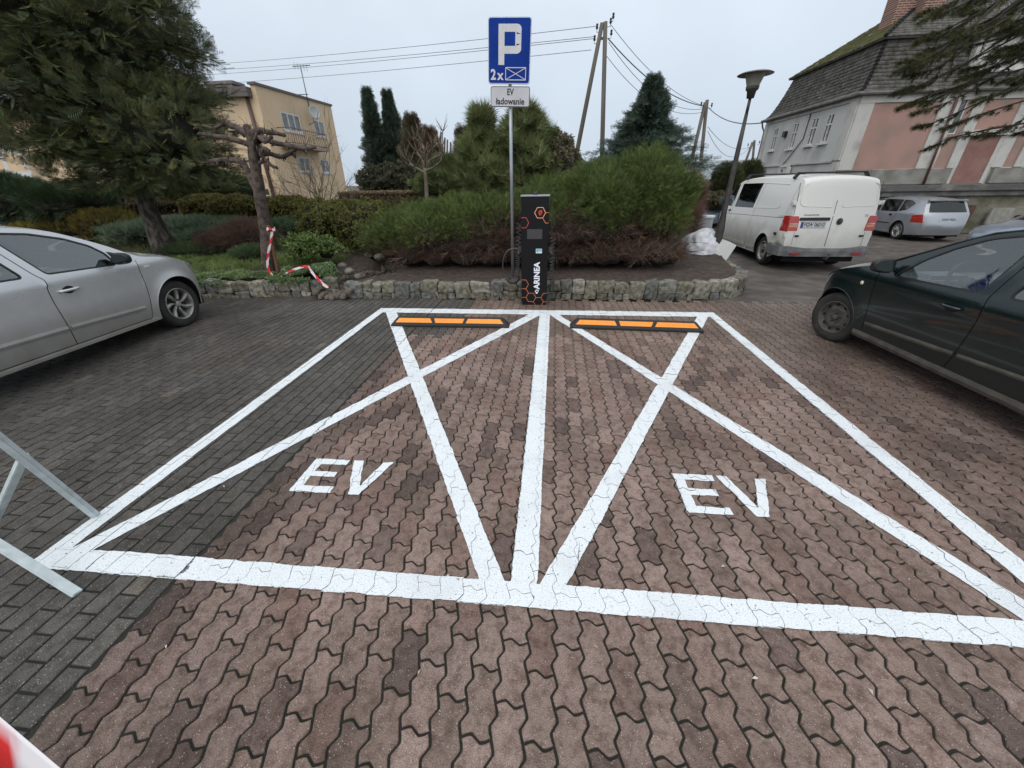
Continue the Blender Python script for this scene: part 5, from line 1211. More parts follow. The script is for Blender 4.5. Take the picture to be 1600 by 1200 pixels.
def side_box(car, nm, x0, x1, z0, z1, side, m, out=.012, inn=-.01, bevel=.004, sz=.0, nx=10):
    """strip following the flank between x0..x1 (z can drift by sz)"""
    t = MB(); xs = np.linspace(x0, x1, nx); vs = []
    for x in xs:
        dz = sz * (x - x0) / (x1 - x0); vs += [car.pt(x, z0 + dz, side, inn), car.pt(x, z0 + dz + .002, side, out * .6), car.pt(x, (z0 + z1) / 2 + dz, side, out), car.pt(x, z1 + dz - .002, side, out * .6), car.pt(x, z1 + dz, side, inn)]
    fs = [(i * 5 + j, i * 5 + (j + 1) % 5, (i + 1) * 5 + (j + 1) % 5, (i + 1) * 5 + j) for i in range(nx - 1) for j in range(5)] + [tuple(range(5)), tuple((nx - 1) * 5 + j for j in range(5))]
    return t.add(vs, fs).build(nm, m, car.th, True)
def mirror(car, x, z, side, shell, w_=.17, h_=.12, d_=.10, gl=MIRG, foot=BLACK):
    y0 = car.ys(x, z) - .01; c_ = Vector((x - .02, side * (y0 + .13), z + .06)); t = MB(); V = []; 
    n1, n2 = 14, 10
    for j in range(n2):
        v = -PI / 2 + PI * j / (n2 - 1)
        for i in range(n1):
            u = 2 * PI * i / n1; q = Vector((math.cos(u) * math.cos(v), math.sin(u) * math.cos(v), math.sin(v))); k = (abs(q.x) ** 3.5 + abs(q.y) ** 3.5 + abs(q.z) ** 3.5) ** (-1 / 3.5); q = q * k
            xx = q.x * d_ * .5; 
            if xx < -.0: xx = max(xx, -.028)
            V.append(c_ + Vector((xx, side * q.y * w_ * .5, q.z * h_ * .5 * (1 - .12 * q.y * 1))))
    t.add(V, [(j * n1 + i, j * n1 + (i + 1) % n1, (j + 1) * n1 + (i + 1) % n1, (j + 1) * n1 + i) for j in range(n2 - 1) for i in range(n1)], True); mm = t.build('wing_mirror', shell, car.th, True)
    t = MB(); pl_ = round_poly([(-w_ * .43, -h_ * .40), (w_ * .43, -h_ * .36), (w_ * .41, h_ * .36), (-w_ * .41, h_ * .42)], .03); t.prism(pl_, lambda p: (c_.x - .0295, c_.y + p[0], c_.z + p[1]), lambda p: (c_.x - .032, c_.y + p[0], c_.z + p[1])); t.build('mirror_glass', gl, mm, True)
    t = MB(); t.bar((x + .0, side * (y0 - .02), z + .02), (x - .01, side * (y0 + .09), z + .04), .05, .035); t.build('mirror_foot', foot, mm, True, bevel=.006)
def handle(car, x, z, side, m, L_=.17, cup=DARK):
    t = MB(); t.lathe([(0, 0), (.04, -.002), (.055, -.012)], n=18, axis='Y'); q = car.pt(x - .0, z, side, .0015); t.v = [(q.x + v[0] * 1.1, q.y + side * v[1] * .05, q.z + v[2] * .75) for v in t.v]; t.build('handle_cup', cup, car.th, True)
    t = MB(); xs = np.linspace(x - L_ / 2, x + L_ / 2, 9); t.tube([car.pt(a, z + .004, side, .030 * (1 - ((a - x) / (L_ / 2)) ** 4) + .002) for a in xs], [.009, .013, .014, .014, .014, .014, .014, .013, .009], 8); t.build('door_handle', m, car.th, True)

# --- silver estate on the left
SILV = paint_car('silver_paint', (.58, .59, .60), .27, .45, dirt=(.20, .175, .135), dz=.56, amt=.8, coat=.6)
pose = (-5.06 - .83, 4.68, math.radians(2))
sp = dict(crease=[(.885, .010, .022, -3.3, .30), (.70, -.006, .06, -3.2, -.4)], w=.845, zb=.93, tum=.36, rw=.31, sill=.215, flare=.022, wheels=[(0, .372), (-2.62, .372)], plan_f=(.10, .70, .34), plan_r=(-3.0, -3.65, .16),
    top=[(.52, .19, .22, 0), (.60, .30, .24, 0), (.62, .46, .22, .01), (.57, .62, .20, .03), (.44, .755, .16, .05), (.22, .865, .12, .05), (-.05, .94, .12, .05), (-.30, .995, .15, .04), (-.55, 1.145, .15, .03), (-.80, 1.275, .12, .03), (-1.03, 1.365, .06, .035), (-1.4, 1.425, 0, .045), (-1.9, 1.445, 0, .05), (-2.5, 1.44, 0, .05), (-3.0, 1.41, -.02, .04), (-3.35, 1.33, -.06, .03), (-3.52, 1.05, -.08, 0), (-3.6, .75, -.1, 0), (-3.6, .45, -.1, 0), (-3.52, .24, -.08, 0)],
    zones=[('front_bumper', 0, 4, SILV, None, 0), ('bonnet', 4, 7, SILV, None, 0), ('windscreen', 7, 10, SILV, CARGLASS, .93), ('roof', 10, 15, SILV, None, 0), ('rear_screen', 15, 16, SILV, CARGLASS, .84), ('tailgate', 16, 19, SILV, None, 0)],
    windows=[[(-.60, .955), (-.63, 1.07), (-.72, 1.165), (-.90, 1.26), (-1.15, 1.335), (-1.46, 1.375), (-1.28, .985)], [(-1.49, .99), (-1.66, 1.385), (-2.25, 1.385), (-2.36, 1.02)], [(-2.46, 1.03), (-2.38, 1.38), (-2.9, 1.35), (-3.2, 1.10)]],
    doors=[('front_door', [(-.39, .87), (-.47, .27), (-1.37, .27), (-1.385, .60), (-1.38, .9), (-1.40, .99), (-1.58, 1.41), (-1.2, 1.39), (-.8, 1.25), (-.5, 1.08), (-.39, .98)]), ('rear_door', [(-1.37, .27), (-1.385, .60), (-1.38, .9), (-1.40, .99), (-1.58, 1.41), (-2.3, 1.42), (-2.42, 1.0), (-2.30, .62), (-2.2, .27)])],
    gaps=[catmull([(-.36, .955), (-.385, .80), (-.41, .55), (-.47, .275), (-.52, .262)], 4), catmull([(-.5, .262), (-1.3, .262), (-2.18, .262)], 3), catmull([(-1.37, .262), (-1.385, .60), (-1.375, .82), (-1.345, .93), (-1.40, 1.02), (-1.575, 1.41)], 4), catmull([(-2.2, .262), (-2.28, .6), (-2.40, .85), (-2.42, 1.0), (-2.33, 1.41)], 4), catmull([(.32, .81), (.38, .72), (.46, .60), (.365, .52)], 4)],
    patches={'headlight': [(.45, .745), (.30, .80), (.35, .72), (.47, .64), (.56, .63)]}, pmat={'headlight': CLR}, grid=.045,
    paint=SILV, glass=CARGLASS, trim=.016, seats=(-1.42, -2.3), dash=-.62, rim='alloy', ro=.212, spokes=(7, .062, .30), rimmat=DIRTYRIM, pw=2.6, seat_top=1.08, intmat=INTG, inner=INT)
car = Car('parked_car', 'silver estate car with seven spoke alloys at the left edge', 'car', pose, sp)
for side in (-1, 1):
    handle(car, -1.20, .80, side, SILV, .20)
    side_box(car, 'rubbing_strip', -.52, -1.36, .385, .435, side, SILV, .016, sz=.035); side_box(car, 'rubbing_strip', -1.39, -2.25, .42, .47, side, SILV, .016, sz=.02)
    side_box(car, 'sill_strip', -.42, -2.2, .215, .25, side, SILV, .012)
    mirror(car, -.60, .955, side, BLACK, .19, .125, .12)
    q = MB(); q.prism([(-.575, .965), (-.60, 1.09), (-.50, 1.055), (-.40, .985), (-.40, .965)], lambda p: car.pt(p[0], p[1], side, .001), lambda p: car.pt(p[0], p[1], side, .006)); q.build('mirror_base', BLACK, car.th, True)
    q = MB(); q.box((-.30, 0, -.01), (-.245, .006, .012)); q.v = [tuple(car.pt(v[0], .865 + v[2], side, v[1])) for v in q.v]; q.build('side_repeater', mat('repeater', (.75, .75, .74), .2) if 'repeater' not in bpy.data.materials else bpy.data.materials['repeater'], car.th, True)
    q = MB(); q.tube([(x, side * (car.ys(x, 1.42) - .06), zz_) for x, zz_ in ((-1.2, 1.44), (-1.3, 1.475), (-2.2, 1.50), (-3.0, 1.475), (-3.1, 1.44))], .013, 6); q.build('roof_rail', BLACK, car.th, True)
    # arch lip
    q = MB(); 
    for wx in (0, -2.62):
        q = MB(); q.tube([car.pt(wx + .372 * math.cos(a), .31 + .372 * math.sin(a), side, -.004) for a in np.linspace(-.22, PI + .22, 30)], .008, 6, cap=False); q.build('arch_lip', SILV, car.th, True)

# --- dark green hatchback on the right
GRN = paint_car('green_paint', (.0018, .0095, .0100), .25, .1, dirt=(.032, .031, .026), dz=.46, amt=.5, coat=.55)
CLAD = mat('grey_sill_plastic', (.055, .05, .042), .75, c2=(.095, .085, .07), vscale=9)
pose = (3.22 + .79, 4.68, math.radians(3.6))
sp = dict(w=.79, zb=.87, tum=.38, rw=.278, sill=.215, flare=.014, wheels=[(0, .335), (-2.36, .335)], plan_f=(.02, .58, .30), plan_r=(-2.5, -3.05, .16), crease=[(.80, .010, .035, -2.9, .3)],
    top=[(.44, .20, .20, 0), (.505, .30, .22, 0), (.52, .44, .22, .01), (.475, .58, .20, .03), (.36, .69, .16, .05), (.15, .79, .12, .06), (-.12, .875, .12, .06), (-.38, .945, .16, .05), (-.60, 1.06, .17, .04), (-.82, 1.18, .14, .04), (-1.03, 1.285, .08, .04), (-1.3, 1.35, .02, .045), (-1.7, 1.375, 0, .05), (-2.2, 1.36, 0, .05), (-2.65, 1.31, -.03, .03), (-2.85, 1.2, -.06, .01), (-2.98, .95, -.08, 0), (-3.05, .7, -.1, 0), (-3.05, .42, -.1, 0), (-2.98, .24, -.08, 0)],
    zones=[('front_bumper', 0, 4, GRN, None, 0), ('bonnet', 4, 7, GRN, None, 0), ('windscreen', 7, 10.5, GRN, CARGLASS2, .92), ('roof', 10.5, 14, GRN, None, 0), ('rear_screen', 14, 16, GRN, CARGLASS2, .84), ('tailgate', 16, 19, GRN, None, 0)],
    windows=[[(-.57, .875), (-.72, 1.045), (-.88, 1.165), (-1.06, 1.26), (-1.22, 1.30), (-1.37, 1.315), (-1.315, .905)], [(-1.52, .915), (-1.56, 1.315), (-2.0, 1.305), (-2.28, 1.20), (-2.32, .95)]],
    doors=[('front_door', [(-.40, .83), (-.455, .30), (-1.36, .27), (-1.43, .5), (-1.44, .75), (-1.41, .92), (-1.46, 1.345), (-1.1, 1.31), (-.8, 1.16), (-.5, .96), (-.40, .9)]), ('rear_door', [(-1.36, .27), (-1.43, .5), (-1.44, .75), (-1.41, .92), (-1.46, 1.345), (-2.2, 1.33), (-2.42, 1.1), (-2.40, .8), (-2.1, .5), (-2.0, .27)])],
    gaps=[catmull([(-.385, .90), (-.41, .72), (-.44, .5), (-.45, .27)], 4), catmull([(-1.345, .255), (-1.39, .42), (-1.42, .62), (-1.415, .8), (-1.40, .93), (-1.455, 1.345)], 4), catmull([(-2.0, .255), (-2.06, .5), (-2.3, .68), (-2.40, .85), (-2.42, 1.05), (-2.25, 1.32)], 4), catmull([(.10, .79), (.28, .72), (.38, .62)], 4)],
    patches={'headlight': [(.37, .66), (.18, .76), (.26, .70), (.34, .57), (.46, .52), (.46, .58)]}, pmat={'headlight': CLR}, grid=.04,
    paint=GRN, glass=CARGLASS2, trim=.014, seats=(-1.45, -2.15), dash=-.62, rim='steel', ro=.185, holes=9, holer=.10, rimmat=mat('dirty_steel_rim', (.045, .042, .038), .7, c2=(.09, .08, .068), vscale=14), pw=2.6, steer=math.radians(14), intmat=INTG, inner=INT)
car = Car('parked_car', 'dark green hatchback with bare black steel wheel at the right edge', 'car', pose, sp)
for side in (-1, 1):
    handle(car, -1.20, .752, side, GRN, .17)
    side_box(car, 'rubbing_strip', -.47, -1.38, .345, .385, side, CLAD, .013, sz=.045); side_box(car, 'rubbing_strip', -1.42, -2.05, .392, .43, side, CLAD, .013, sz=.03)
    side_box(car, 'sill_cover', -.36, -2.02, .20, .27, side, CLAD, .022)
    mirror(car, -.50, .90, side, BLACK, .20, .13, .11)
    q = MB(); q.lathe([(0, .008), (.016, .007), (.02, 0)], n=12, axis='Y'); a_ = car.pt(-.25, .735, side, .001); q.v = [(a_.x + v[0], a_.y + side * v[1], a_.z + v[2]) for v in q.v]; q.build('side_repeater', mat('repeater2', (.72, .70, .62), .2) if 'repeater2' not in bpy.data.materials else bpy.data.materials['repeater2'], car.th, True)
    for wx in (0, -2.36):
        q = MB(); q.tube([car.pt(wx + .335 * math.cos(a), .278 + .335 * math.sin(a), side, -.004) for a in np.linspace(-.2, PI + .2, 30)], .007, 6, cap=False); q.build('arch_lip', GRN, car.th, True)
    q = MB(); q.tube([car.pt(x, z_, side, -.008) for x, z_ in ((-.40, .968), (-.62, 1.085), (-.84, 1.205), (-1.05, 1.305), (-1.3, 1.362), (-1.7, 1.388), (-2.2, 1.372))], .010, 6); q.build('drip_rail', BLACK, car.th, True)

# --- white van
WHT = paint_car('van_paint', (.70, .695, .66), .38, 0, dirt=(.27, .25, .21), dz=.60, amt=.75, coat=.35)
GREYB = mat('bumper_grey', (.085, .088, .095), .65, c2=(.17, .17, .17), vscale=4, bump=.003, bscale=30)
VANG = glass('van_dark_glass', (.05, .055, .06), .0, .03)
XR = -3.72
pose = (5.86, 12.90, math.radians(-1))
sp = dict(z0=-.11, scale=(.98, .98, 1.065), w=.90, zb=1.0, tum=.13, tum2=.16, rw=.29, sill=.20, flare=.02, wheels=[(0, .36), (-2.86, .36)], plan_f=(.0, .75, .26), plan_r=(-3.52, -3.76, .075),
    top=[(.68, .20, .16, 0), (.74, .35, .18, 0), (.74, .6, .18, .01), (.66, .80, .18, .04), (.42, .98, .18, .05), (.18, 1.10, .2, .05), (-.05, 1.32, .2, .03), (-.25, 1.51, .15, .03), (-.42, 1.63, .08, .035), (-.75, 1.695, 0, .05), (-1.5, 1.715, 0, .06), (-2.5, 1.715, 0, .06), (-3.3, 1.70, 0, .055), (-3.52, 1.675, -.02, .05), (-3.60, 1.60, -.03, .03), (-3.655, 1.35, -.03, 0), (-3.70, 1.0, -.03, 0), (-3.72, .7, -.03, 0), (-3.73, .47, -.03, 0), (-3.73, .36, -.03, 0)],
    zones=[('front_bumper', 0, 3, GREYB, None, 0), ('bonnet', 3, 5, WHT, None, 0), ('windscreen', 5, 8, WHT, CARGLASS, .90), ('roof', 8, 14, WHT, None, 0), ('rear_doors', 14, 19, WHT, None, 0)],
    windows=[[(.22, 1.09), (-.12, 1.42), (-.30, 1.565), (-.42, 1.60), (-.47, 1.07)], [(-.64, 1.07), (-.60, 1.60), (-1.78, 1.62), (-1.80, 1.10)]],
    winmats=[CARGLASS, VANG], doors=[('front_door', [(.32, .9), (.15, .25), (-.50, .24), (-.56, .7), (-.56, 1.66), (-.3, 1.64), (.1, 1.3), (.3, 1.08)])],
    gaps=[catmull([(.34, 1.0), (.34, .75), (.35, .45)], 3), catmull([(-.535, .22), (-.55, .6), (-.55, 1.2), (-.52, 1.63)], 3), catmull([(-1.86, .22), (-1.90, .6), (-1.93, 1.2), (-1.92, 1.60)], 3), catmull([(.3, .872), (-.52, .90), (-1.9, .945), (-3.45, .995)], 3), catmull([(-3.45, 1.63), (-3.47, 1.3), (-3.47, 1.06)], 3)],
    patches={'tail_light': [(-3.47, .76), (-3.45, 1.04), (-3.9, 1.06), (-3.9, .76)], 'bumper_corner': [(-3.19, .33), (-3.19, .50), (-3.9, .50), (-3.9, .30)]}, pmat={'tail_light': REDL, 'bumper_corner': GREYB}, grid=.06,
    paint=WHT, glass=CARGLASS, trim=.014, sealmat=WHT, seats=(-.45, -1.4), dash=.35, rim='steel', ro=.20, holes=16, holer=.055, rimmat=mat('van_rim', (.42, .41, .39), .5, metal=.3, c2=(.2, .19, .17), vscale=8), hubmat=BLACK, pw=5, pwz=2.6, seat_top=1.3, inner=INT)
car = Car('van', 'dirty white panel van seen from behind, roof bars on top', 'van', pose, sp); VAN = car
VR = lambda y, z, o=0: Vector((car_rx(y, z) - o, y, z))
def car_rx(y, z):       # rear surface of the van
    for a, b in zip(sp['top'][13:], sp['top'][14:]):
        if b[1] <= z <= a[1]:
            t = (a[1] - z) / (a[1] - b[1]); xx = a[0] + (b[0] - a[0]) * t; dx = a[2] + (b[2] - a[2]) * t; return xx + dx * (1 - min(1, abs(y) / .82) ** 5)
    return sp['top'][-1][0] + sp['top'][-1][2]
def rear_patch(nm, poly, m, o0=-.004, o1=.004, bevel=0, parent=None):
    t = MB(); t.prism(poly, lambda p: VR(p[0], p[1], o0), lambda p: VR(p[0], p[1], o1)); return t.build(nm, m, parent or car.th, True, bevel=bevel)
def rear_ribbon(nm, pts, w_, m, o=.003):
    t = MB(); 
    for a, b in zip(pts, pts[1:]): t.bar(VR(*a, o), VR(*b, o), w_, .004, (-1, 0, 0))
    return t.build(nm, m, car.th, True)
SEAM = mat('seam_dark', (.03, .028, .025), .8)
rear_ribbon('door_seam', [(.035, 1.655), (.030, 1.3), (.028, .9), (.020, .49)], .011, SEAM)
rear_ribbon('door_seam', [(.79, 1.63), (.80, 1.3), (.80, 1.06)], .008, SEAM); rear_ribbon('door_seam', [(-.79, 1.63), (-.80, 1.3), (-.80, 1.06)], .008, SEAM)
rear_ribbon('door_seam', [(.70, .75), (.70, .50)], .006, SEAM); rear_ribbon('door_seam', [(-.70, .75), (-.70, .50)], .006, SEAM)
for sg_ in (1, -1):   # pressed window panels
    pl_ = round_poly([(sg_ * .09, 1.20), (sg_ * .66, 1.22), (sg_ * .735, 1.27), (sg_ * .72, 1.57), (sg_ * .66, 1.61), (sg_ * .09, 1.63)], .05, 5)
    t = MB(); q = [VR(p[0], p[1], .004) for p in pl_]; t.tube(q + [q[0]], .0075, 6, cap=False); t.build('pressed_panel_edge', WHT, car.th, True)
    lit = [(sg_ * .66, .775), (sg_ * .855, .775), (sg_ * .865, .79), (sg_ * .862, 1.02), (sg_ * .85, 1.045), (sg_ * .70, 1.045), (sg_ * .675, 1.0)]
    lm = rear_patch('tail_light', lit if sg_ > 0 else lit[::-1], REDL, -.03, .012, .006)
    rear_patch('indicator_lens', [(sg_ * .68, .845), (sg_ * .84, .845), (sg_ * .84, .885), (sg_ * .68, .885)][::sg_], AMB, .010, .015, parent=lm); rear_patch('reversing_lens', [(sg_ * .68, .895), (sg_ * .84, .895), (sg_ * .84, .915), (sg_ * .68, .915)][::sg_], CLR, .010, .0155, parent=lm)
    rear_patch('buffer', round_poly([(sg_ * .60, .665), (sg_ * .68, .665), (sg_ * .68, .70), (sg_ * .60, .70)], .015), BLACK, 0, .03, .006)
    for z_ in (1.27, .69): t = MB(); t.box((-3.68 if z_ > 1 else -3.72, sg_ * .83 - .035, z_ - .035), (-3.60, sg_ * .83 + .05, z_ + .035)); t.tube([(-3.69, sg_ * .86, z_ - .045), (-3.69, sg_ * .86, z_ + .045)], .015, 8); t.build('door_hinge', WHT, car.th, True, bevel=.006)
    rear_patch('brake_light', [(sg_ * .05, 1.646), (sg_ * .19, 1.646), (sg_ * .19, 1.660), (sg_ * .05, 1.660)][::sg_], REDL, -.004, .006)
rear_patch('handle_trim', round_poly([(.08, .965), (.67, .965), (.67, 1.02), (.08, 1.02)], .02), BLACK, 0, .028, .006)
pt_ = rear_patch('number_plate', [(.14, .83), (.62, .83), (.62, .94), (.14, .94)], BLACK, 0, .010); rear_patch('plate_face', [(.147, .837), (.613, .837), (.613, .933), (.147, .933)], mat('plate_face', (.62, .64, .66), .4), .011, .0125, parent=pt_); rear_patch('plate_band', [(.572, .837), (.613, .837), (.613, .933), (.572, .933)], mat('plate_blue', (.012, .05, .30), .4), .0128, .0138, parent=pt_)
me = text_mesh('FGW 06010', .098, .0022, .0005, lambda c: Vector((VR(.36 - c.x, .885 + c.y, .0145)))), mk('plate_lettering', me, SBK, pt_, True) if False else None
me = text_mesh('FGW 06010', .100, .0024, .0005, lambda c: VR(.358 - c.x, .885 + c.y, .0145), sx=.80); mk('plate_lettering', me, SBK, pt_, True)
me = text_mesh('TRANSPORTER', .036, .0012, .001, lambda c: VR(.46 - c.x, 1.062 + c.y, .004), sx=1.25); mk('badge_lettering', me, mat('badge_grey', (.12, .12, .12), .4, metal=.5), car.th, True)
t = MB(); 
def lg(a, r_): return VR(-.125 + r_ * math.cos(a), .945 + r_ * math.sin(a), .010)
t.tube([lg(a, .057) for a in np.linspace(0, 2 * PI, 33)], .006, 6, cap=False)
for q in ([(-.030, .045), (0, -.002), (.030, .045)], [(-.050, .020), (-.026, -.045), (0, .008), (.026, -.045), (.050, .020)]): t.tube([VR(-.125 - p[0], .945 + p[1], .011) for p in q], .0055, 5, smooth=False)
t.build('emblem', mat('emblem_dark_chrome', (.16, .16, .165), .3, metal=.8), car.th, True)
rear_patch('emblem_backing', [(-.125 + .054 * math.cos(a), .945 + .054 * math.sin(a)) for a in np.linspace(0, 2 * PI, 24)[:-1]], BLACK, 0, .006)
t = MB(); t.tube([VR(-.62 + x, 1.045 + z_, .004) for x, z_ in ((-.03, 0), (-.025, .018), (.02, .024), (.035, .012), (.03, 0), (-.03, 0), (-.02, -.02), (.022, -.02))], .003, 4); t.build('small_badge', mat('badge2', (.2, .15, .14), .4), car.th, True)
# rear bumper
t = MB()
bxs = [(.92, -3.18), (.94, -3.50), (.90, -3.72), (.78, -3.82), (.4, -3.85), (0, -3.855), (-.4, -3.85), (-.78, -3.82), (-.90, -3.72), (-.94, -3.50), (-.92, -3.18)]
vs = []; nb = len(bxs)
for i, (y_, x_) in enumerate(bxs):
    hi = .50 if abs(y_) > .70 else .455
    vs += [(x_ + .10, y_ * .93, .29), (x_ + .01, y_, .30), (x_, y_ * 1.005, .40), (x_ + .01, y_, hi - .015), (x_ + .12, y_ * .93, hi)]
t.add(vs, [(i * 5 + j, i * 5 + j + 1, (i + 1) * 5 + j + 1, (i + 1) * 5 + j) for i in range(nb - 1) for j in range(4)] + [(0, 1, 2, 3, 4), tuple((nb - 1) * 5 + j for j in range(4, -1, -1))]); bmp = t.build('rear_bumper', GREYB, car.th, True)
for y_ in (.62, -.62): t = MB(); t.box((-3.858, y_ - .10, .345), (-3.82, y_ + .10, .375)); t.build('reflector', REDL, bmp, True)
t = MB(); t.tube([(-3.7, .0, .27), (-3.95, .0, .27), (-3.97, 0, .34)], .018, 8); t.lathe([(0, .385), (.018, .38), (.026, .365), (.018, .35), (.012, .33)], (-3.97, 0, 0), 12); t.build('tow_hitch', mat('hitch', (.1, .08, .07), .7, metal=.4), car.th, True)
# spare wheel / axle under the van
t = MB(); t.tube([(-2.86, -.7, .27), (-2.86, .7, .27)], .05, 8); t.lathe([(.001, .24), (.26, .25), (.29, .30), (.26, .36), (0, .36)], (-3.3, -.1, 0), 20); t.build('axle', DARK, car.th, True)
for x_ in (-.75, -3.15):
    t = MB(); t.tube([(x_, -.66, 1.80), (x_, .66, 1.80)], .016, 6); t.box((x_ - .03, -.70, 1.79), (x_ + .03, .70, 1.808))
    for sg_ in (1, -1): t.bar((x_, sg_ * .66, 1.80), (x_ + .0, sg_ * .74, 1.70), .06, .05, (1, 0, 0))
    t.build('roof_bar', BLACK, car.th, True, bevel=.004)
for side in (1, -1):
    mirror(car, .22, 1.12, side, BLACK, .17, .20, .12); handle(car, -.40, .97, side, BLACK, .15)
    side_box(car, 'sill_strip', .35, -.52, .215, .33, side, WHT, .012); side_box(car, 'sill_strip', -.57, -1.82, .215, .33, side, WHT, .012); side_box(car, 'sill_strip', -1.95, -2.42, .225, .33, side, WHT, .012)
    q = MB(); pl_ = round_poly([(-1.815, 1.105), (-3.10, 1.165), (-3.10, 1.60), (-1.80, 1.62)], .05, 5); qq = [car.pt(p[0], p[1], side, .003) for p in pl_]; q.tube(qq + [qq[0]], .006, 6, cap=False); q.build('pressed_panel_edge', WHT, car.th, True)
    q = MB(); q.box((-3.42, 0, .67), (-3.32, .03, .715)); q.v = [tuple(car.pt(v[0], v[2], side, v[1])) for v in q.v]; q.build('side_buffer', BLACK, car.th, True, bevel=.005)
# dark smudges where the sliding door meets the arch are in the paint noise

# --- silver estate further back on the right
SILV2 = paint_car('silver_blue_paint', (.30, .32, .35), .3, .4, dirt=(.26, .25, .23), dz=.3, amt=.4, coat=.7)
ALLOY2 = mat('bright_alloy', (.5, .5, .49), .35, metal=.6, c2=(.3, .29, .27), vscale=12)
XR2 = -3.20; REARG = glass('tinted_rear_glass', (.16, .19, .19), .0, .04)
pose2 = (11.85, 16.75, math.radians(0))
sp = dict(z0=-.11, scale=(.92, .92, .96), w=.83, zb=.80, tum=.50, rw=.27, sill=.17, flare=.012, wheels=[(0, .32), (-2.43, .32)], plan_f=(.1, .75, .3), plan_r=(-2.6, -3.3, .27),
    top=[(.6, .2, .2, 0), (.68, .4, .22, .0), (.62, .6, .2, .03), (.3, .74, .15, .05), (-.2, .84, .15, .05), (-.55, 1.02, .15, .04), (-.95, 1.19, .06, .04), (-1.5, 1.24, 0, .05), (-2.1, 1.235, 0, .05), (-2.7, 1.20, -.02, .045), (-2.90, 1.15, -.05, .035), (-3.0, 1.0, -.09, .01), (-3.10, .83, -.12, 0), (-3.16, .62, -.14, 0), (-3.20, .42, -.14, 0), (-3.16, .2, -.12, 0)],
    zones=[('front_bumper', 0, 2, SILV2, None, 0), ('bonnet', 2, 4, SILV2, None, 0), ('windscreen', 4, 6, SILV2, CARGLASS, .9), ('roof', 6, 10, SILV2, None, 0), ('rear_screen', 10, 12, SILV2, REARG, .84), ('tailgate', 12, 15, SILV2, None, 0)],
    windows=[[(-.65, .82), (-.9, 1.10), (-1.12, 1.165), (-1.28, .83)], [(-1.38, .835), (-1.22, 1.175), (-1.98, 1.18), (-2.12, .85)], [(-2.19, .86), (-2.06, 1.18), (-2.36, 1.165), (-2.58, 1.09), (-2.45, .92)]],
    doors=[('rear_door', [(-1.33, .25), (-1.33, .8), (-1.15, 1.2), (-2.0, 1.21), (-2.2, .8), (-2.05, .5), (-2.0, .25)])],
    gaps=[catmull([(-1.33, .22), (-1.33, .8), (-1.16, 1.2)], 3), catmull([(-2.03, .22), (-2.08, .5), (-2.16, .8), (-2.03, 1.2)], 3)],
    patches={'tail_light': [(-3.02, .80), (-2.83, .76), (-2.84, .56), (-3.3, .56), (-3.3, .80)]}, pmat={'tail_light': REDL}, grid=.07,
    paint=SILV2, glass=CARGLASS2, trim=.016, seats=(-1.1, -1.9), dash=-.4, rim='alloy', ro=.195, spokes=(12, .030, .1), rimmat=ALLOY2, pw=2.5, seat_top=.98, inner=INT, intmat=INTG)
car = Car('parked_car', 'pale silver estate car parked behind the van, rear towards us', 'car', pose2, sp); sp2 = sp
def rx2(y, z):
    tp = sp2['top']
    for a, b in zip(tp[10:], tp[11:]):
        if b[1] <= z <= a[1]:
            t = (a[1] - z) / (a[1] - b[1]); return a[0] + (b[0] - a[0]) * t + (a[2] + (b[2] - a[2]) * t) * (1 - min(1, abs(y) / .62) ** 2.5)
    return tp[-1][0]
def rp2(nm, poly, m, o0=-.01, o1=.008, parent=None, bevel=0):
    t = MB(); t.prism(poly, lambda p: (rx2(*p) - o0, p[0], p[1]), lambda p: (rx2(*p) - o1, p[0], p[1])); return t.build(nm, m, parent or car.th, True, bevel=bevel)
for sg_ in (1, -1):
    l_ = rp2('tail_light', [(sg_ * .44, .57), (sg_ * .66, .57), (sg_ * .655, .70), (sg_ * .60, .80), (sg_ * .50, .80), (sg_ * .46, .70)][::sg_], REDL); rp2('clear_lens', [(sg_ * .45, .655), (sg_ * .655, .655), (sg_ * .65, .70), (sg_ * .46, .70)][::sg_], CLR, .0, .011, parent=l_)
    rp2('reflector', [(sg_ * .50, .40), (sg_ * .60, .43), (sg_ * .58, .46), (sg_ * .50, .46)][::sg_], REDL)
rp2('plate_garnish', [(-.33, .745), (.33, .745), (.36, .765), (-.36, .765)], CHROME); pp2 = rp2('number_plate', [(-.27, .60), (.27, .60), (.27, .71), (-.27, .71)], mat('plate_dim', (.20, .21, .22), .5))
me = text_mesh('FGW 9024', .10, .0015, .0005, lambda c: Vector((rx2(0, .655) - .0095, -c.x, .655 + c.y)), sx=.85); mk('plate_lettering', me, mat('plate_char', (.12, .12, .12), .6), pp2, True)
rp2('lower_valance', [(-.60, .19), (.60, .19), (.62, .25), (-.62, .25)], BLACK, -.01, .006); rp2('plate_recess', [(-.34, .585), (.34, .585), (.36, .73), (-.36, .73)], mat('recess_grey', (.10, .105, .11), .5), -.01, .003)
rp2('bumper_seam', [(-.64, .545), (.64, .545), (.64, .552), (-.64, .552)], SEAM, -.002, .004)
t = MB(); t.bar((-3.12, -.02, .88), (-3.08, .30, .90), .02, .015); t.build('rear_wiper', BLACK, car.th, True)
t = MB(); t.bar((-2.55, 0, 1.28), (-2.62, 0, 1.33), .02, .012); t.build('roof_antenna', BLACK, car.th, True)
t = MB(); t.prism([(-2.86, 1.19), (-2.95, 1.175), (-2.95, 1.155), (-2.84, 1.15)], lambda p: (p[0] - .05, -.58, p[1] + .03), lambda p: (p[0] - .05, .58, p[1] + .03)); t.build('spoiler', SILV2, car.th, True, bevel=.005)
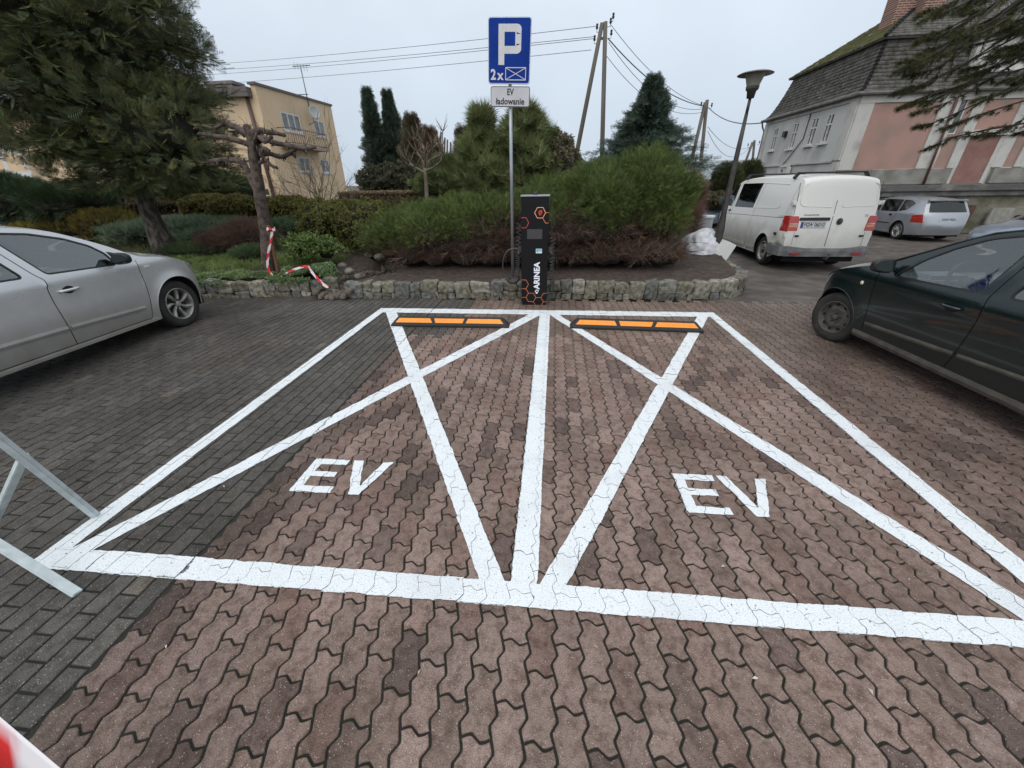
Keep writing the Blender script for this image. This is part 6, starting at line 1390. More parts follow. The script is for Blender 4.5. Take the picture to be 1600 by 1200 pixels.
for side in (1, -1):
    side_box(car, 'rubbing_strip', -1.36, -2.0, .455, .485, side, BLACK, .012); side_box(car, 'sill_skirt', -.4, -2.05, .17, .25, side, SILV2, .02)
    handle(car, -1.93, .73, side, BLACK, .13); mirror(car, -.6, .85, side, SILV2)
# --- bluish car roof at the far right edge and dark car behind the van
for nm_, lab, ps, col in (('parked_car', 'blue-grey car whose bonnet shows at the right edge above the green one', (10.75, 10.5, math.radians(90)), (.20, .24, .30)), ('parked_car', 'pale blue car mostly hidden in front of the van beside the lamp post', (6.25, 18.6, math.radians(184)), (.28, .36, .42))):
    pm_ = paint_car('far_car_paint', col, .3, .4, dz=.2, amt=.3)
    s3 = dict(sp2); s3['paint'] = pm_; s3['zones'] = [(a, b, c_, pm_, g_, e) for a, b, c_, _, g_, e in sp2['zones']]; s3['grid'] = .09; s3['glass'] = CARGLASS
    c3_ = Car(nm_, lab, 'car', ps, s3)
    for side in (1, -1): mirror(c3_, -.6, .85, side, BLACK, .2, .14)

# ------------------------------------------------------------------ vegetation
def leaf_mat(name, rough=.65, var=.35):
    m, n, b = node_mat(name); N = n.nodes; L = n.links.new; a = N.new('ShaderNodeAttribute'); a.attribute_name = 'Col'; L(a.outputs['Color'], b.inputs['Base Color']); b.inputs['Roughness'].default_value = rough; b.inputs['Specular IOR Level'].default_value = .25
    tl = N.new('ShaderNodeBsdfTranslucent'); L(a.outputs['Color'], tl.inputs[0]); ms = N.new('ShaderNodeMixShader'); ms.inputs[0].default_value = .25; L(b.outputs[0], ms.inputs[1]); L(tl.outputs[0], ms.inputs[2]); L(ms.outputs[0], n.nodes['Material Output'].inputs[0]); return m
LEAF = leaf_mat('foliage')
BARK = mat('bark', (.105, .085, .068), .95, c2=(.028, .023, .019), vscale=13, bump=.05, bscale=17, detail=10, stretch=(1, 1, .4), thr=(.42, .58))
BARKP = mat('pollard_bark', (.105, .076, .06), .9, c2=(.040, .030, .026), vscale=11, bump=.014, bscale=34, detail=9, thr=(.42, .6))
TWIG = mat('twig', (.085, .066, .05), .9, c2=(.14, .11, .08), vscale=5)
def tri_tmpl(kind):
    T = []
    if kind == 'juniper':
        T.append([(-.03, 0, 0), (.03, 0, 0), (0, .05, 1)])
        for k in range(6):
            z = .06 + .14 * k; l = .40 * (1 - .40 * k / 6)
            for s_ in (-1, 1):
                a = .5; T.append([(0, 0, z), (s_ * .045, .015, z + .10), (s_ * l * .75, .10 * (k % 2 * 2 - 1), z + l * .85)])
    elif kind == 'frond':
        T.append([(-.02, 0, 0), (.02, 0, 0), (0, -.06, 1)])
        for k in range(7):
            z = .08 + .12 * k; l = .40 * math.sin(PI * (k + 1.6) / 9.5)
            for s_ in (-1, 1): T.append([(0, -.03 * z, z), (s_ * l * .9, -.05 * z - .04, z + l * .75), (s_ * l * .35, -.04 * z, z + l * .15 + .10)])
    elif kind == 'needles':
        for k in range(11):
            a = 2.4 * k; el = .35 + .55 * (k % 4) / 3; d = Vector((math.cos(a) * math.sin(el), math.sin(a) * math.sin(el), math.cos(el))); s_ = d.orthogonal().normalized() * .028; z = .05 * (k % 3)
            T.append([tuple(-s_ + Vector((0, 0, z))), tuple(s_ + Vector((0, 0, z))), tuple(d * (.75 + .25 * ((k * 7) % 5) / 4) + Vector((0, 0, z)))])
    elif kind == 'leaf':
        for k in range(6):
            a = 2.4 * k; el = .5 + .25 * (k % 3); d = Vector((math.cos(a) * math.sin(el), math.sin(a) * math.sin(el), math.cos(el))); o = Vector((0, 0, .12 * k)); s_ = d.cross(Vector((0, 0, 1))).normalized() * .17
            T.append([tuple(o), tuple(o + d * .3 + s_), tuple(o + d * .62)]); T.append([tuple(o), tuple(o + d * .62), tuple(o + d * .3 - s_)])
    elif kind == 'twig':
        for k in range(4):
            a = 1.7 * k + .3; l = .5 + .5 * ((k * 3) % 4) / 3; d = Vector((math.cos(a) * .28, math.sin(a) * .28, 1)).normalized() * l; o = Vector((0, 0, .12 * k)); s_ = d.orthogonal().normalized() * .012
            T.append([tuple(o - s_), tuple(o + s_), tuple(o + d)])
            d2 = Vector((math.cos(a + 1.2) * .7, math.sin(a + 1.2) * .7, .7)) * .3; T.append([tuple(o + d * .4 - s_ * .7), tuple(o + d * .4 + s_ * .7), tuple(o + d * .4 + d2)])
    return np.array(T, np.float32)
TM_ = {k: tri_tmpl(k) for k in ('juniper', 'frond', 'needles', 'leaf', 'twig')}
def bake_arr(kind, P_, D, S_, C, flat=False):
    P_, D, S_, C = map(lambda a: np.asarray(a, np.float32), (P_, D, S_, C)); N_ = len(P_); T = TM_[kind]
    D = D / np.linalg.norm(D, axis=1, keepdims=True)
    if flat:      # keep the flat side facing up
        u = np.cross(D, np.tile([0, 0, 1.], (N_, 1))) + RN.normal(0, .35, (N_, 3))
    else: u = RN.normal(0, 1, (N_, 3))
    u -= D * np.sum(u * D, 1, keepdims=True); u /= np.linalg.norm(u, axis=1, keepdims=True) + 1e-9; v = np.cross(D, u)
    B = np.stack([u, v, D], 1)                       # rows
    V = np.einsum('tkj,njm->ntkm', T, B) * S_[:, None, None, None] + P_[:, None, None, :]
    nt_ = T.shape[0]; c = np.repeat(C, nt_ * 3, 0)
    return V.reshape(-1, 3), c
def bake(name, parts, parent, m=LEAF):
    V = np.concatenate([p[0] for p in parts]); C = np.concatenate([p[1] for p in parts])
    return mk(name, fast_mesh(name, V, np.arange(len(V)).reshape(-1, 3), False, np.clip(C, 0.002, 1)), m, parent)
def cols(n, base, var=.25, pal=None, P_=None, sc=2.5, hue=.08):
    b = np.array(pal if pal is not None else [base]) * 1.75; c = b[RN.randint(0, len(b), n)] * (1 + RN.uniform(-var, var, (n, 1))) * (1 + RN.uniform(-hue, hue, (n, 3)))
    if P_ is not None:
        k = np.array([noise.noise(Vector((float(p[0]), float(p[1]), float(p[2]))) * sc) for p in P_])[:, None]; c = c * (1 + .55 * k)
    return c
def ell(px, py, Y, rxp, rzp, ry):
    c = GY(px, py, Y); k = (GY(px + 1, py, Y) - c).length; k2 = abs((GY(px, py + 1, Y) - c).z); return (np.array(c), np.array([rxp * k, ry, rzp * k2]))
def mound_pts(E, n, zmin, jag=.16, up=.55, rnd=.35, depth=.14, seed=0, tr=.35):
    """points and directions spread over the union of ellipsoids"""
    area = np.array([(r[0] * r[1] + r[0] * r[2] + r[1] * r[2]) for c, r in E]); cnt = (n * area / area.sum()).astype(int); Ps, Ds = [], []
    for (c, r), k in zip(E, cnt):
        q = RN.normal(0, 1, (k, 3)); q[:, 2] = np.abs(q[:, 2]) * (1 if c[2] - r[2] < zmin + .1 else RN.choice([1, 1, -1], k)); q /= np.linalg.norm(q, axis=1, keepdims=True)
        w_ = np.array([noise.noise(Vector((float(a[0] * 2.6 + c[0]), float(a[1] * 2.6 + seed), float(a[2] * 2.6)))) for a in q])
        f = 1 + jag * 1.5 * w_ - RN.uniform(0, depth, k) ; p = c + q * r * f[:, None]
        keep = p[:, 2] > zmin
        for (c2, r2) in E:
            if c2 is c: continue
            keep &= (np.sum(((p - c2) / r2) ** 2, 1) > .72)
        nn = q / r; nn /= np.linalg.norm(nn, axis=1, keepdims=True); d = nn + np.array([0, 0, up]) + RN.normal(0, rnd, (k, 3)); Ps.append(p[keep]); Ds.append(d[keep])
    return np.concatenate(Ps), np.concatenate(Ds)
def core(name, E, parent, m, k=.84, seed=1, zmin=.0):
    t = MB(); nu, nv = 26, 14
    for c, r in E:
        t.grid(lambda u, v: (lambda q: tuple([c[i] + q[i] * r[i] * k * (1 + .28 * noise.noise(Vector(q) * 2.4 + Vector((seed, c[0], 0)))) for i in range(2)] + [max(zmin, c[2] + q[2] * r[2] * k * (1 + .28 * noise.noise(Vector(q) * 2.4 + Vector((seed, c[0], 0)))))]))((math.cos(u) * math.cos(v), math.sin(u) * math.cos(v), math.sin(v))), np.linspace(0, 2 * PI, nu), np.linspace(-PI / 2, PI / 2, nv))
    return t.build(name, m, parent)
def bush(name, label, cat, E, n, kind, size, pal, zmin=.2, up=.55, jag=.16, corecol=(.018, .016, .010), group=None, rnd=.35, flat=False, ck=.84, sc=2.5, extra=None, depth=.14):
    c0 = E[0][0]; th = thing(name, label, cat, (float(c0[0]), float(c0[1]), zmin), group=group)
    P_, D = mound_pts(E, n, zmin, jag, up, rnd, seed=c0[0], depth=depth); S_ = size * RN.uniform(.6, 1.35, len(P_)); parts = [bake_arr(kind, P_, D, S_, cols(len(P_), None, .22, pal, P_, sc), flat)]
    if extra: parts += extra
    bake('foliage', parts, th)
    cm = mat(name + '_core', corecol, .95, c2=tuple(x * .5 for x in corecol), vscale=9, bump=.05, bscale=12); core('branches', E, th, cm, ck, zmin=zmin - .2)
    return th
JUN = [(.090, .128, .030), (.074, .108, .026), (.108, .148, .036), (.062, .090, .028), (.084, .118, .046)]
# --- large juniper behind the charger
EJ = [ell(px_, 400, 7.55, 30, 17, .32) for px_ in range(640, 1050, 44)] + [ell(1004, 316, 8.9, 54, 62, 1.0), ell(945, 324, 8.5, 68, 48, .95), ell(860, 346, 8.3, 80, 34, .9), ell(765, 356, 8.2, 78, 32, .85), ell(680, 368, 8.1, 70, 29, .8), ell(622, 380, 8.0, 38, 25, .6), ell(1022, 352, 8.5, 38, 52, .7), ell(900, 362, 7.9, 115, 34, .7), ell(725, 378, 7.8, 108, 24, .6), ell(725, 342, 9.6, 90, 17, .8), ell(885, 322, 9.5, 70, 26, .8)]
jt = thing('juniper_bush', 'huge spreading green juniper with bare brown underside behind the charger', 'bush', (.5, 8.4, .25))
LP, LD = mound_pts(EJ, 330, .75, .16, .2, .1, seed=4, depth=.02); EJ2 = EJ + [(LP[i] - LD[i] / np.linalg.norm(LD[i]) * .08, np.array([1, 1, .62]) * random.uniform(.20, .36)) for i in range(len(LP))]
P_, D = mound_pts(EJ2, 36000, .3, .12, .15, .34, seed=4, depth=.2)
thr = np.interp(P_[:, 0], [-3.4, -2, -1.3, -.5, .4, 1, 2.4], [.58, .80, 1.0, 1.16, 1.08, .98, .90]) + .07 * np.sin(P_[:, 0] * 5) + .12 * np.array([noise.noise(Vector((float(p[0]) * 3, float(p[1]) * 3, 0))) for p in P_]); thr += np.where(P_[:, 1] > 8.8, -.5, 0)
gm = P_[:, 2] > thr
Pg, Dg = P_[gm], D[gm]
def plumes(Pc, Dc, n_each, L_, spread, size, pal, tipc):
    """feathery plumes: sprays fanned along short arching shoots, paler new growth at the tips"""
    m_ = len(Pc); Dc = Dc / np.linalg.norm(Dc, axis=1, keepdims=True); t = RN.rand(m_, n_each); ln = L_ * RN.uniform(.6, 1.35, (m_, 1))
    side = RN.normal(0, 1, (m_, n_each, 3)) * .085 * (1.15 - t)[..., None]
    p = Pc[:, None, :] + Dc[:, None, :] * ((t - .35) * ln)[..., None] + side + np.array([0, 0, .05]) * (t ** 2)[..., None]
    d = Dc[:, None, :] + RN.normal(0, spread, (m_, n_each, 3)) + side * 3
    cb = np.array(pal)[RN.randint(0, len(pal), m_)][:, None, :] * RN.uniform(.75, 1.25, (m_, 1, 1)); new = (RN.rand(m_, n_each, 1) < .22); c = np.where(new, np.array(tipc) * .75, cb * RN.uniform(.7, 1.15, (m_, n_each, 1)))
    return bake_arr('juniper', p.reshape(-1, 3), d.reshape(-1, 3), size * RN.uniform(.7, 1.3, m_ * n_each), c.reshape(-1, 3) * RN.uniform(.85, 1.15, (m_ * n_each, 1)))
sel = RN.permutation(len(Pg))[:3600]; Pg2, Dg2 = Pg[sel], Dg[sel]
n1 = len(Pg); k = RN.rand(n1) < .45; Pg, Dg = Pg[k], Dg[k]; n1 = len(Pg); parts = [bake_arr('juniper', Pg - Dg * .10, Dg, RN.uniform(.10, .20, n1), cols(n1, None, .25, JUN, Pg, 2.2) * .8), plumes(Pg2, Dg2 * np.array([1, 1, .6]) + np.array([0, 0, .22]) + RN.normal(0, .3, (len(Pg2), 3)), 21, .27, .30, .092, JUN, (.20, .25, .075))]  # first batch, set deeper in, gets darker greens standing in for shade
k = RN.rand(n1) < .10; parts.append(bake_arr('juniper', Pg[k] + Dg[k] * .05, Dg[k] + np.array([0, 0, .4]), RN.uniform(.12, .20, k.sum()), cols(k.sum(), None, .2, JUN)))
Pb = P_[P_[:, 2] < thr + .15]; Db = D[P_[:, 2] < thr + .15]; nb_ = len(Pb); BRN = [(.058, .034, .026), (.078, .046, .034), (.044, .027, .022), (.11, .075, .056)]
parts.append(bake_arr('twig', Pb, Db * np.array([1, 1, .5]) + RN.normal(0, .5, (nb_, 3)), RN.uniform(.14, .34, nb_), cols(nb_, None, .3, BRN)))
Pb2 = Pb[:nb_ // 2]; parts.append(bake_arr('juniper', Pb2, RN.normal(0, 1, (len(Pb2), 3)), RN.uniform(.07, .15, len(Pb2)), cols(len(Pb2), None, .3, BRN)))
bake('foliage', parts, jt)
core('branches', EJ, jt, mat('juniper_core', (.020, .014, .010), .95, c2=(.035, .024, .016), vscale=8, bump=.06, bscale=14), .80, zmin=.1)
t = MB()
for k in range(230):      # low bare branches sweeping out under the green
    x = random.uniform(-3.0, 2.6); y0 = 7.25 + random.uniform(0, .6) + (.9 if abs(x) > 2.2 else 0); a = random.uniform(-1.0, 1.0); p = Vector((x + random.uniform(-.3, .3), y0 + .5, .25)); q = [p]
    for j in range(4): p = p + Vector((math.sin(a) * .17, -math.cos(a) * .20, [.14, .10, .04, -.02][j] + random.uniform(-.05, .07))); a += random.uniform(-.4, .4); q.append(p)
    t.tube(q, [.010, .008, .006, .004, .0025], 4)
t.build('bare_branches', mat('juniper_bark', (.085, .052, .038), .9, c2=(.04, .026, .02), vscale=14), jt)
# pale fallen bits on the soil: litter
t = MB()
for k in range(260):
    x = random.uniform(-3.3, 3.0); y = random.uniform(6.6, 7.5); z = zbed(x, y) + .006; a = random.uniform(0, PI); l = random.uniform(.006, .016); t.add([(x - l * math.cos(a), y - l * math.sin(a), z), (x + l * .5 * math.sin(a), y - l * .5 * math.cos(a), z + .004), (x + l * math.cos(a), y + l * math.sin(a), z + .003), (x - l * .5 * math.sin(a), y + l * .5 * math.cos(a), z + .006)], [(0, 1, 2, 3)])
setp(t.build('leaf_litter', mat('litter', (.30, .26, .21), .8, c2=(.12, .09, .07), vscale=60), fix=False), kind='stuff')

BOX = [(.078, .078, .020), (.10, .088, .024), (.060, .068, .018), (.125, .098, .030)]; BOX2 = [(.045, .06, .016), (.06, .07, .018), (.075, .07, .022)]
bush('clipped_bush', 'rounded olive brown clipped bush, leftmost of the row behind the pollarded tree', 'bush', [ell(325, 322, 12, 25, 17, .8), ell(368, 323, 11.8, 30, 16, .8)], 6500, 'leaf', .075, BOX, group='clipped bushes in the garden row')
bush('clipped_bush', 'rounded olive brown clipped bush just right of the pollarded trunk', 'bush', [ell(450, 325, 12.2, 36, 17, .8)], 3000, 'leaf', .075, BOX, group='clipped bushes in the garden row')
bush('clipped_bush', 'large dark green brown clipped bush next to the juniper', 'bush', [ell(515, 350, 9.6, 42, 36, .8), ell(575, 352, 9.2, 46, 40, .8), ell(545, 335, 10, 50, 20, .8)], 9500, 'leaf', .062, BOX2 + BOX[:2], group='clipped bushes in the garden row')
bush('low_bush', 'yellow olive low mound behind the silver car roof', 'bush', [ell(165, 350, 10.5, 34, 22, .7), ell(110, 356, 10.4, 44, 16, .7), ell(70, 358, 10.4, 34, 10, .7)], 5200, 'juniper', .13, [(.115, .095, .020), (.085, .075, .018), (.14, .11, .03)], up=.8)
bush('yew_bush', 'dark spreading yew behind the silver car at the left edge', 'bush', [ell(45, 318, 11, 75, 25, 1.1), ell(115, 322, 10.6, 42, 22, .9), ell(-20, 308, 11, 70, 28, 1.2)], 8500, 'frond', .24, [(.020, .034, .014), (.028, .042, .016), (.015, .026, .013)], flat=True, up=.2)
bush('ground_juniper', 'blue green creeping juniper carpet behind the big conifer trunk', 'shrub', [ell(300, 352, 10.6, 85, 10, 1.1), ell(235, 362, 10.2, 60, 14, .9), ell(330, 372, 9.6, 60, 14, .6)], 8200, 'juniper', .11, [(.085, .120, .070), (.065, .095, .052), (.11, .145, .09)], up=.7, jag=.25, rnd=.6)
bush('ground_juniper', 'dark creeping juniper strip right of the pollarded trunk', 'shrub', [ell(470, 354, 10.4, 52, 12, .6)], 2600, 'juniper', .11, [(.05, .08, .04), (.04, .065, .03)], up=.6, jag=.25, rnd=.6)
bush('heather_clump', 'reddish brown dry heather clump left of the pollarded trunk', 'shrub', [ell(385, 372, 8.9, 36, 20, .5), ell(350, 382, 8.8, 32, 12, .4)], 4200, 'twig', .20, [(.085, .05, .04), (.11, .065, .048), (.06, .042, .03)], up=.5, jag=.2, rnd=.6, corecol=(.03, .02, .015))
bush('ground_juniper', 'small dark green creeping juniper in front of the heather', 'shrub', [ell(300, 392, 8.6, 58, 10, .4), ell(395, 398, 8.2, 28, 12, .35)], 3600, 'juniper', .09, [(.045, .07, .03), (.03, .05, .022), (.06, .085, .035)], up=.6, rnd=.6)
bush('green_shrub', 'loose light green leafy shrub right of the rusty stake', 'shrub', [ell(480, 388, 7.5, 32, 22, .35), ell(510, 394, 7.6, 24, 20, .3)], 2300, 'leaf', .07, [(.075, .11, .03), (.055, .085, .025), (.10, .13, .045)], up=.9, jag=.35, rnd=.8, ck=.45, depth=.5)
def carpet(name, label, reg, n, kind, size, pal, lift=.02, hump=.06):
    P_ = []; 
    xs = RN.uniform(min(p[0] for p in reg), max(p[0] for p in reg), n * 3); ys_ = RN.uniform(min(p[1] for p in reg), max(p[1] for p in reg), n * 3); k = in_poly(xs, ys_, reg); xs, ys_ = xs[k][:n], ys_[k][:n]
    z = np.array([zbed(x, y) + lift + hump * max(0, noise.noise(Vector((x * 2.5, y * 2.5, 1))) + .4) for x, y in zip(xs, ys_)]); P_ = np.stack([xs, ys_, z], 1); m_ = len(P_)
    D = RN.normal(0, .6, (m_, 3)); D[:, 2] = np.abs(D[:, 2]) + .5
    o = bake(name, [bake_arr(kind, P_, D, size * RN.uniform(.6, 1.4, m_), cols(m_, None, .25, pal, P_, 3))], None); return setp(o, kind='stuff')
carpet('ground_cover', '', [(-7.6, 6.12), (-4.75, 6.42), (-4.6, 6.85), (-7.6, 6.75)], 5200, 'leaf', .045, [(.09, .12, .05), (.07, .10, .035), (.12, .15, .075)], .03, .07)
carpet('ground_cover', '', [(-4.75, 6.38), (-3.95, 6.5), (-3.98, 6.95), (-4.35, 7.3), (-4.8, 7.0)], 2600, 'leaf', .05, [(.085, .12, .055), (.11, .145, .08), (.06, .09, .035)], .05, .14)
carpet('grass_tufts', '', [(-10, 7.0), (-4.5, 7.2), (-4.4, 8.4), (-10, 8.6)], 6500, 'juniper', .085, [(.085, .12, .035), (.065, .095, .028), (.10, .125, .04)], .0, .05)
carpet('grass_tufts', '', [(-13, 8.6), (-3.8, 8.4), (-4, 11), (-13, 11)], 4200, 'juniper', .10, [(.06, .085, .03), (.07, .06, .03), (.04, .05, .02)], .0, .05)
# trailing plants over the wall
t_ = []
for (x0, x1, y, n) in ((-7.4, -5.6, 6.08, 420), (-4.9, -4.2, 6.30, 300)):
    P_ = np.stack([RN.uniform(x0, x1, n), y + RN.uniform(-.06, .12, n), RN.uniform(.22, .31, n)], 1); t_.append(bake_arr('leaf', P_, np.tile([0, -.8, .5], (n, 1)) + RN.normal(0, .4, (n, 3)), RN.uniform(.03, .06, n), cols(n, None, .2, [(.09, .125, .055), (.06, .09, .035)])))
setp(bake('trailing_plants', t_, None), kind='stuff')
# path edge stones
t = MB()
for k, (px, py) in enumerate([(545, 392), (556, 394), (568, 397), (579, 398), (592, 402), (535, 415), (546, 424), (560, 432), (575, 399)]):
    q = G(px, py, .28); r = random.uniform(.07, .12); 
    st = MB(); V = []
    st.grid(lambda u, v: tuple(q + Vector((math.cos(u) * math.cos(v) * r, math.sin(u) * math.cos(v) * r, math.sin(v) * r * .7)) * (1 + .2 * noise.noise(Vector((u, v, k))))), np.linspace(0, 2 * PI, 13), np.linspace(-PI / 2, PI / 2, 8))
    setp(st.build('garden_stone', mat('path_stone', (.21, .19, .16), .9, c2=(.11, .10, .085), vscale=14, bump=.01, bscale=40) if 'path_stone' not in bpy.data.materials else bpy.data.materials['path_stone']), 'rounded grey stone edging the garden path beside the big juniper', 'stone', 'rounded stones edging the garden path')

# --- generic conifers
def conifer(name, label, base, h, rad, n, kind, size, pal, trunk_r=.15, up=.3, jag=.3, seed=0, prof=None, flat=False, corek=.62, lumps=3.0, group=None, gap=0):
    th = thing(name, label, 'tree', tuple(base), group=group); bx, by, bz = base
    t = RN.beta(1.0, 1.25, n); a = RN.uniform(0, 2 * PI, n)
    pf = prof or (lambda t: (1 - t) ** .8 * min(1, .55 + t * 5))
    R_ = np.array([pf(x) for x in t]) * rad
    nn = np.array([noise.noise(Vector((math.cos(q) * 1.3 + seed, math.sin(q) * 1.3, x * h / rad * lumps * .5))) for q, x in zip(a, t)])
    nn2 = np.array([noise.noise(Vector((math.cos(q) * 3 + seed, math.sin(q) * 3, x * h / rad * lumps * 1.8))) for q, x in zip(a, t)])
    f = (1 + jag * nn * 1.3 + jag * nn2) * (1 - .45 * RN.rand(n) ** 1.6)
    if gap: k = (nn2 > -gap); t, a, R_, f = t[k], a[k], R_[k], f[k]
    P_ = np.stack([bx + np.cos(a) * R_ * f, by + np.sin(a) * R_ * f, bz + t * h], 1); m_ = len(P_)
    D = np.stack([np.cos(a), np.sin(a), np.full(m_, up)], 1) + RN.normal(0, .3, (m_, 3))
    bake('crown', [bake_arr(kind, P_, D, size * RN.uniform(.6, 1.3, m_), cols(m_, None, .25, pal, P_, 1.2), flat)], th)
    tr = MB(); tr.tube([(bx, by, -.1), (bx, by, bz + h * .95)], [trunk_r, .02], 8); tr.build('trunk', BARK, th)
    if corek:
        c_ = MB(); us = np.linspace(0, 2 * PI, 17); vs_ = np.linspace(0.03, .93, 16)
        c_.grid(lambda u, v: (bx + math.cos(u) * pf(v) * rad * corek * (1 + .3 * noise.noise(Vector((math.cos(u) * 2 + seed, math.sin(u) * 2, v * 6)))), by + math.sin(u) * pf(v) * rad * corek, bz + v * h), us, vs_)
        c_.build('inner_branches', bpy.data.materials.get('crown_core') or mat('crown_core', (.024, .026, .016), .95, var=.4, vscale=6), th)
    return th
def con_px(name, label, px, ytop, ybase, Y, rpx, *a, **k):
    b = GY(px, ybase, Y); tpp = GY(px, ytop, Y); kk = (GY(px + 1, ybase, Y) - b).length; return conifer(name, label, (b.x, Y, b.z), tpp.z - b.z, rpx * kk, *a, **k)
DG = [(.034, .048, .034), (.044, .058, .038), (.026, .040, .030), (.052, .066, .044)]
con_px('cypress', 'tall dark narrow cypress, left one of the twin pair behind the hedge', 598, 138, 302, 26, 17, 7500, 'frond', .27, DG, prof=lambda t: (1 - t) ** .8 + .04, jag=.6, up=.5, lumps=5, corek=.6, group='twin dark cypresses', seed=1)
con_px('cypress', 'dark narrow cypress with bare kinked tip, right one of the twin pair', 626, 142, 302, 27, 36, 9500, 'frond', .28, DG, prof=lambda t: (1 - t) ** 1.35 + .03, jag=.5, up=.5, lumps=5, corek=.6, group='twin dark cypresses', seed=5)
BR_ = [(.055, .055, .03), (.075, .06, .036), (.045, .05, .028), (.095, .07, .045)]
con_px('thuja', 'brownish thuja with forked top right of the twin cypresses', 656, 182, 302, 23, 26, 4200, 'frond', .34, BR_, prof=lambda t: (1 - t) ** .85, jag=.65, corek=.45, up=.8, seed=9)
con_px('thuja', 'rusty brown pointed thuja behind the bare pollarded tree', 680, 203, 302, 22, 20, 3200, 'frond', .32, [(.075, .055, .032), (.095, .06, .035), (.06, .05, .03)], prof=lambda t: (1 - t) ** .75, jag=.5, corek=.45, up=.8, seed=12)
con_px('thuja', 'thin brown spire conifer left of the sign post', 727, 200, 302, 21, 26, 2600, 'frond', .30, [(.07, .05, .036), (.06, .048, .03)], prof=lambda t: (1 - t) ** 1.1 * min(1, .8 + t), jag=.5, up=.8, seed=15, gap=.1)
PN = [(.075, .092, .034), (.10, .115, .045), (.05, .068, .027), (.13, .14, .065)]
con_px('pine', 'yellowish green long needled pine left of the sign post', 757, 172, 300, 15.5, 50, 3600, 'needles', .40, PN, prof=lambda t: (1 - t) ** 1.25 * .95 + .12, jag=.8, up=.9, seed=21, corek=.35, lumps=6, gap=.25)
con_px('pine', 'long needled pine directly behind the white sign plate', 818, 168, 300, 15.5, 56, 4200, 'needles', .40, PN, prof=lambda t: (1 - t) ** .9 * .85 + .14, jag=.8, up=.9, seed=24, corek=.35, lumps=6, gap=.25)
con_px('pine', 'low bushy pine between the thin spire conifer and sign post', 700, 245, 302, 15, 42, 2600, 'needles', .26, PN, prof=lambda t: (1 - t * t) ** .5, jag=.35, up=.8, seed=26, corek=.6)
bush('brown_bush', 'rounded brownish bush right of the pines', 'bush', [ell(862, 262, 17, 40, 52, 2.0), ell(830, 270, 17.5, 40, 50, 2.0)], 5200, 'leaf', .16, [(.07, .062, .038), (.055, .055, .03), (.09, .075, .05)], jag=.22, zmin=.2)
bush('dark_hedge', 'dark mixed hedge line under the distant conifers', 'hedge', [ell(x, 288, 19, 36, 26, 1.2) for x in range(600, 800, 42)], 7000, 'leaf', .16, [(.035, .038, .02), (.05, .045, .026), (.03, .034, .018)], jag=.3, zmin=.1)
hb = MB(); a_, b_ = GY(545, 303, 16), GY(700, 303, 16); hb.box((a_.x, 15.2, 0), (b_.x, 16.2, a_.z)); hdg = thing('clipped_hedge', 'flat topped brown clipped hedge behind the olive bushes', 'hedge', (a_.x, 15.7, 0)); hb.build('branches', mat('hedge_core', (.05, .038, .022), .95, var=.4, vscale=9), hdg)
n = 6500; P_ = np.stack([RN.uniform(a_.x, b_.x, n), RN.uniform(15.1, 16.2, n), a_.z + RN.uniform(-.02, .03, n)], 1); k = RN.rand(n) < .5; P_[k, 1] = 15.18; P_[k, 2] = RN.uniform(0.3, a_.z, k.sum())
bake('foliage', [bake_arr('leaf', P_, RN.normal(0, .5, (n, 3)) + [0, -.3, .7], RN.uniform(.06, .11, n), cols(n, None, .2, [(.13, .095, .055), (.10, .075, .042), (.15, .115, .07)]))], hdg)
con_px('fir_tree', 'big dark blue green fir rising behind the right end of the juniper', 1003, 120, 268, 19.5, 62, 14000, 'frond', .26, [(.036, .052, .038), (.046, .064, .046), (.028, .042, .034)], prof=lambda t: (1 - t) ** 1.2 * (1 + .18 * math.sin(t * 62)) + .02, jag=.8, up=.05, seed=31, corek=.5, lumps=6)
con_px('thuja', 'dark green clipped thuja left of the lamp post, before the greenhouse', 1128, 257, 312, 19, 21, 3600, 'frond', .20, [(.035, .045, .018), (.045, .052, .022)], prof=lambda t: (1 - t ** 3) ** .5, jag=.14, up=.8, seed=33, corek=.8)
con_px('thuja', 'dark green clipped thuja right of the lamp post, before the greenhouse', 1160, 254, 312, 19.5, 20, 3600, 'frond', .20, [(.035, .045, .018), (.045, .052, .022)], prof=lambda t: (1 - t ** 3) ** .5, jag=.14, up=.8, seed=35, corek=.8)
bush('dark_hedge', 'dark undergrowth below the thujas behind the van', 'hedge', [ell(1125, 312, 18, 26, 9, .8)], 2200, 'leaf', .13, [(.04, .042, .02), (.055, .045, .025)], jag=.3, zmin=0)
bush('twiggy_bush', 'reddish brown bare twiggy bush at the right end of the juniper', 'bush', [ell(1074, 312, 10.4, 10, 26, .6), ell(1070, 345, 10.0, 10, 20, .5)], 3000, 'twig', .28, [(.10, .055, .045), (.12, .07, .055), (.075, .045, .035)], jag=.3, up=.8, ck=.5, corecol=(.04, .025, .02), zmin=.1)
bush('slope_juniper', 'green juniper slope behind the left conifer', 'bush', [ell(310, 295, 13.6, 80, 24, 1.2), ell(235, 305, 13.4, 70, 18, 1.0), ell(360, 300, 13.6, 40, 16, .9)], 6200, 'juniper', .19, [(.055, .085, .022), (.045, .07, .02)], up=.7, zmin=.2)
bush('brown_bush', 'low dark brown bush below the green juniper slope', 'bush', [ell(240, 322, 12.6, 42, 12, .6), ell(195, 328, 12.4, 16, 10, .5)], 1900, 'leaf', .08, [(.06, .042, .025), (.075, .06, .025)], zmin=.2)

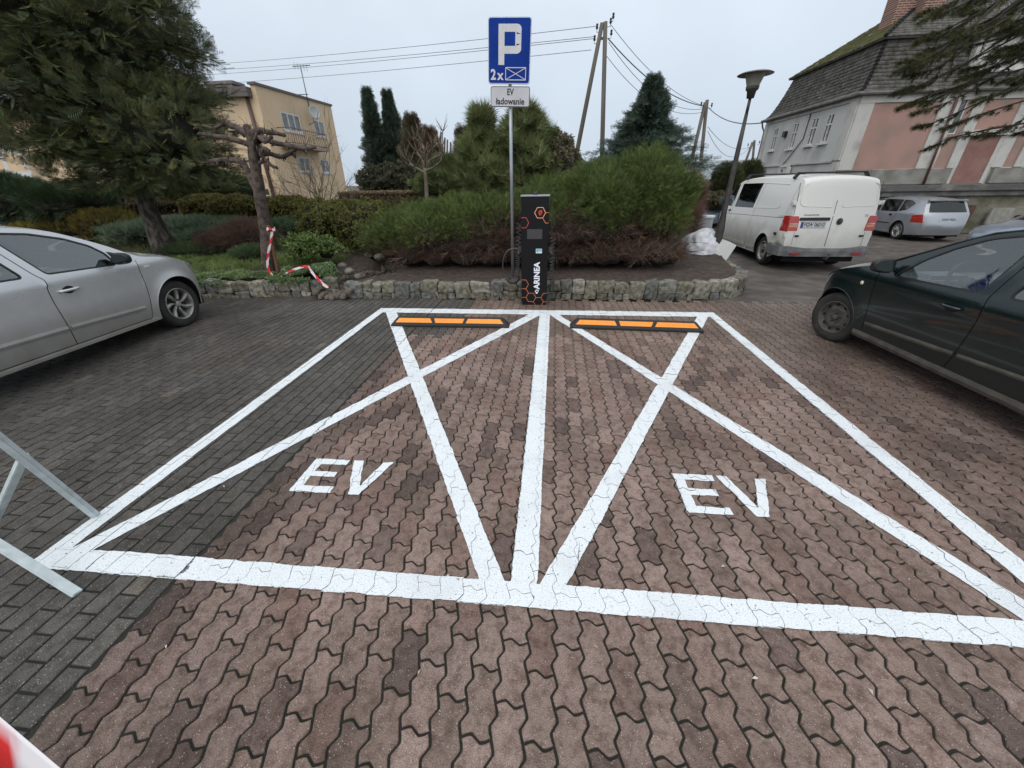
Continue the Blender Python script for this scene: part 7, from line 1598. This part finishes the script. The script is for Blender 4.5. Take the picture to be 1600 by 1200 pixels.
# --- bare twiggy shrubs and trees
def twiggy(name, label, cat, base, n, h, spread, r0, m, seed, lev=3, trunk=None):
    rs = random.Random(seed); th = thing(name, label, cat, tuple(base)); t = MB()
    def br(p, d, l, r, k):
        pts = [p]; q = p; dd = d.copy(); s_ = 4
        for i in range(s_): dd = (dd + Vector((rs.gauss(0, .13), rs.gauss(0, .13), rs.gauss(.02, .08)))).normalized(); q = q + dd * l / s_; pts.append(q)
        t.tube(pts, [r * (1 - .6 * i / s_) for i in range(s_ + 1)], 4 if r < .03 else 6, cap=False)
        if k:
            for j in range(rs.choice([3, 4, 5])):
                i = rs.choice([1, 2, 3, 4]); dv = (dd + Vector((rs.gauss(0, .55), rs.gauss(0, .55), rs.gauss(.15, .35)))).normalized(); br(pts[i], dv, l * rs.uniform(.45, .75), r * .55, k - 1)
    b = Vector(base)
    for i in range(n):
        a = rs.uniform(0, 2 * PI); d = Vector((math.cos(a) * spread * rs.random(), math.sin(a) * spread * rs.random(), 1)).normalized(); br(b + Vector((math.cos(a), math.sin(a), 0)) * .1, d, h * rs.uniform(.4, .6), r0, lev)
    t.build('branches', m, th); return th
PALE_T = mat('pale_twig', (.20, .165, .12), .9, c2=(.12, .095, .07), vscale=4)
b = GY(487, 325, 13); twiggy('bare_shrub', 'pale leafless many-stemmed shrub in front of the beige house', 'shrub', (b.x, 13, .2), 9, 3.1, .75, .022, PALE_T, 3)
b = GY(440, 325, 13.5); twiggy('bare_shrub', 'smaller leafless shrub between pollarded tree and beige house', 'shrub', (b.x, 13.5, .2), 7, 2.0, .8, .018, PALE_T, 8)
b = GY(530, 320, 14); twiggy('bare_shrub', 'low leafless shrub at the right corner of the beige house', 'shrub', (b.x, 14, .2), 8, 1.7, .9, .018, TWIG, 13)
b = GY(372, 318, 14.5); twiggy('bare_shrub', 'reddish leafless twig bush against the beige house wall', 'shrub', (b.x, 14.5, .2), 10, 2.0, .9, .016, mat('red_twig', (.17, .085, .065), .9), 17)
def limb(t, pts, rs, Y, n=6):
    c = catmull([GY(x, y, Y + (dz if dz else 0)) for x, y, dz in pts], n); k = len(c); rr = [rs[0] + (rs[1] - rs[0]) * i / (k - 1) for i in range(k)]
    c = [Vector(q) + Vector((noise.noise(Vector(q) * 6), noise.noise(Vector(q) * 6 + Vector((9, 0, 0))), 0)) * .012 for q in c]; rr = [r * (1 + .12 * noise.noise(Vector(q) * 9)) for r, q in zip(rr, c)]
    t.tube(c, rr, 9)
th = thing('pollarded_tree', 'bare pollarded tree with stubby knotted limbs behind the stone wall', 'tree', (-5.52, 7.15, .2)); YP = 7.15
t = MB(); limb(t, [(421, 446, 0), (418, 400, 0), (413, 345, 0), (404, 295, 0), (397, 245, 0), (391, 204, 0)], (.115, .08), YP, 8)
t.build('trunk', BARKP, th)
for pts, rs in (([(402, 300, 0), (392, 278, .1), (380, 256, .2), (360, 250, .3), (338, 251, .3), (326, 253, .3)], (.075, .042)),
                ([(396, 228, 0), (378, 222, -.1), (352, 215, -.2), (330, 212, -.25), (312, 209, -.3)], (.065, .03)),
                ([(394, 215, 0), (380, 205, .1), (362, 196, .2), (350, 192, .2)], (.075, .05)), ([(350, 192, .2), (335, 200, .2), (318, 196, .2)], (.04, .02)),
                ([(393, 214, 0), (388, 206, 0), (386, 200, 0)], (.09, .07)), ([(393, 207, 0), (410, 204, -.05), (417, 206, -.1), (430, 208, -.1), (444, 211, -.1)], (.065, .035)),
                ([(400, 222, 0), (412, 216, -.2), (425, 222, -.3), (450, 227, -.35), (475, 232, -.4), (492, 230, -.4)], (.065, .032)),
                ([(404, 243, 0), (420, 240, .1), (440, 245, .2), (455, 238, .2), (463, 232, .2)], (.055, .035)),
                ([(405, 255, 0), (415, 250, -.1), (422, 258, -.2), (432, 262, -.2)], (.04, .03)),
                ([(400, 225, 0), (408, 236, -.3), (414, 232, -.4), (420, 236, -.4)], (.05, .035)), ([(398, 222, 0), (404, 212, -.4), (414, 222, -.6), (424, 214, -.6)], (.05, .03)), ([(400, 232, 0), (398, 220, -.3), (404, 206, -.5)], (.05, .035))):
    t = MB(); limb(t, pts, (rs[0] * .8, rs[1] * .78), YP); rs = (rs[0] * .8, rs[1] * .85)
    x, y, dz = pts[-1]; e_ = GY(x, y, YP + dz); r = rs[1]
    for k in range(4): o = Vector((random.uniform(-1, 1), random.uniform(-1, 1), random.uniform(-1, 1))) * r * .7; t.tube([e_ - o * .3, e_ + o * .6, e_ + o * 1.4], [r * 1.1, r * .9, r * .35], 7)
    for x, y, dz in pts[1:-1]:
        for _q in range(random.choice([1, 2, 3])): e2 = GY(x, y, YP + dz) + Vector((random.uniform(-.06, .06), 0, 0)); t.tube([e2, e2 + Vector((random.uniform(-.04, .04), random.uniform(-.05, .02), random.choice([-1, 1]) * random.uniform(.05, .10)))], [r * .8, r * .3], 6)
    t.build('limb', BARKP, th)
t = MB()
for (x0, y0, x1, y1) in ((347, 192, 338, 178), (350, 200, 315, 196), (386, 200, 372, 182), (378, 254, 350, 290), (316, 210, 334, 208), (388, 200, 392, 195)): a, b = GY(x0, y0, YP + .2), GY(x1, y1, YP + .2); t.tube([a, (a + b) / 2 + Vector((.02, 0, .03)), b], [.007, .005, .003], 4)
for k in range(60):
    x, y = random.choice([(330, 254), (350, 251), (368, 252), (350, 193), (362, 197), (330, 211), (352, 215), (412, 206), (430, 208), (443, 211), (450, 227), (470, 231), (488, 230), (440, 245), (460, 233), (388, 203), (415, 216), (425, 236)]); q = GY(x + random.uniform(-5, 5), y, YP + random.uniform(-.2, .2)); d = Vector((random.uniform(-.12, .12), random.uniform(-.1, .1), random.uniform(-.05, .22))); t.tube([q, q + d * .5 + Vector((.01, 0, .01)), q + d], [.0065, .004, .002], 4)
t.build('shoot', TWIG, th)
# smaller pollarded tree further back
th = thing('pollarded_tree', 'small pale pollarded tree standing far behind in front of the brown thujas', 'tree', (GY(665, 300, 13).x, 13, .3)); t = MB()
limb(t, [(667, 318, 0), (666, 290, 0), (664, 262, 0)], (.065, .05), 13); t.build('trunk', PALE_T, th)
for pts in ([(664, 270, 0), (650, 262, 0), (640, 255, .2), (634, 248, .2)], [(665, 266, 0), (676, 262, 0), (688, 252, -.2), (691, 240, -.2)], [(664, 266, 0), (660, 250, 0), (652, 238, .3), (648, 222, .3)], [(665, 264, 0), (668, 245, 0), (676, 232, -.3), (686, 222, -.3)], [(665, 262, 0), (672, 250, .3), (690, 238, .3), (692, 205, .3)], [(664, 262, 0), (664, 240, -.3), (660, 225, -.3), (655, 212, -.3)]):
    t = MB(); limb(t, pts, (.034, .012), 13)
    e_ = GY(*pts[-1][:2], 13)
    for x_, y_, dz_ in pts[1:]:
        e_ = GY(x_, y_, 13 + dz_)
        for k in range(6): t.tube([e_, e_ + Vector((random.uniform(-.25, .25), random.uniform(-.2, .2), random.uniform(.1, .42)))], [.012, .004], 4)
    t.build('limb', PALE_T, th)
t = MB()
for (x, y0, y1) in ((688, 262, 206), (694, 260, 215), (698, 258, 218), (703, 262, 222)): a, b = GY(x, y0, 24), GY(x + 1, y1, 24); t.tube([a, b], .05, 5)
setp(t.build('bare_poplar_shoots', TWIG), 'thin upright bare shoots sticking up left of the sign post', 'shrub')

# --- big conifer on the left
FIRP = [(.046, .056, .026), (.058, .068, .028), (.036, .046, .023), (.082, .084, .033), (.048, .062, .034)]
th = thing('conifer', 'large dark green conifer with leaning rough trunk filling the top left', 'tree', (-9.1, 8.5, .2))
t = MB(); tr = catmull([(-8.95, 8.5, .05), (-9.0, 8.5, .6), (-9.05, 8.55, 1.2), (-8.98, 8.6, 1.9), (-9.1, 8.6, 3.2), (-9.2, 8.6, 5.0), (-9.2, 8.6, 7.2)], 8); k = len(tr)
vs = []; fs = []; nr_ = 18
for i, c in enumerate(tr):
    r = (.23 - .17 * i / k) * (1 + .35 * math.exp(-i / 4))
    for j in range(nr_): a = 2 * PI * j / nr_; rr = r * (1 + .22 * noise.noise(Vector((math.cos(a) * 2, math.sin(a) * 2, c[2] * 1.3))) + .10 * noise.noise(Vector((math.cos(a) * 6, math.sin(a) * 6, c[2] * 3)))); vs.append((c[0] + math.cos(a) * rr, c[1] + math.sin(a) * rr, c[2]))
for i in range(k - 1):
    for j in range(nr_): fs.append((i * nr_ + j, i * nr_ + (j + 1) % nr_, (i + 1) * nr_ + (j + 1) % nr_, (i + 1) * nr_ + j))
t.add(vs, fs, True); t.build('trunk', BARK, th)
t = MB(); Pf, Df, Sf, CF = [], [], [], []
rs = random.Random(5)
for b_ in range(110):
    z0 = 2.05 + 5.2 * (b_ / 110) + rs.uniform(-.1, .1); a = 2.399 * b_ + rs.uniform(-.3, .3); 
    L_ = 1.95 * (1.08 - .07 * max(0, z0 - 3)) * rs.uniform(.72, 1.06)
    dx, dy = math.cos(a), math.sin(a)
    if dy < -.2: L_ *= .86
    if z0 < 2.3: L_ *= .62 + .38 * max(0, dx) 
    if dx < -.1: z0 += .5 * (-dx); L_ *= 1.05
    rise = rs.uniform(.10, .42) if z0 > 2.6 else rs.uniform(.0, .22)
    p = Vector((-9.05, 8.6, z0)); pts = [p]; 
    for j in range(1, 9):
        t_ = j / 8; pts.append(p + Vector((dx * L_ * t_ + .10 * noise.noise(Vector((b_ * 1.7, t_ * 2.5, 5))), dy * L_ * t_ + .12 * noise.noise(Vector((b_ * 1.3, t_ * 2.5, 9))), L_ * (rise * t_ - .34 * t_ * t_) + .05 * noise.noise(Vector((b_, t_ * 3, 0))))))
    t.tube(pts, [.024 * (1 - .85 * i / 8) + .003 for i in range(9)], 5, cap=False)
    for j in range(21):
        t_ = .16 + .84 * (j + rs.random()) / 21; i = min(7, int(t_ * 8)); q = pts[i].lerp(pts[i + 1], t_ * 8 - i); side = 1 if j % 2 else -1; ll = .85 * (1 - .5 * t_) * rs.uniform(.6, 1.1)
        sd = (Vector((-dy * side, dx * side, 0)) * rs.uniform(.5, 1) + Vector((dx, dy, 0)) * .8 + Vector((0, 0, rs.uniform(-.25, .35)))).normalized(); cc_ = FIRP[rs.randrange(len(FIRP))]; kk_ = rs.uniform(.7, 1.3)
        for u in range(11):
            w_ = (u + rs.random()) / 11; Pf.append(q + sd * ll * w_ + Vector((rs.gauss(0, .05), rs.gauss(0, .05), rs.gauss(0, .05) - .14 * w_ * w_))); sg2 = 1 if u % 2 else -1
            Df.append(sd + Vector((-sd.y * sg2, sd.x * sg2, 0)) * .55 + Vector((rs.gauss(0, .2), rs.gauss(0, .2), rs.gauss(-.12, .25)))); Sf.append(rs.uniform(.17, .30)); CF.append([x * kk_ for x in cc_])
    e_ = pts[-1]
    for j in range(4): Pf.append(e_); Df.append(Vector((dx, dy, rs.uniform(-.3, .3))) + Vector((rs.gauss(0, .3), rs.gauss(0, .3), 0))); Sf.append(rs.uniform(.2, .34)); CF.append(FIRP[3])
t.build('limbs', BARK, th)
Pf, Df, Sf = np.array([tuple(p) for p in Pf]), np.array([tuple(p) for p in Df]), np.array(Sf)
k = (Pf[:, 2] > 1.70) & ~((Pf[:, 0] < -9.6) & (Pf[:, 2] < 1.72 + .58 * (-9.6 - Pf[:, 0])))
Pf, Df, Sf = Pf[k], Df[k], Sf[k]; CF = np.array(CF)[k] * RN.uniform(.8, 1.2, (k.sum(), 1)) * 1.5; nF = len(Pf)
EC = [(np.array((-9.55, 8.6, 4.4)), np.array((1.95, 2.0, 2.5))), (np.array((-10.9, 8.7, 4.9)), np.array((2.1, 1.9, 2.0))), (np.array((-8.2, 8.4, 2.72)), np.array((1.22, 1.35, .98))), (np.array((-8.3, 8.6, 4.3)), np.array((1.0, 1.4, 1.5))), (np.array((-9.5, 8.5, 2.65)), np.array((1.5, 1.4, .85)))]
LP, LD = mound_pts(EC, 430, 1.5, .15, 0, .1, seed=8, depth=.2); EC2 = EC + [(LP[i] - np.array((0, 0, .05)), np.array([1, 1, .75]) * random.uniform(.28, .46)) for i in range(len(LP))]
Pc, Dc = mound_pts(EC2, 44000, 1.30, .2, .25, .5, seed=3, depth=.3); kk = (Pc[:, 2] > 1.70) & ~((Pc[:, 0] < -9.6) & (Pc[:, 2] < 1.72 + .58 * (-9.6 - Pc[:, 0]))); Pc, Dc = Pc[kk], Dc[kk]; mC = len(Pc)
core('inner_branches', [(c_, r_ * .8) for c_, r_ in EC if c_[0] > -10], th, mat('shaded_crown_core', (.034, .034, .020), .95, c2=(.020, .019, .012), vscale=7, bump=.06, bscale=10), .74, zmin=1.9)  # solid core against see-through, crown shade put into its darker colour
tipk = RN.rand(mC, 1) < .16
bake('crown', [bake_arr('frond', Pf, Df, Sf, CF, True), bake_arr('frond', Pc, Dc + np.array([0, 0, -.1]), RN.uniform(.15, .30, mC), np.where(tipk, np.array((.135, .135, .055)), cols(mC, None, .28, FIRP, Pc, 1.6)))], th)

# --- branches of a conifer standing outside the frame on the right
th = thing('overhanging_conifer', 'dark needled conifer branches hanging in from the top right corner', 'tree', (9.6, 7.4, 0))
t = MB(); t.tube(catmull([(9.6, 7.4, -.1), (9.55, 7.4, 2.5), (9.5, 7.4, 5), (9.4, 7.4, 7.5)], 4), [.30 - .012 * i for i in range(13)], 12); t.build('trunk', BARK, th)
rs = random.Random(3); t = MB(); Pf, Df, Sf = [], [], []
tips = [(1412, 168), (1425, 185), (1440, 195), (1455, 222), (1480, 235), (1530, 218), (1560, 235), (1408, 110), (1440, 60), (1452, 25), (1500, 10), (1405, 135), (1475, 150), (1510, 110), (1540, 160), (1590, 200), (1580, 120), (1500, 60), (1560, 40), (1600, 80), (1450, 95), (1425, 120), (1445, 170), (1490, 190), (1560, 90)]
for i, (x, y) in enumerate([q for q in tips if q[1] < 226] + [q for q in tips if q[1] < 150] + [q for q in tips if q[1] < 112 and q[0] > 1440]):
    x += rs.uniform(-14, 14); y += rs.uniform(-16, 14); Yb_ = 7.1 + rs.uniform(-.5, .7); e_ = GY(x, y, Yb_); o = Vector((9.45, 7.4, min(6.6, e_.z + 1.3 + rs.uniform(-.3, .6)))); mid = (o + e_) / 2 + Vector((rs.uniform(-.4, .4), rs.uniform(-.5, .5), rs.uniform(-.1, .85))); pts = [Vector(q) for q in catmull([o, mid, e_ + Vector((.5, 0, .18)), e_], 6)]
    n_ = len(pts); t.tube(pts, [.018 * (1 - j / n_) + .003 for j in range(n_)], 5, cap=False)
    for j in range(5, n_):
        for k in range(4):
            q = pts[j]; d = (pts[j] - pts[j - 1]).normalized(); s_ = Vector((-d.y, d.x, 0)) * rs.choice([-1, 1]) + Vector((0, 0, rs.gauss(-.35, .4))); dd = (d * 1.1 + s_ * .8).normalized(); l = rs.uniform(.12, .42) * (1.15 - j / n_)
            q2 = q + dd * l + Vector((0, 0, -.05 * l)); t.tube([q, (q + q2) / 2 + Vector((0, 0, .01)), q2], [.0055, .004, .002], 3, cap=False)
            for u in range(9): w_ = (u + .5) / 9; Pf.append(q + (q2 - q) * w_); Df.append(dd + Vector((rs.gauss(0, .4), rs.gauss(0, .4), rs.gauss(-.2, .4)))); Sf.append(rs.uniform(.04, .095))
t.build('limbs', mat('dark_bark', (.035, .03, .025), .95), th)
Pf = np.array([tuple(p) for p in Pf]); k = RN.rand(len(Pf)) < .62
bake('crown', [bake_arr('needles', Pf[k], np.array([tuple(p) for p in Df])[k], np.array(Sf)[k], cols(k.sum(), None, .3, [(.034, .042, .016), (.05, .056, .02), (.026, .032, .013), (.06, .05, .025)], Pf[k], 2))], th)

# the sign panels hang slightly turned on their post
for o, cz in ((pl, (ztop + zbot) / 2), (p2, zc_)):
    Mt = Matrix.Translation((xc, sy_, cz)) @ Matrix.Rotation(math.radians(2.3), 4, 'Y') @ Matrix.Translation((-xc, -sy_, -cz))
    for q in [o] + list(o.children): q.data.transform(Mt)

# dead leaves and paper scraps lying on the paving
t = MB()
for px, py in [(1130, 885), (975, 1097), (700, 900), (480, 868), (1300, 640), (820, 655), (560, 880), (350, 760), (1240, 930), (905, 560), (1420, 905), (655, 1050), (1010, 700), (770, 820), (1180, 1060), (260, 1010), (930, 1010), (1360, 1080)]:
    q = G(px, py, .004); a = random.uniform(0, PI); l = random.uniform(.006, .014); w_ = l * random.uniform(.3, .5); ca, sa = math.cos(a), math.sin(a)
    t.add([(q.x - l * ca, q.y - l * sa, .004), (q.x + w_ * sa, q.y - w_ * ca, .009), (q.x + l * ca, q.y + l * sa, .0045), (q.x - w_ * sa, q.y + w_ * ca, .010)], [(0, 1, 2, 3)])
setp(t.build('scattered_litter', mat('paper_scrap', (.55, .50, .44), .7, c2=(.25, .17, .11), vscale=1.5, thr=(.45, .55)), fix=False), kind='stuff')
